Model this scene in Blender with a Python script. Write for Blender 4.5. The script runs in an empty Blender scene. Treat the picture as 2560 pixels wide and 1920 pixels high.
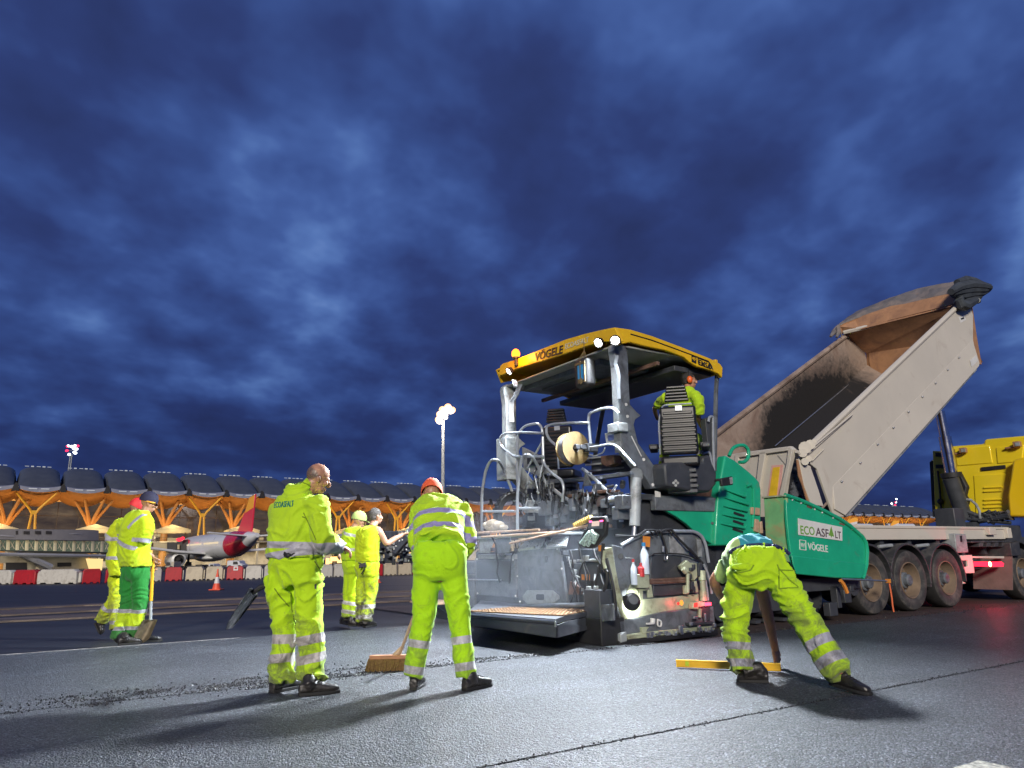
import bpy, bmesh, math, random
import numpy as np
from mathutils import Vector, Matrix, noise
PI=math.pi
SC=bpy.context.scene
# ---------------------------------------------------------------- camera
F=1800.; HC=1.03; PIT=math.atan(430/1800); ROLL=math.radians(1.0)
cf=np.array([0,math.cos(PIT),math.sin(PIT)]); cu0=np.array([0,-math.sin(PIT),math.cos(PIT)]); cr0=np.array([1.,0,0])
cr=cr0*math.cos(ROLL)-cu0*math.sin(ROLL); cu=cu0*math.cos(ROLL)+cr0*math.sin(ROLL)
CP=np.array([0,0,HC])
cam=bpy.data.cameras.new('camera'); camo=bpy.data.objects.new('camera',cam); SC.collection.objects.link(camo)
camo.matrix_world=Matrix(((cr[0],cu[0],-cf[0],0),(cr[1],cu[1],-cf[1],0),(cr[2],cu[2],-cf[2],HC),(0,0,0,1)))
cam.sensor_width=36; cam.lens=36*F/2560; cam.clip_start=.05; cam.clip_end=5000
SC.camera=camo
SC.render.resolution_x=1024; SC.render.resolution_y=768
SC.view_settings.view_transform='Standard'; SC.view_settings.look='None'; SC.view_settings.exposure=0; SC.view_settings.gamma=1
SC.render.engine='CYCLES'
try:
    SC.cycles.use_denoising=True; SC.cycles.denoiser='OPENIMAGEDENOISE'
    SC.cycles.max_bounces=6; SC.cycles.volume_step_rate=4; SC.cycles.volume_max_steps=64
    SC.cycles.sample_clamp_indirect=4; SC.cycles.caustics_reflective=False; SC.cycles.caustics_refractive=False
except Exception: pass
# ---------------------------------------------------------------- node helpers
class NT:
    def __init__(s,t): s.t=t; s.t.nodes.clear()
    def n(s,ty,ins=None,**kw):
        nd=s.t.nodes.new(ty)
        for k_,v in kw.items(): setattr(nd,k_,v)
        for k_,v in (ins or {}).items():
            if isinstance(v,tuple) and len(v)==2 and hasattr(v[0],'outputs'): s.t.links.new(v[0].outputs[v[1]],nd.inputs[k_])
            else: nd.inputs[k_].default_value=v
        return nd
    def m(s,op,a,b=0.,c=None):
        d={0:a,1:b}
        if c is not None: d[2]=c
        return (s.n('ShaderNodeMath',d,operation=op),0)
    def ramp(s,fac,stops,interp='LINEAR'):
        nd=s.n('ShaderNodeValToRGB',{0:fac}); cr_=nd.color_ramp; cr_.interpolation=interp
        while len(cr_.elements)<len(stops): cr_.elements.new(.5)
        for e,(p,c) in zip(cr_.elements,stops): e.position=p; e.color=(*c,1) if len(c)==3 else c
        return (nd,0)
    def mix(s,fac,a,b,mode='MIX'):
        nd=s.n('ShaderNodeMix',None,data_type='RGBA',blend_type=mode)
        for i,v in ((0,fac),(6,a),(7,b)):
            if isinstance(v,tuple) and len(v)==2 and hasattr(v[0],'outputs'): s.t.links.new(v[0].outputs[v[1]],nd.inputs[i])
            else: nd.inputs[i].default_value=v if i==0 or len(v)==4 else (*v,1)
        return (nd,2)
# ---------------------------------------------------------------- world: dusk sky with cloud sheets
world=bpy.data.worlds.new('World'); SC.world=world; world.use_nodes=True
w=NT(world.node_tree)
tc=w.n('ShaderNodeTexCoord'); sp=w.n('ShaderNodeSeparateXYZ',{0:(tc,'Generated')})
zz=w.m('MAXIMUM',(sp,2),0.0); den=w.m('ADD',zz,.30)
cx=w.m('DIVIDE',(sp,0),den); cy=w.m('DIVIDE',(sp,1),den)
cv=w.n('ShaderNodeCombineXYZ',{0:cx,1:cy,2:0.})
def layer(rot,sx,sy,loc_,sc,det,ro,dis):
    mp=w.n('ShaderNodeMapping',{0:(cv,0),'Rotation':(0,0,math.radians(rot)),'Scale':(sx,sy,1),'Location':loc_})
    return (w.n('ShaderNodeTexNoise',{'Vector':(mp,0),'Scale':sc,'Detail':det,'Roughness':ro,'Distortion':dis}),0)
# broad banks, broken patches inside them, and small bright tears
big=layer(-38,1.0,.70,(3.1,1.7,0),1.4,4.,.5,.1); midn=layer(-30,1.0,.85,(8.3,4.4,0),3.6,4.,.5,.15); fine=layer(-45,1.,.9,(1.3,9.4,0),8.,3.,.5,.1)
mixn=w.m('ADD',w.m('ADD',w.m('MULTIPLY',big,.44),w.m('MULTIPLY',midn,.39)),w.m('MULTIPLY',fine,.17))
col=w.ramp(mixn,[(.36,(.022,.035,.120)),(.445,(.027,.047,.168)),(.505,(.038,.075,.25)),(.55,(.056,.112,.34)),(.59,(.090,.175,.45)),(.645,(.18,.30,.62))])
hz=w.ramp(zz,[(0.,(.92,.94,.98)),(.05,(.74,.76,.82)),(.13,(.70,.72,.76)),(.35,(1.,1.,1.)),(.8,(1.12,1.1,1.05))])
col=w.mix(1.,col,hz,'MULTIPLY')
bg=w.n('ShaderNodeBackground',{0:col,1:1.0})
w.n('ShaderNodeOutputWorld',{0:(bg,0)})
# the apron floodlights behind and left of the camera light the whole site: one soft warm sun lamp
sl=bpy.data.lights.new('sun','SUN'); sl.energy=2.9; sl.angle=math.radians(9); sl.color=(1,.91,.79)
so=bpy.data.objects.new('sun',sl); SC.collection.objects.link(so)
so.rotation_euler=Vector((.08,.94,-.33)).to_track_quat('-Z','Y').to_euler()
# ---------------------------------------------------------------- image plane -> real planes of the place
DA=np.array([.84,.5426,0]); DB=np.array([-.5426,.84,0]); O0=np.array([1.04,8.84,0]); UZ=np.array([0,0,1.])
VD=(0,0,1/1.15732)       # frames in which I measured the photograph: origin and scale
V1=(0,1100,2.766);V2=(600,1100,2.37);V3=(1160,780,2.766);V4=(1140,1200,3.16);V5=(1700,1100,2.37);V6=(1760,660,2.5925);V7=(2060,1200,3.686)
VM1=(640,1140,4.608);VDR=(1540,820,3.95);VS=(1220,980,4.879);VE=(1500,1300,4.88);VM3=(220,1200,3.77);VM45=(820,1240,4.609);VH=(1600,1080,3.687);VF=(640,1440,3.687)
def ray(v,x,y):
    x=v[0]+x/v[2]; y=v[1]+y/v[2]
    return cf+cr*(x-1280)/F-cu*(y-960)/F
def hit(d,p0,n): return CP+d*(((p0-CP)@n)/(d@n))
def sd(v,x,y,b): return hit(ray(v,x,y),O0+DB*b,DB)      # on the machines' side plane b
def rr(v,x,y,a): return hit(ray(v,x,y),O0+DA*a,DA)      # on the machines' cross plane a
def gp(v,x,y,z=0.): return hit(ray(v,x,y),np.array([0,0,z]),UZ)
def yd(v,x,y,Y): return hit(ray(v,x,y),np.array([0,Y,0]),np.array([0,1.,0]))
def W(a,b,z): return O0+DA*a+DB*b+UZ*z
def loc(p): d=np.asarray(p)-O0; return np.array([d@DA,d@DB,d[2]])
# ---------------------------------------------------------------- materials
MATS={}
def mat(name,col,rough=.6,metal=0.,var=.12,scale=6.,bump=0.,bscale=60.,dirt=None,dirtamt=.35,spec=.5,coat=0.):
    if name in MATS: return MATS[name]
    m=bpy.data.materials.new(name); m.use_nodes=True; t=NT(m.node_tree)
    tc=t.n('ShaderNodeTexCoord')
    nz=t.n('ShaderNodeTexNoise',{'Vector':(tc,'Object'),'Scale':scale,'Detail':6.,'Roughness':.6})
    lo=tuple(max(0,c*(1-var*1.3)) for c in col); hi=tuple(min(1,c*(1+var)) for c in col)
    c=t.ramp((nz,0),[(.3,lo),(.7,hi)])
    if dirt:
        n2=t.n('ShaderNodeTexNoise',{'Vector':(tc,'Object'),'Scale':scale*.7+1.3,'Detail':9.,'Roughness':.7,'Distortion':.6})
        f=t.ramp((n2,0),[(.62-dirtamt*.35,(0,0,0)),(.80-dirtamt*.25,(1,1,1))])
        c=t.mix(t.m('MULTIPLY',f,.85),c,dirt)
    rg=t.m('ADD',t.m('MULTIPLY',(nz,0),.25),rough-.12)
    p=t.n('ShaderNodeBsdfPrincipled',{'Base Color':c,'Roughness':rg,'Metallic':metal,'Specular IOR Level':spec,'Coat Weight':coat})
    if bump:
        nb=t.n('ShaderNodeTexNoise',{'Vector':(tc,'Object'),'Scale':bscale,'Detail':4.})
        bp=t.n('ShaderNodeBump',{'Height':(nb,0),'Strength':min(1,bump),'Distance':.01*max(1,bump)}); t.t.links.new(bp.outputs[0],p.inputs['Normal'])
    t.n('ShaderNodeOutputMaterial',{0:(p,0)})
    MATS[name]=m; return m
def emi(name,col,s):
    if name in MATS: return MATS[name]
    m=bpy.data.materials.new(name); m.use_nodes=True; t=NT(m.node_tree)
    e=t.n('ShaderNodeEmission',{0:(*col,1),1:s}); t.n('ShaderNodeOutputMaterial',{0:(e,0)}); MATS[name]=m; return m
# ---------------------------------------------------------------- objects
COL=SC.collection
def tag(o,label=None,cat=None,group=None,kind=None):
    for k_,v in (('label',label),('category',cat),('group',group),('kind',kind)):
        if v: o[k_]=v
    return o
def thing(name,p,label,cat,group=None):
    o=bpy.data.objects.new(name,None); COL.objects.link(o); o.location=Vector(p); o.empty_display_size=.2
    ORG[o.name]=np.array(p,float); return tag(o,label,cat,group)
ORG={}
def org(o): return ORG.get(o.name,np.zeros(3)) if o is not None else np.zeros(3)
class MB:
    """collects shapes in world coordinates; build() links them as one mesh object"""
    def __init__(s): s.v=[]; s.f=[]; s.mi=[]; s.cur=0; s.cuts=[]
    def add(s,vs,fs):
        n=len(s.v); s.cuts.append((n,len(s.f))); s.v+= [tuple(map(float,q)) for q in vs]; s.f+=[tuple(i+n for i in f) for f in fs]; s.mi+=[s.cur]*len(fs); return s
    def box(s,c,ex,ey,ez,hx,hy,hz):
        c=np.asarray(c,float); ex,ey,ez=[np.asarray(e,float) for e in (ex,ey,ez)]
        vs=[c+ex*hx*i+ey*hy*j+ez*hz*k_ for k_ in (-1,1) for j in (-1,1) for i in (-1,1)]
        return s.add(vs,[(0,2,3,1),(4,5,7,6),(0,1,5,4),(2,6,7,3),(0,4,6,2),(1,3,7,5)])
    def lbox(s,a0,a1,b0,b1,z0,z1):      # box in the machines' frame
        return s.box(W((a0+a1)/2,(b0+b1)/2,(z0+z1)/2),DA,DB,UZ,abs(a1-a0)/2,abs(b1-b0)/2,abs(z1-z0)/2)
    def wbox(s,x0,x1,y0,y1,z0,z1):
        return s.box(((x0+x1)/2,(y0+y1)/2,(z0+z1)/2),(1,0,0),(0,1,0),(0,0,1),(x1-x0)/2,(y1-y0)/2,(z1-z0)/2)
    def prism(s,pts,ext):               # planar outline pushed along ext
        pts=[np.asarray(p,float) for p in pts]; ext=np.asarray(ext,float); n=len(pts)
        nr=sum((np.cross(pts[i]-pts[0],pts[(i+1)%n]-pts[0]) for i in range(1,n)),np.zeros(3))
        if nr@ext>0: pts=pts[::-1]
        vs=pts+[p+ext for p in pts]
        fs=[tuple(range(n)),tuple(range(2*n-1,n-1,-1))]+[(i,i+n,(i+1)%n+n,(i+1)%n) for i in range(n)]
        fs=[fs[0],fs[1]]+[tuple(reversed(f)) if False else f for f in fs[2:]]
        return s.add(vs,fs)
    def tube(s,pts,r,n=8,caps=True):
        pts=[np.asarray(p,float) for p in pts]; rs=r if hasattr(r,'__len__') else [r]*len(pts); vs=[]; fs=[]
        up=None
        for i,p in enumerate(pts):
            t=(pts[min(i+1,len(pts)-1)]-pts[max(i-1,0)]); t=t/(np.linalg.norm(t)+1e-9)
            if up is None:
                up=np.array([0,0,1.]) if abs(t[2])<.9 else np.array([1.,0,0])
            u=np.cross(t,up); 
            if np.linalg.norm(u)<1e-6: u=np.cross(t,np.array([1.,.3,0]))
            u/=np.linalg.norm(u); v_=np.cross(u,t); up=v_
            vs+=[p+(u*math.cos(2*PI*j/n)+v_*math.sin(2*PI*j/n))*rs[i] for j in range(n)]
        for i in range(len(pts)-1):
            fs+=[(i*n+j,(i+1)*n+j,(i+1)*n+(j+1)%n,i*n+(j+1)%n) for j in range(n)]
        if caps: fs+=[tuple(range(n)),tuple(range(len(pts)*n-1,(len(pts)-1)*n-1,-1))]
        return s.add(vs,fs)
    def pipe(s,pts,r,n=8,round_=.06,seg=4):   # tube with bent corners
        pts=[np.asarray(p,float) for p in pts]; out=[pts[0]]
        for i in range(1,len(pts)-1):
            p=pts[i]; d0=pts[i-1]-p; d1=pts[i+1]-p; l0,l1=np.linalg.norm(d0),np.linalg.norm(d1); q=min(round_,l0*.45,l1*.45)
            A_=p+d0/l0*q; B_=p+d1/l1*q
            for k_ in range(seg+1):
                t=k_/seg; out.append(A_*(1-t)**2+p*2*t*(1-t)+B_*t*t)
        out.append(pts[-1]); return s.tube(out,r,n)
    def cyl(s,p0,p1,r0,r1=None,n=20): return s.tube([p0,p1],[r0,r0 if r1 is None else r1],n)
    def ring(s,c,ax,prof,n=32):         # revolve (radius, offset along axis) profile
        ax=np.asarray(ax,float)/np.linalg.norm(ax); u=np.cross(ax,UZ); 
        if np.linalg.norm(u)<1e-3: u=np.array([1.,0,0])
        u/=np.linalg.norm(u); v_=np.cross(ax,u); vs=[];fs=[];m=len(prof)
        for j in range(n):
            d=u*math.cos(2*PI*j/n)+v_*math.sin(2*PI*j/n)
            vs+=[np.asarray(c)+d*r_+ax*o_ for r_,o_ in prof]
        for j in range(n):
            k_=(j+1)%n
            fs+=[(j*m+i,k_*m+i,k_*m+i+1,j*m+i+1) for i in range(m-1)]
        return s.add(vs,fs)
    def ell(s,c,r,ax=None,nu=14,nv=9):
        c=np.asarray(c,float); ax=ax or ((1,0,0),(0,1,0),(0,0,1)); ax=[np.asarray(q,float) for q in ax]; r=r if hasattr(r,'__len__') else (r,r,r)
        vs=[c-ax[2]*r[2]]; fs=[]
        for i in range(1,nv):
            ph=-PI/2+PI*i/nv
            for j in range(nu):
                th=2*PI*j/nu; vs.append(c+ax[0]*r[0]*math.cos(ph)*math.cos(th)+ax[1]*r[1]*math.cos(ph)*math.sin(th)+ax[2]*r[2]*math.sin(ph))
        vs.append(c+ax[2]*r[2]); L=len(vs)-1
        for j in range(nu):
            fs.append((0,1+(j+1)%nu,1+j)); fs.append((L,L-nu+j,L-nu+(j+1)%nu))
            for i in range(nv-2):
                a_=1+i*nu; fs.append((a_+j,a_+(j+1)%nu,a_+nu+(j+1)%nu,a_+nu+j))
        return s.add(vs,fs)
    def build(s,name,m,parent=None,bevel=0.,smooth=True,label=None,seg=2,fixn=True,each=0):
        if each:      # every piece an object of its own (each = shapes per piece)
            cs=s.cuts[::each]+[(len(s.v),len(s.f))]; out=None
            for (v0,f0),(v1,f1) in zip(cs[:-1],cs[1:]):
                q=MB(); q.v=s.v[v0:v1]; q.f=[tuple(i-v0 for i in f) for f in s.f[f0:f1]]; q.mi=s.mi[f0:f1]; out=q.build(name,m,parent,bevel,smooth,label,seg,fixn)
            return out
        o0=org(parent); me=bpy.data.meshes.new(name)
        vs=[(p[0]-o0[0],p[1]-o0[1],p[2]-o0[2]) for p in s.v]
        me.from_pydata(vs,[],s.f); me.update()
        if fixn:
            bm=bmesh.new(); bm.from_mesh(me); bmesh.ops.recalc_face_normals(bm,faces=bm.faces); bm.to_mesh(me); bm.free()
        ms=m if isinstance(m,(list,tuple)) else [m]
        for q in ms: me.materials.append(q)
        if len(ms)>1: me.polygons.foreach_set('material_index',s.mi)
        o=bpy.data.objects.new(name,me); COL.objects.link(o)
        if parent is not None: o.parent=parent; ORG[o.name]=o0
        if smooth:
            me.polygons.foreach_set('use_smooth',[True]*len(me.polygons))
            try:
                bm=bmesh.new(); bm.from_mesh(me)
                for e in bm.edges:
                    e.smooth = not (len(e.link_faces)==2 and e.calc_face_angle(0)>math.radians(35)) and len(e.link_faces)==2
                bm.to_mesh(me); bm.free()
            except Exception: pass
        if bevel>0:
            b=o.modifiers.new('bevel','BEVEL'); b.width=bevel; b.segments=seg; b.limit_method='ANGLE'; b.angle_limit=math.radians(40)
        if label: o['label']=label
        return o
def part(name,m,parent,fn,**kw):
    b=MB(); fn(b); return b.build(name,m,parent,**kw)
def text(name,s_,p,ex,ey,h,m,parent=None,depth=.003,bold=.0,width=None,shear=0.,align='CENTER'):
    """lettering standing on a real surface; p = centre, ex/ey = reading and up directions"""
    cu_=bpy.data.curves.new(name,'FONT'); cu_.body=s_; cu_.size=h/.73; cu_.extrude=depth; cu_.offset=bold*h; cu_.align_x=align; cu_.shear=shear; cu_.resolution_u=3
    to=bpy.data.objects.new('t',cu_); COL.objects.link(to); dg=bpy.context.evaluated_depsgraph_get(); me=bpy.data.meshes.new_from_object(to.evaluated_get(dg)); bpy.data.objects.remove(to)
    v=np.array([q.co[:] for q in me.vertices]); v[:,1]-=h/2; 
    wd=v[:,0].max()-v[:,0].min(); v[:,0]-=(v[:,0].max()+v[:,0].min())/2
    if width: v[:,0]*=width/wd
    ex=np.asarray(ex,float);ex/=np.linalg.norm(ex);ey=np.asarray(ey,float);ey/=np.linalg.norm(ey);ez=np.cross(ex,ey)
    wv=np.asarray(p)+v[:,0:1]*ex+v[:,1:2]*ey+v[:,2:3]*ez-org(parent)
    me.vertices.foreach_set('co',wv.ravel()); me.materials.clear(); me.materials.append(m); me.update()
    o=bpy.data.objects.new(name,me); COL.objects.link(o)
    if parent is not None: o.parent=parent
    return o
def light(name,kind,p,d,energy,color,size=.1,spot=None,blend=.6,parent=None):
    l=bpy.data.lights.new(name,kind); l.energy=energy; l.color=color
    if kind=='SPOT': l.spot_size=math.radians(spot); l.spot_blend=blend; l.shadow_soft_size=size
    elif kind=='AREA': l.size=size
    else: l.shadow_soft_size=size
    o=bpy.data.objects.new(name,l); COL.objects.link(o); o.location=Vector(p-org(parent)); 
    if d is not None: o.rotation_euler=Vector(d).to_track_quat('-Z','Y').to_euler()
    if parent is not None: o.parent=parent
    return o
# ================================================================= GROUND
def ground_mat():
    m=bpy.data.materials.new('fresh_asphalt'); m.use_nodes=True; t=NT(m.node_tree)
    g=t.n('ShaderNodeNewGeometry'); P=(g,'Position')
    mp=t.n('ShaderNodeMapping',{0:P,'Rotation':(0,0,-math.atan2(.5426,.84))})
    v1=t.n('ShaderNodeTexVoronoi',{'Vector':(mp,0),'Scale':95.}); v2=t.n('ShaderNodeTexVoronoi',{'Vector':(mp,0),'Scale':38.})
    nz=t.n('ShaderNodeTexNoise',{'Vector':(mp,0),'Scale':.9,'Detail':6.,'Roughness':.6})
    nf=t.n('ShaderNodeTexNoise',{'Vector':(mp,0),'Scale':55.,'Detail':3.})
    cell=t.n('ShaderNodeSeparateColor',{0:(v1,'Color')})
    c=t.ramp((cell,0),[(0,(.020,.023,.028)),(.6,(.050,.056,.066)),(.88,(.105,.115,.13)),(1,(.25,.27,.30))])
    c2=t.ramp((nz,0),[(.35,(.62,.64,.68)),(.65,(1.12,1.14,1.16))]); c=t.mix(1.,c,c2,'MULTIPLY')
    mb=t.n('ShaderNodeMapping',{0:(mp,0),'Scale':(.10,1.,1.)}); bd=t.n('ShaderNodeTexNoise',{'Vector':(mb,0),'Scale':2.3,'Detail':4.,'Roughness':.55}); band=t.ramp((bd,0),[(.38,(.70,.71,.73)),(.62,(1.12,1.12,1.12))]); c=t.mix(1.,c,band,'MULTIPLY')
    ns=t.n('ShaderNodeTexNoise',{'Vector':(mp,0),'Scale':2.2,'Detail':8.,'Roughness':.7,'Distortion':1.2}); stn=t.ramp((ns,0),[(.62,(1,1,1)),(.72,(.55,.55,.57))]); c=t.mix(1.,c,stn,'MULTIPLY')
    h=t.m('ADD',t.m('MULTIPLY',(v1,0),-.8),t.m('MULTIPLY',(v2,0),-.6)); h=t.m('ADD',h,t.m('MULTIPLY',(nf,0),.5))
    bp=t.n('ShaderNodeBump',{'Height':h,'Strength':1.,'Distance':.02})
    rg=t.m('ADD',t.ramp((cell,1),[(0,(.34,.34,.34)),(1,(.56,.56,.56))]),t.m('MULTIPLY',(bd,0),.10))
    p=t.n('ShaderNodeBsdfPrincipled',{'Base Color':c,'Roughness':rg,'Normal':(bp,0),'Specular IOR Level':.62})
    t.n('ShaderNodeOutputMaterial',{0:(p,0)}); return m
MG=ground_mat()
def old_mat(name,c0,c1,sc,bump=.5):
    m=bpy.data.materials.new(name); m.use_nodes=True; t=NT(m.node_tree)
    g=t.n('ShaderNodeNewGeometry'); mp=t.n('ShaderNodeMapping',{0:(g,'Position'),'Rotation':(0,0,-math.atan2(.5426,.84)),'Scale':(.12,1,1)})
    n_=t.n('ShaderNodeTexNoise',{'Vector':(mp,0),'Scale':sc,'Detail':8.,'Roughness':.65}); n2=t.n('ShaderNodeTexNoise',{'Vector':(g,'Position'),'Scale':40.,'Detail':4.})
    c=t.ramp((n_,0),[(.35,c0),(.65,c1)]); c=t.mix(.5,c,t.ramp((n2,0),[(.3,(.3,.3,.3)),(.7,(1,1,1))]),'MULTIPLY')
    bp=t.n('ShaderNodeBump',{'Height':(n2,0),'Strength':bump,'Distance':.02})
    p=t.n('ShaderNodeBsdfPrincipled',{'Base Color':c,'Roughness':.6,'Normal':(bp,0)}); t.n('ShaderNodeOutputMaterial',{0:(p,0)}); return m
MO=old_mat('old_tarmac',(.018,.019,.024),(.05,.052,.062),.9)
MB_=old_mat('milled_ground',(.10,.075,.06),(.26,.20,.16),1.4,.8)
MR=old_mat('brown_subgrade',(.05,.035,.03),(.12,.085,.075),2.2,.8)
def sheet(name,pts,z,m,kind='structure'):
    q=MB(); q.add([(p[0],p[1],z) for p in pts],[tuple(range(len(pts)))]); o=q.build(name,m,None,smooth=False,fixn=False)
    me=o.data
    if me.polygons[0].normal.z<0: me.flip_normals()
    o['kind']=kind; return o
sheet('ground',[(-1500,-60),(1500,-60),(1500,2500),(-1500,2500)],-.075,MO)
# the fresh mats: lanes laid side by side along the paver's course, thin open joints between them
def wavy(q,b0,b1,a0,a1,z0,z1,amp0=.006,amp1=.006,n=240,sd_=1):
    R_=random.Random(sd_); xs=[a0+(a1-a0)*i/n for i in range(n+1)]
    e0=[W(a,b0+R_.uniform(-amp0,amp0),0) for a in xs]; e1=[W(a,b1+R_.uniform(-amp1,amp1),0) for a in xs]
    N=n+1; vs=[p+UZ*z1 for p in e0]+[p+UZ*z1 for p in e1]+[p+UZ*z0 for p in e0]+[p+UZ*z0 for p in e1]
    fs=[]
    for i in range(n): fs+=[(i,i+1,N+i+1,N+i),(2*N+i,2*N+i+1,i+1,i),(3*N+i+1,3*N+i,N+i,N+i+1)]
    q.add(vs,fs)
def mlane(name,b0,b1,a0,a1,m=MG,z0=-.075,z1=0,amp0=.007,amp1=.007,s_=1):
    q=MB(); wavy(q,b0,b1,a0,a1,z0,z1,amp0,amp1,sd_=s_); o=q.build(name,m,None,smooth=False,fixn=False); o['kind']='structure'; return o
mlane('road',-3.415,-.235,-14,14,s_=2)
mlane('road',-12,-3.44,-14,14,s_=3)
mlane('road',-.212,3.95,-14,.6,s_=4,amp1=.03)
sheet('ground',[W(.6,-.212,0),W(60,-.212,0),W(60,9,0),W(.6,9,0)],-.03,MR)
sheet('road',[W(-60,3.97,0),W(60,3.97,0),W(60,10.3,0),W(-60,10.3,0)],-.05,old_mat('laid_tarmac',(.013,.015,.022),(.035,.038,.05),1.1))
for b0,b1 in ((10.9,12.0),(13.2,15.2),(15.9,16.6)):
    mlane('ground',b0,b1,-60,60,MB_,-.07,-.035,.10,.10,int(b0))
q=MB(); wavy(q,-4.95,-4.80,-14,-1.62,0,.004,.012,.012,120,7); o=q.build('road_line',mat('worn_road_paint',(.55,.52,.42),.7,0,.3,40,dirt=(.06,.06,.06),dirtamt=.6),None,smooth=False,fixn=False); o['kind']='structure'
q=MB(); wavy(q,3.955,3.975,-14,-3.2,-.05,.002,.006,.01,90,9); o=q.build('road_line',mat('pale_dust',(.4,.38,.36),.9,0,.4,30),None,smooth=False,fixn=False); o['kind']='structure'
# loose crumbs swept along the joint
def crumbs(q,n,fa,fb,s0,s1,R_):
    for i in range(n):
        a=fa(R_); b=fb(R_,a); h=s0+(s1-s0)*R_.random()**3; c=W(a,b,h*.5)
        d=[np.array([R_.gauss(0,1) for _ in range(3)]) for _ in range(2)]; e0=d[0]/np.linalg.norm(d[0]); e1=np.cross(e0,d[1]); e1/=np.linalg.norm(e1); e2=np.cross(e0,e1)
        vs=[c+e0*h*R_.uniform(.7,1.2),c-e0*h*R_.uniform(.7,1.2),c+e1*h,c-e1*h*.8,c+e2*h*.8,c-e2*h]
        q.add(vs,[(0,2,4),(2,1,4),(1,3,4),(3,0,4),(2,0,5),(1,2,5),(3,1,5),(0,3,5)])
MC=mat('asphalt_crumb',(.03,.03,.033),.5,0,.4,50)
q=MB(); R_=random.Random(21)
cl=[(R_.triangular(-7,-1.0,-3.4),abs(R_.gauss(0,.20))*(1 if R_.random()<.8 else -.4)) for _ in range(46)]
def ca(r): 
    global _c; _c=r.choice(cl) if r.random()<.62 else (r.triangular(-7,-.8,-3.2),abs(r.gauss(0,.26))*(1 if r.random()<.8 else -.4)); return _c[0]+r.gauss(0,.09)
crumbs(q,7000,ca,lambda r,a:-.17+_c[1]*(1. if _c[0]<-2.6 else .5)+r.gauss(0,.03),.0022,.012,R_)
crumbs(q,900,lambda r:r.uniform(-7,8),lambda r,a:-.225+r.gauss(0,.018),.003,.012,R_)
crumbs(q,900,lambda r:r.uniform(-5,5),lambda r,a:-3.43+r.gauss(0,.018),.003,.009,R_)
crumbs(q,700,lambda r:r.uniform(2.5,13),lambda r,a:-.15+r.gauss(0,.22),.004,.014,R_)
o=q.build('loose_crumbs',MC,None,smooth=False,fixn=False); o['kind']='stuff'
# ================================================================= ASPHALT PAVER
M=dict(
 green=mat('green_paint',(.014,.40,.215),.38,0,.10,3,dirt=(.16,.15,.12),dirtamt=.12,coat=.3),
 grey=mat('grey_paint',(.15,.17,.195),.5,0,.18,4,dirt=(.035,.033,.032),dirtamt=.5),
 lgrey=mat('light_grey_paint',(.34,.37,.38),.45,0,.12,4,dirt=(.08,.075,.07),dirtamt=.45),
 dark=mat('dark_coated_steel',(.05,.055,.065),.5,0,.2,5,dirt=(.12,.115,.11),dirtamt=.12),
 black=mat('black_rubber',(.018,.018,.02),.6,0,.25,9),
 steel=mat('bare_steel',(.50,.52,.54),.34,.85,.12,9),
 tubem=mat('painted_tube',(.42,.46,.50),.32,.35,.10,8),
 yel=mat('canopy_yellow',(.78,.47,.008),.42,0,.07,3,dirt=(.3,.2,.04),dirtamt=.1),
 under=mat('canopy_lining',(.34,.35,.33),.7,0,.12,3),
 rust=mat('rusty_brown_steel',(.19,.11,.08),.7,.1,.3,7,dirt=(.08,.04,.03),dirtamt=.5),
 cream=mat('worn_cream_plate',(.46,.50,.34),.5,.1,.16,6,dirt=(.13,.10,.06),dirtamt=.35),
 orange=mat('orange_decal',(.75,.27,.04),.6,0,.1,20),
 white=mat('white_plastic',(.7,.7,.68),.5,0,.06,5),
 wood=mat('pale_wood',(.50,.34,.22),.6,0,.15,12,dirt=(.15,.10,.06),dirtamt=.3),
 tread=mat('brown_tread_plate',(.20,.115,.055),.5,.3,.25,8,bump=1,bscale=55),
 spool=mat('spool_cardboard',(.15,.105,.042),.7,0,.12,8,dirt=(.30,.2,.08),dirtamt=.3),
 red=mat('red_plastic',(.6,.03,.03),.45,0,.1,8),
 blue=mat('blue_plastic',(.03,.28,.6),.4,0,.1,8),
 seat=mat('black_vinyl',(.012,.013,.016),.33,0,.12,10),
 glassl=emi('lamp_glass',(1,.95,.9),28.),
 bristle=mat('broom_bristle',(.20,.12,.045),.8,0,.35,60),
 bristley=mat('yellow_bristle',(.62,.43,.10),.8,0,.3,60),
)
rnd=random.Random(5)
pv=thing('asphalt_paver',W(2.2,1.85,0),'large green and grey asphalt paver with a yellow canopy and lit work lamps','paver')
def sp_(v,pts,b): return [sd(v,x,y,b) for x,y in pts]
def rp_(v,pts,a): return [rr(v,x,y,a) for x,y in pts]
def splate(name,v,pts,b,th,m,par=pv,bev=.006,**k): return part(name,m,par,lambda q:q.prism(sp_(v,pts,b),DB*th),bevel=bev,**k)
def rplate(name,v,pts,a,th,m,par=pv,bev=.006,**k): return part(name,m,par,lambda q:q.prism(rp_(v,pts,a),DA*th),bevel=bev,**k)
def lbx(name,m,par,*a,bev=.01,**k): return part(name,m,par,lambda q:q.lbox(*a),bevel=bev,**k)
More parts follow.
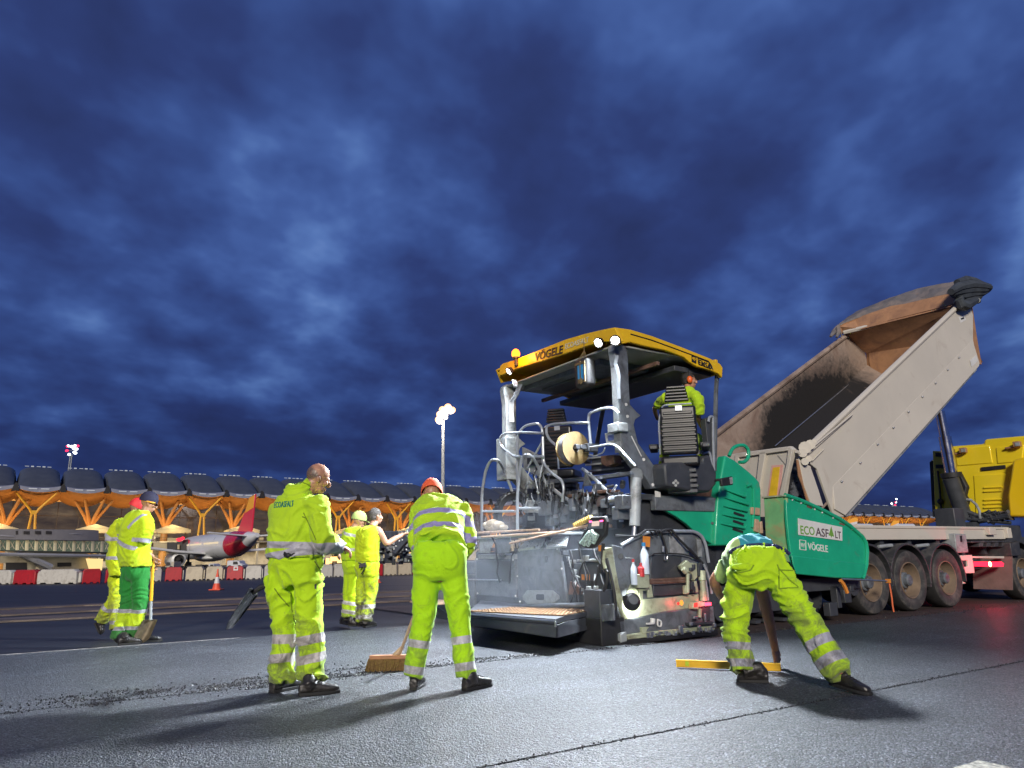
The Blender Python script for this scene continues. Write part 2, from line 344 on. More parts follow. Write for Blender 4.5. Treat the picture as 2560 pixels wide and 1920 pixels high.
# --- canopy: arched side profile swept from the near to the far edge
prof_top=[(1040,105),(1150,120),(1300,165),(1500,240),(1700,320),(1772,358)]
prof_bot=[(1786,455),(1760,425),(1700,400),(1610,375),(1560,345),(1520,310),(1400,265),(1250,235),(1150,208),(1085,222)]
def canopy(q):
    pts=[loc(sd(V3,x,y,.3)) for x,y in prof_top+[(1790,385)]+prof_bot]
    pts[0][0]+=.0
    L=.12   # skirt thickness ring: near skirt, far skirt, rear and front skirts, roof sheet
    for b0,b1 in ((.3,.36),(3.38,3.44)):
        q.prism([W(p[0],b0,p[2]+(.11 if b0>1 else 0)) for p in pts],DB*(b1-b0))
yo=part('canopy_side',M['yel'],pv,canopy,bevel=.01,each=1)
top=[loc(sd(V3,x,y,.3)) for x,y in prof_top]
def roof(q):
    nb=14; grid=[]
    for i in range(nb+1):
        t=i/nb; b=.37+t*3.0; dz=.11*t+.05*math.sin(PI*t)
        grid.append([W(p[0]+.0,b,p[2]+dz) for p in top])
    m=len(top); up=[p for r in grid for p in r]; dn=[p-UZ*.03 for p in up]
    N=len(up); fs=[]
    for i in range(nb):
        for j in range(m-1):
            a=i*m+j; fs+=[(a,a+1,a+m+1,a+m),(N+a,N+a+m,N+a+m+1,N+a+1)]
    for j in range(m-1): fs+=[(j,N+j,N+j+1,j+1),(nb*m+j,nb*m+j+1,N+nb*m+j+1,N+nb*m+j)]
    for i in range(nb): fs+=[(i*m,(i+1)*m,N+(i+1)*m,N+i*m),(i*m+m-1,N+i*m+m-1,N+(i+1)*m+m-1,(i+1)*m+m-1)]
    q.add(up+dn,fs)
part('canopy_roof',M['yel'],pv,roof)
# rear fascia follows the traced bow of the rear edge
ft=[(1040,106),(960,121),(830,152),(700,190),(575,240),(450,290),(350,330),(270,355),(250,372)]
fb=[(240,437),(262,436),(330,405),(400,378),(550,335),(690,290),(780,258),(880,225),(960,205),(1085,200)]
part('canopy_fascia',M['yel'],pv,lambda q:q.prism(rp_(V3,ft+fb,.64),DA*.06),bevel=.008)
lbx('canopy_front_edge',M['yel'],pv,2.70,2.76,.37,3.37,3.66,3.90)
def lining(q):
    q.lbox(.72,2.69,.37,3.37,3.83,3.86)
lin=part('canopy_lining',M['under'],pv,lining,bevel=.02)
lbx('lining_panel',M['grey'],pv,.95,1.9,1.0,3.0,3.74,3.83)
lbx('lining_panel',M['dark'],pv,1.9,2.68,.45,3.3,3.64,3.72)
lbx('lining_hatch',M['dark'],pv,1.1,1.7,1.7,2.7,3.70,3.74)
lbx('lining_shelf',M['rust'],pv,1.5,1.56,.4,3.3,3.66,3.72)
for (x,y,wd,s_,bo,mm,ttl) in [(592,272,.60,'VÖGELE',.012,'blk','brand')]: pass
MK=mat('marking_black',(.012,.012,.015),.6,0,.1); MW=mat('marking_white',(.75,.77,.72),.6,0,.08)
def rtext(s_,v,x0,x1,yc0,yc1,h,a,m,par=pv,**k):
    p0=rr(v,x0,yc0,a); p1=rr(v,x1,yc1,a); ex=p1-p0; return text('lettering',s_,(p0+p1)/2,ex,np.cross(-DA,ex),h,m,par,width=np.linalg.norm(ex),**k)
def stext(s_,v,x0,y0,x1,y1,h,b,m,par=pv,**k):
    p0=sd(v,x0,y0,b); p1=sd(v,x1,y1,b); ex=p1-p0; return text('lettering',s_,(p0+p1)/2,ex,np.cross(-DB,ex),h,m,par,width=np.linalg.norm(ex),**k)
rtext('VÖGELE',V3,492,686,312,254,.125,.634,MK,bold=.035,shear=.12)
rtext('ECOASFALT',V3,700,862,238,188,.085,.636,mat('pale_lettering',(.55,.55,.42),.6),bold=.01)
stext('EMSA',V3,1625,346,1706,378,.085,.296,MK,bold=.02)
def frame_(q):
    o=[(1618,318),(1690,345),(1712,388),(1704,392),(1622,360)]
    P=[sd(V3,x,y,.296) for x,y in o]
    for i in range(len(P)): q.tube([P[i],P[(i+1)%len(P)]],.008,4)
    q.prism(sp_(V3,[(1575,302),(1607,314),(1607,358),(1576,344)],.294),DB*.01)
    q.tube([sd(V3,x,y,.296) for x,y in [(1152,152),(1300,195),(1500,268),(1690,340),(1712,372),(1722,402)]],.009,4)
part('canopy_emblem',MK,pv,frame_)
part('emblem_stripe',M['yel'],pv,lambda q:[q.prism(sp_(V3,[(1577+d,318+d*.3),(1585+d,310+d*.3),(1600+d*.2,330),(1594,338)],.291),DB*.002) for d in (0,8,14)])
# --- corner posts
post=[(1040,262),(1042,228),(1062,210),(1100,222),(1128,262),(1136,330),(1142,500),(1150,640),(1195,690),(1225,716),(1185,745),(1176,780),(1205,905),(1262,985),(1335,1092),(1384,1214),(1300,1222),(1262,1150),(1198,1072),(1105,958),(1082,880),(1076,640),(1062,400)]
def mk_post(db):
    return lambda q:q.prism([p+DB*db for p in sp_(V3,post,.35)],DB*.14)
near_post=part('canopy_post',M['grey'],pv,mk_post(0),bevel=.012)
far_post=part('canopy_post',M['lgrey'],pv,mk_post(2.85),bevel=.012)
def post_face(b0,b1):
    pts=[loc(sd(V3,x,y,.35)) for x,y in [(1038,262),(1040,226),(1060,207),(1100,219)]]
    return lambda q:(q.prism([W(p[0],b0,p[2]) for p in pts]+[W(pts[3][0],b0,pts[3][2]-.02),W(pts[2][0],b0,pts[2][2]-.025),W(pts[1][0]+.02,b0,pts[1][2]-.02),W(pts[0][0]+.02,b0,pts[0][2])],DB*(b1-b0)),q.lbox(.70,.715,b0,b1,2.35,3.62))
part('post_lit_face',M['lgrey'],pv,post_face(.36,.48)); part('post_lit_face',M['lgrey'],pv,post_face(3.21,3.33))  # lighter strips: the lamp-lit rear face of each post put into the colour
def bolts(q):
    for x,y in [(1130,722),(1242,1020),(1305,1195),(1362,1195),(1120,640)]: q.cyl(sd(V3,x,y,.35),sd(V3,x,y,.34),.022,n=10)
part('post_bolt',M['steel'],pv,bolts,each=1)
def hosesP(q):
    for dx in (0,14,26):
        q.tube([rr(V3,x+dx*.6,y,.66) for x,y in [(1050,300),(1046,330),(1040,360),(1055,400),(1062,440),(1060,520),(1064,600)]],.012,6)
    for dx in (0,12,22): q.tube([rr(V3,x+dx,y,.62) for x,y in [(335,470),(350,520),(378,500),(352,570),(322,620),(318,700),(322,760)]],.015,6)
part('post_hose',M['tubem'],pv,hosesP,each=1)
lbx('post_bracket',M['lgrey'],pv,.62,.80,.30,.52,2.62,2.74); lbx('post_bracket',M['lgrey'],pv,.62,.86,3.1,3.4,2.25,2.95)
splate('name_plate',V3,[(1155,860),(1225,1000),(1230,996),(1160,855)],.345,.002,M['white'],bev=0)
# thin front posts and grab bars
part('front_post',M['grey'],pv,lambda q:(q.tube([sd(V3,1750,430,.42),sd(V3,1742,560,.42),sd(V3,1732,1100,.42)],.035,4)),bevel=.004)
part('front_post',M['dark'],pv,lambda q:q.tube([rr(V3,968,640,2.5),rr(V3,945,760,2.5),rr(V3,905,1000,2.5)],.04,6))
part('grab_bar',M['tubem'],pv,lambda q:(q.pipe([sd(V3,1690,760,.25),sd(V3,1695,725,.25),sd(V3,1722,722,.25),sd(V3,1722,860,.25),sd(V3,1728,1100,.25)],.02,8),q.pipe([sd(V3,1650,980,.22),sd(V3,1700,965,.22),sd(V3,1712,1060,.22)],.018,8)))
splate('side_console',V3,[(1668,735),(1715,720),(1728,860),(1732,1100),(1700,1050),(1690,960)],.28,.10,M['dark'])
# --- work lamps
def lamp(name,p,d,r=.075,e=0,col=(1,.97,.9),spot=110,blend=.7):
    d=np.array(d,float)/np.linalg.norm(d)
    h=part(name,M['black'],pv,lambda q:q.ring(p,d,[(0,-.07),(r*.6,-.07),(r,-.02),(r*1.06,.012),(r*.98,.012)],20))
    part('lens',M['glassl'],h,lambda q:q.ring(p,d,[(0,.016),(r*.5,.012),(r*.78,.0)],20))
    if e: light('work_light','SPOT',p+d*.03,d,e,(.86,.93,1),.16,spot,blend,h)
bk=-DA
lamp('work_lamp',rr(V3,930,212,.55),bk*.85-UZ*.60-DB*.05,.072,2800,spot=146)
lamp('work_lamp',rr(V3,1046,196,.55),bk*.68-UZ*.62-DB*.42,.072,2800,spot=146)
lamp('work_lamp',rr(V3,310,411,.55),bk*.8-UZ*.65+DB*.2,.066,1100,spot=146)
bc=part('beacon',M['black'],pv,lambda q:(q.cyl(rr(V3,362,372,.62),rr(V3,360,318,.62),.03),q.cyl(rr(V3,360,322,.62),rr(V3,360,312,.62),.06)))
part('beacon_dome',emi('beacon_orange',(1,.17,.012),7.),bc,lambda q:q.ell(rr(V3,358,290,.62),(.07,.07,.085)))
light('beacon_light','POINT',rr(V3,350,290,.45),None,16,(1,.35,.06),.06,parent=bc)
# --- platform, consoles and seats
lbx('platform_deck',M['dark'],pv,.95,2.75,.45,3.3,1.74,1.82)
lbx('deck_beam',M['grey'],pv,1.30,2.70,.40,.50,1.60,1.80,label='grey side beam under the platform')
splate('platform_box',V3,[(1385,1062),(1400,1040),(1650,1035),(1652,1000),(1700,985),(1720,1050),(1748,1110),(1748,1190),(1700,1245),(1540,1235),(1400,1200)],.12,.75,M['dark'],bev=.03)
part('box_boss',M['lgrey'],pv,lambda q:[q.cyl(sd(V3,x,y,.118),sd(V3,x,y,.10),.02,n=8) for x,y in [(1450,1182),(1478,1182),(1464,1168),(1464,1198)]],each=1)
splate('side_mirror',V3,[(1778,1150),(1858,1135),(1864,1195),(1785,1205)],.02,.05,M['black'],bev=.015)
part('mirror_stalk',M['black'],pv,lambda q:q.pipe([sd(V3,1740,1165,.1),sd(V3,1760,1160,.05),sd(V3,1790,1170,.05)],.02,8))
splate('mirror_glass',V3,[(1836,1145),(1856,1142),(1860,1186),(1842,1190)],.015,.004,M['lgrey'],bev=0)
def ribbed(q,c,w0,w1,h,t,ex,ey,ez,nr):
    # cushion whose back shows horizontal ribs
    for i in range(nr):
        z0=-h/2+h*i/nr; ww=w0+(w1-w0)*(i+.5)/nr
        q.ell(c+ez*(z0+h/nr/2),(ww/2,t/2,h/nr*.62),(tuple(ex),tuple(ey),tuple(ez)),12,6)
def make_seat(c,yaw,label):
    ex=np.array([math.cos(yaw),math.sin(yaw),0]);   # seat's right
    ey=np.array([-math.sin(yaw),math.cos(yaw),0])   # facing
    ez=UZ
    bk_=part('operator_seat',M['seat'],pv,lambda q:(q.box(c+ez*.42-ey*.22,ex,ey,ez,.25,.05,.34),q.box(c+ez*.0+ey*.03,ex,ey,ez,.26,.26,.07)),bevel=.04,seg=4,label=label)
    part('back_rib',M['seat'],bk_,lambda q:[q.box(c-ey*(.275+.006*(i%2))+ez*(.16+.062*i),ex,ey,ez,.235-.012*max(0,i-5),.012,.02) for i in range(9)],bevel=.01)
    part('headrest',M['seat'],bk_,lambda q:[q.box(c-ey*.24+ez*(.84+.045*i),ex,ey,ez,.165-.008*i,.055,.019) for i in range(5)],bevel=.012)
    part('seat_frame',M['tubem'],bk_,lambda q:(q.pipe([c-ex*.27-ey*.2+ez*.1,c-ex*.26-ey*.25+ez*.55,c-ex*.2-ey*.25+ez*.78,c+ex*.2-ey*.25+ez*.78],.012,6),q.box(c-ey*.285+ez*.72+ex*.02,ex,ey,ez,.045,.006,.035)))
    part('armrest',M['dark'],bk_,lambda q:[(q.box(c+ex*.36*s+ey*.1+ez*.22,ex,ey,ez,.055,.2,.03),q.box(c+ex*.36*s+ey*.25+ez*.27,ex,ey,ez,.07,.09,.03)) for s in (-1,1)],bevel=.012,each=2)
    part('seat_bellows',M['dark'],bk_,lambda q:[q.box(c-ez*(.13+.07*i)+ey*.03,ex,ey,ez,.2+.015*(i%2),.2,.028) for i in range(5)],bevel=.012)
    return bk_
SEAT=rr(V3,1462,530,1.75)-UZ*1.06
axr=math.atan2(-DB[1],-DB[0])
make_seat(SEAT,-.22,'operator seat by the near canopy post')
make_seat(W(1.35,2.55,2.30),axr+.65,'empty operator seat beside the cable spool')
rplate('control_panel',V3,[(400,935),(500,985),(610,1040),(640,1120),(560,1160),(410,1085)],1.3,.06,M['lgrey'])
lbx('console_desk',M['dark'],pv,1.2,1.5,2.9,3.35,2.55,2.68)
rplate('panel_frame',V3,[(972,840),(1075,815),(1080,905),(985,925)],.72,.03,M['lgrey'])
rplate('panel_window',V3,[(992,855),(1046,842),(1050,880),(998,893)],.715,.003,mat('panel_blue',(.03,.06,.2),.3),bev=0)
# --- rails and ladders
def rail(V,pts,a,r=.021,rd=.09):
    P=[rr(V,p[0],p[1],p[2] if len(p)>2 else a) for p in pts]
    return part('hand_rail',M['tubem'],pv,lambda q:q.pipe(P,r,8,rd))
rail(V3,[(125,1512),(122,1260),(150,1090),(185,1022),(235,1022),(275,1085,.6),(330,1230,.75),(352,1310,.8)],.3,.024,.15)
rail(V3,[(370,1505),(368,1270),(388,1080),(405,990),(462,985),(520,1080,.6),(600,1270,.7),(625,1350,.75),(625,1505,.75)],.3,.024,.15)
rail(V3,[(130,1380),(352,1378)],.32,.02); rail(V3,[(375,1358),(548,1355,.55)],.32,.02)
rail(V3,[(545,1000),(345,1000),(262,935),(245,875),(275,840),(380,832),(545,838)],.55)
rail(V3,[(372,1300),(368,1050),(372,860),(388,822),(425,785),(512,770),(535,792),(545,850),(550,1050),(600,1108),(680,1168),(692,1230),(680,1312)],.6)
rail(V3,[(658,940),(592,885),(568,835),(572,790),(612,775),(700,768),(862,765)],.6)
rail(V3,[(876,912),(860,742),(868,700),(960,665),(1030,662),(1072,702)],.66)
rail(V3,[(665,940),(880,936),(1010,912),(1060,928),(1100,972),(1185,1065)],.62,.016)
rail(V3,[(650,1000),(655,1085)],.62,.014); rail(V3,[(540,900),(440,1080)],.62,.018)
rail(V3,[(865,985),(900,998),(960,975),(975,940)],.64,.009)
# cable spool with pale cheeks
sc_=sd(V3,776,940,1.05)
spo=part('cable_spool',M['spool'],pv,lambda q:(q.ring(sc_,-DB,[(.06,0),(.235,0),(.235,-.012),(.06,-.012)],36),q.ring(sc_+DB*.16,-DB,[(.06,0),(.235,0),(.235,-.012),(.06,-.012)],36)))
part('wound_cable',mat('grey_cable',(.16,.16,.17),.6),spo,lambda q:q.ring(sc_+DB*.16,-DB,[(.05,.0),(.21,.0),(.215,.08),(.21,.148),(.05,.148)],32))
part('spool_axle',M['dark'],spo,lambda q:(q.cyl(sc_+DB*.25,sc_-DB*.14,.028),q.box(sc_-DB*.09,DA,DB,UZ,.09,.03,.03),q.box(sc_-DB*.10+DA*.18+UZ*.0,DA,DB,UZ,.09,.05,.055)),bevel=.004)
# --- hydraulic cylinder, lower frame and clutter behind the rails
part('lift_cylinder',M['lgrey'],pv,lambda q:q.cyl(sd(V3,1190,1150,.38),sd(V3,1180,1480,.38),.075,n=16))
part('cylinder_rod',M['steel'],pv,lambda q:q.cyl(sd(V3,1180,1480,.38),sd(V3,1176,1545,.38),.035))
part('cylinder_eye',M['grey'],pv,lambda q:(q.cyl(sd(V3,1190,1120,.34),sd(V3,1190,1120,.46),.085),q.cyl(sd(V3,1212,1140,.33),sd(V3,1212,1140,.35),.05)))
lbx('rear_bulkhead',M['dark'],pv,1.0,1.1,.55,3.15,.35,1.70)
lbx('engine_housing',M['dark'],pv,1.1,3.4,.55,3.15,.6,1.74)
rplate('cross_beam',V3,[(560,1160),(870,1138),(1150,1100),(1155,1125),(860,1165),(560,1190)],.85,.12,M['grey'])
rplate('cross_beam',V3,[(715,1262),(900,1240),(985,1225),(985,1245),(715,1285)],.7,.25,M['rust'])
rplate('material_chute',V3,[(722,1288),(1005,1268),(960,1315),(930,1345),(722,1360)],.75,.10,mat('mauve_grey_steel',(.20,.165,.175),.6,.2,.2,6,dirt=(.07,.05,.05),dirtamt=.4),label='sloped material chute')
rail(V3,[(820,1085),(900,1150),(1010,1262)],.8,.028); rail(V3,[(560,1180),(700,1290),(800,1340)],.8,.03)
rplate('gusset',V3,[(835,1105),(880,1200),(820,1205)],.72,.03,M['grey'])
rplate('side_wall',V3,[(880,1010),(1090,985),(1150,1060),(1150,1100),(880,1125)],1.2,.05,M['dark'])
def stripes(q):
    for y in (985,1030,1075): q.prism(rp_(V3,[(840,y+22),(1100,y-5),(1100,y+6),(840,y+34)],1.15),DA*.02)
part('panel_strip',M['lgrey'],pv,stripes,each=1)
rplate('exhaust_box',V3,[(945,995),(1030,990),(1035,1050),(985,1070),(948,1050)],1.0,.15,M['rust'])
part('marker_lamp',emi('amber_marker',(1,.33,.05),1.6),pv,lambda q:q.prism(rp_(V3,[(1060,1282),(1108,1278),(1110,1312),(1064,1315)],.62),DA*.04))
def clutter(q,n,x0,x1,y0,y1,a,rr0=random.Random(3),s=(.02,.09),V=V3):
    for i in range(n):
        p=rr(V,rr0.uniform(x0,x1),rr0.uniform(y0,y1),a+rr0.uniform(-.15,.25))
        h=[rr0.uniform(*s) for _ in range(3)]; 
        if rr0.random()<.45: q.cyl(p,p+DA*h[0]+DB*(rr0.random()-.5)*.2+UZ*(rr0.random()-.5)*.2,h[1]*.5,n=10)
        else: q.box(p,DA,DB,UZ,*h)
r1=random.Random(8)
part('valve_block',M['lgrey'],pv,lambda q:clutter(q,26,420,620,1090,1440,.75,r1,(.02,.07)),bevel=.006,each=1)
part('valve_block',M['dark'],pv,lambda q:clutter(q,60,400,1150,1180,1480,.85,r1,(.03,.10)),bevel=.006,each=1)
part('pipe_clamp',M['steel'],pv,lambda q:clutter(q,26,430,1100,1100,1450,.6,r1,(.008,.03)),each=1)
part('pump_body',M['grey'],pv,lambda q:clutter(q,22,560,1150,1290,1450,.7,r1,(.05,.12)),bevel=.01,each=1)
def hoses(q,n,x0,x1,y0,y1,a,R_,rad=(.008,.018)):
    for i in range(n):
        x,y=R_.uniform(x0,x1),R_.uniform(y0,y1); pts=[]
        dx=R_.uniform(-45,45); L=R_.uniform(90,220)
        for t in range(7):
            u=t/6; pts.append(rr(V3,x+dx*u+R_.uniform(-9,9),y+L*u,a-.12*math.sin(PI*u)+R_.uniform(-.02,.02)))
        q.tube(pts,R_.uniform(*rad),6)
part('hydraulic_hose',M['black'],pv,lambda q:hoses(q,12,410,620,1060,1280,.62,r1),each=1)
part('hydraulic_hose',M['lgrey'],pv,lambda q:hoses(q,5,420,640,1040,1300,.58,r1,(.006,.010)),each=1)
part('hydraulic_hose',M['black'],pv,lambda q:hoses(q,16,640,1150,1180,1330,.68,r1),each=1)
part('floor_plate',M['rust'],pv,lambda q:[q.lbox(.7+.02*i,1.0+.02*i,.7+.5*i,1.1+.5*i,1.38,1.42) for i in range(4)],bevel=.005)
# big and small lattice wheels seen through the ladder
def tyre(q,c,R0,w_): 
    q.ring(c,DB,[(R0*.72,-w_/2),(R0*.95,-w_/2),(R0,-w_*.3),(R0,w_*.3),(R0*.95,w_/2),(R0*.72,w_/2),(R0*.66,0),(R0*.72,-w_/2)],40)
    for j in range(28):
        t=2*PI*j/28; d=DA*math.cos(t)+UZ*math.sin(t); e=-DA*math.sin(t)+UZ*math.cos(t); q.box(c+d*R0,d,e,DB,.012,R0*.05,w_*.45)
part('spare_wheel',M['black'],pv,lambda q:tyre(q,sd(V3,345,1402,3.0),.36,.12))
part('drive_sprocket',M['dark'],pv,lambda q:tyre(q,sd(V3,880,1370,1.3),.2,.08))
# --- green side panels
splate('rear_side_panel',VH,[(130,622),(330,618),(520,640),(715,648),(712,760),(690,1050),(600,990),(520,930),(430,845),(345,785),(255,735),(160,695)],.42,.07,M['green'],bev=.012,label='green panel sweeping up to the platform')
splate('body_side',VH,[(100,640),(720,640),(700,1300),(420,1400),(100,1200)],.55,.05,M['grey'])
hood=splate('engine_hood',VH,[(785,212),(880,262),(1000,358),(1070,420),(1105,462),(1118,530),(1120,700),(1112,1000),(1060,1040),(690,1050),(700,860),(715,640),(745,430)],.36,.16,M['green'],bev=.03,seg=3)
def louvre(q):
    for i,(x0,y0,x1,y1) in enumerate([(790,535,960,595),(780,605,990,668),(768,682,978,728),(757,760,965,800),(745,845,955,885)]):
        P=[sd(VH,x0,y0,.35),sd(VH,x1,y1,.35)]; q.tube([P[0]-DB*.005,P[0]*.6+P[1]*.4-DB*.012,P[1]-DB*.02],[.006,.016,.02],8)
        q.tube([sd(VH,x1,y1,.35)-DB*.015,sd(VH,x1+22,y1-32,.35)],[.02,.012],8)
part('louvre_rib',M['green'],hood,louvre,each=1)
part('louvre_slot',M['black'],hood,lambda q:[q.prism(sp_(VH,[(x,y),(x+95,y+32),(x+92,y+55),(x-3,y+22)],.352),DB*.02) for x,y in [(868,733),(862,808),(858,880)]],each=1)
part('hood_ridge',M['green'],hood,lambda q:q.tube([sd(VH,x,y,.345) for x,y in [(985,500),(1022,485),(1045,520),(1050,700),(1035,880)]],.02,8))
part('hood_latch',M['wood'],pv,lambda q:(q.prism(sp_(VH,[(1030,692),(1108,700),(1108,770),(1030,760)],.33),DB*.04),q.prism(sp_(VH,[(1062,800),(1100,808),(1098,930),(1060,915)],.33),DB*.04),q.prism(sp_(VH,[(1108,830),(1130,820),(1140,935),(1115,935)],.33),DB*.04)),bevel=.01,each=1)
part('panel_bolt',M['dark'],pv,lambda q:[q.cyl(sd(VH,x,y,.42),sd(VH,x,y,.405),.02,n=8) for x,y in [(667,840),(713,832)]],each=1)
part('warning_decal',M['orange'],pv,lambda q:(q.prism(sp_(VH,[(333,640),(395,645),(395,692),(335,688)],.417),DB*.003),q.prism(sp_(VH,[(1690,1262),(1757,1270),(1755,1326),(1687,1318)],.118),DB*.003),q.prism(sp_(V3,[(1338,1112),(1358,1138),(1346,1158),(1326,1140)],.346),DB*.003)),each=1)
part('data_plate',M['white'],pv,lambda q:(q.prism(sp_(VH,[(397,645),(443,652),(445,722),(400,716)],.415),DB*.003),q.prism(sp_(VH,[(137,542),(190,552),(190,602),(140,598)],.395),DB*.003)),each=1)
part('grab_handle',M['green'],pv,lambda q:q.pipe([sd(VH,x,y,.4) for x,y in [(820,222),(852,150),(905,122),(965,122),(1000,165),(1000,245),(955,280),(915,278)]],.028,10,.07))
# --- hopper
HB=.12
hop=[(1345,578),(1450,620),(1560,665),(1700,730),(1840,802),(1930,862),(1990,912),(2045,960),(2075,1010),(2088,1080),(2085,1200),(2066,1310),(2040,1352),(1800,1345),(1450,1310),(1405,1200),(1375,1000),(1355,800)]
hs=splate('hopper_side',VH,hop,HB,.05,M['green'],bev=.01)
splate('hopper_skirt',VH,[(1400,1135),(1700,1172),(2085,1215),(2066,1310),(2040,1352),(1800,1345),(1450,1310),(1415,1220)],HB-.035,.03,M['green'],bev=.02,label='outward bent lower strip of the hopper side')
part('hopper_rim',M['green'],pv,lambda q:q.tube([sd(VH,x,y,HB-.01) for x,y in [(1338,580),(1450,618),(1560,662),(1700,728),(1840,800),(1930,860),(1990,912),(2048,962),(2082,1020),(2094,1100),(2088,1220),(2062,1330),(2048,1352)]],.032,8))
a_h=loc(sd(VH,1350,578,HB))[0]
rplate('hopper_rear_plate',VH,[(1140,600),(1345,585),(1385,1130),(1392,1200),(1165,1180)],a_h-.02,.05,mat('light_green_paint',(.22,.55,.25),.5,0,.15,3,dirt=(.5,.3,.16),dirtamt=.5),bev=.01,label='pale green rear wall of the hopper')
rplate('hopper_rear_trim',VH,[(1120,596),(1345,578),(1345,592),(1122,612)],a_h-.05,.06,M['cream'])
lbx('hopper_floor',M['dark'],pv,a_h,a_h+1.9,.2,3.5,.72,.80)
splate('hopper_far_side',VH,hop[:-5]+hop[-5:],3.45,.05,M['green'],label='far wing of the hopper')
lbx('hopper_back_wall',M['rust'],pv,a_h-.1,a_h-.04,.9,2.95,.8,2.3)
part('hopper_bolt',M['steel'],pv,lambda q:[q.cyl(sd(VH,x,y,HB),sd(VH,x,y,HB-.012),.014,n=6) for x,y in [(1405,625),(1485,655),(1610,712),(1680,742),(1780,792),(1955,895),(2030,955)]],each=1)
part('rim_slot',M['rust'],pv,lambda q:[q.prism(sp_(VH,[(x,y),(x+48,y+20),(x+44,y+34),(x-2,y+16)],HB-.004),DB*.01) for x,y in [(1540,676),(1840,832)]],each=1)
sg=splate('company_sign',VH,[(1457,795),(1865,876),(1866,1004),(1461,948)],HB-.012,.008,M['white'],bev=.002)
G1=mat('sign_green',(.16,.34,.05),.6); G2=mat('sign_grey',(.12,.09,.10),.6)
stext('ECO',VH,1478,898,1608,912,.13,HB-.0125,G1,sg,bold=.018)
stext('ASF',VH,1618,914,1738,934,.13,HB-.0125,G2,sg,bold=.018)
part('tree_mark',G1,sg,lambda q:(q.prism(sp_(VH,[(1763,868),(1790,965),(1740,952)],HB-.0145),DB*.003),q.prism(sp_(VH,[(1760,955),(1768,957),(1767,972),(1760,970)],HB-.0145),DB*.003)))
stext('LT',VH,1798,942,1852,950,.115,HB-.0125,G2,sg,bold=.018)
stext('VÖGELE',VH,1548,1050,1730,1076,.105,HB-.004,MW,pv,bold=.018)
stext('W',VH,1483,1040,1518,1046,.07,HB-.004,MW,pv,bold=.015)
part('logo_frame',MW,pv,lambda q:[q.tube([sd(VH,*p,HB-.003) for p in (a_,b_)],.007,4) for a_,b_ in zip([(1472,995),(1528,1003),(1530,1090),(1474,1082)],[(1528,1003),(1530,1090),(1474,1082),(1472,995)])])
part('front_guide_arm',M['steel'],pv,lambda q:q.cyl(sd(V7,165,912,.05),sd(V7,600,932,.05),.014,n=8))
part('guide_clamp',M['orange'],pv,lambda q:(q.tube([sd(V7,x,y,.05) for x,y in [(150,925),(180,960),(200,1000),(215,1040)]],.03,6),q.box(sd(V7,590,930,.05),DA,DB,UZ,.03,.03,.03)),each=1)
part('guide_chain',mat('orange_rope',(.8,.17,.06),.7),pv,lambda q:q.tube([sd(V7,x,y,.05) for x,y in [(598,935),(612,1010),(625,1090),(632,1160),(642,1215)]],.013,6))
# crawler tracks
def track(q,b0):
    n=44; c0,c1=2.15,4.65; R0=.33
    pts=[]
    for i in range(n):
        t=i/n*2
        if t<.36: p=(c0+(c1-c0)*t/.36,.02+.0); nn=(0,-1)
        elif t<1: u=(t-.36)/.64*PI; p=(c1+R0*math.sin(u),.02+R0-R0*math.cos(u)); nn=(math.sin(u),-math.cos(u))
        elif t<1.36: p=(c1-(c1-c0)*(t-1)/.36,.02+2*R0); nn=(0,1)
        else: u=(t-1.36)/.64*PI; p=(c0-R0*math.sin(u),.02+R0+R0*math.cos(u)); nn=(-math.sin(u),math.cos(u))
        d=DA*nn[0]+UZ*nn[1]; e=DA*nn[1]-UZ*nn[0]; q.box(W(p[0],b0+.16,p[1]),d,e,DB,.022,.055,.16)
    q.lbox(c0-.1,c1+.1,b0+.05,b0+.27,.15,.55)
    for i in range(6): q.cyl(W(c0+i*.5,b0+.02,.2),W(c0+i*.5,b0+.3,.2),.13,n=14)
part('crawler_track',M['dark'],pv,lambda q:track(q,.60)); part('crawler_track',M['dark'],pv,lambda q:track(q,2.75))
def under(q):
    for (x,y,hx,hz) in [(110,1080,.05,.16),(190,1070,.09,.10),(60,1190,.1,.1),(230,1000,.05,.05)]: q.box(sd(V7,x,y,.3),DA,DB,UZ,hx,.06,hz)
    q.lbox(3.9,5.7,.35,3.3,.42,.62); q.cyl(W(5.6,.4,.42),W(5.6,3.2,.42),.12)
part('push_roller_frame',M['dark'],pv,under,bevel=.01)
# --- screed: rear face
lbx('screed_body',M['dark'],pv,.24,.9,.12,3.45,.06,1.10)
def sides_(q): q.lbox(.2,.9,3.42,4.7,.08,.75); q.lbox(.3,.7,3.6,4.5,.75,.95)
part('screed_extension',M['grey'],pv,sides_,bevel=.015,label='screed extension on the far side')
rplate('rear_cover',V4,[(480,548),(812,530),(880,1000),(492,978)],.17,.05,M['grey'],bev=.012,label='slate centre cover')
def octo(q):
    q.prism(rp_(V4,[(525,918),(560,872),(760,872),(812,915),(812,940),(760,984),(566,980),(528,945)],.155),DA*.015)
pl_=part('cover_plate',M['lgrey'],pv,octo,bevel=.004)
part('plate_hole',M['black'],pl_,lambda q:q.prism(rp_(V4,[(640,902),(690,902),(695,912),(695,940),(688,950),(640,948),(632,938),(632,910)],.151),DA*.004))
rplate('tool_locker',V4,[(150,618),(460,622),(478,930),(160,905)],.16,.08,M['grey'])
rplate('locker_door',V4,[(160,640),(430,640),(425,805),(165,790)],.145,.02,M['dark'])
rplate('locker_shelf',V4,[(175,590),(460,585),(462,625),(178,622)],.12,.1,M['lgrey'])
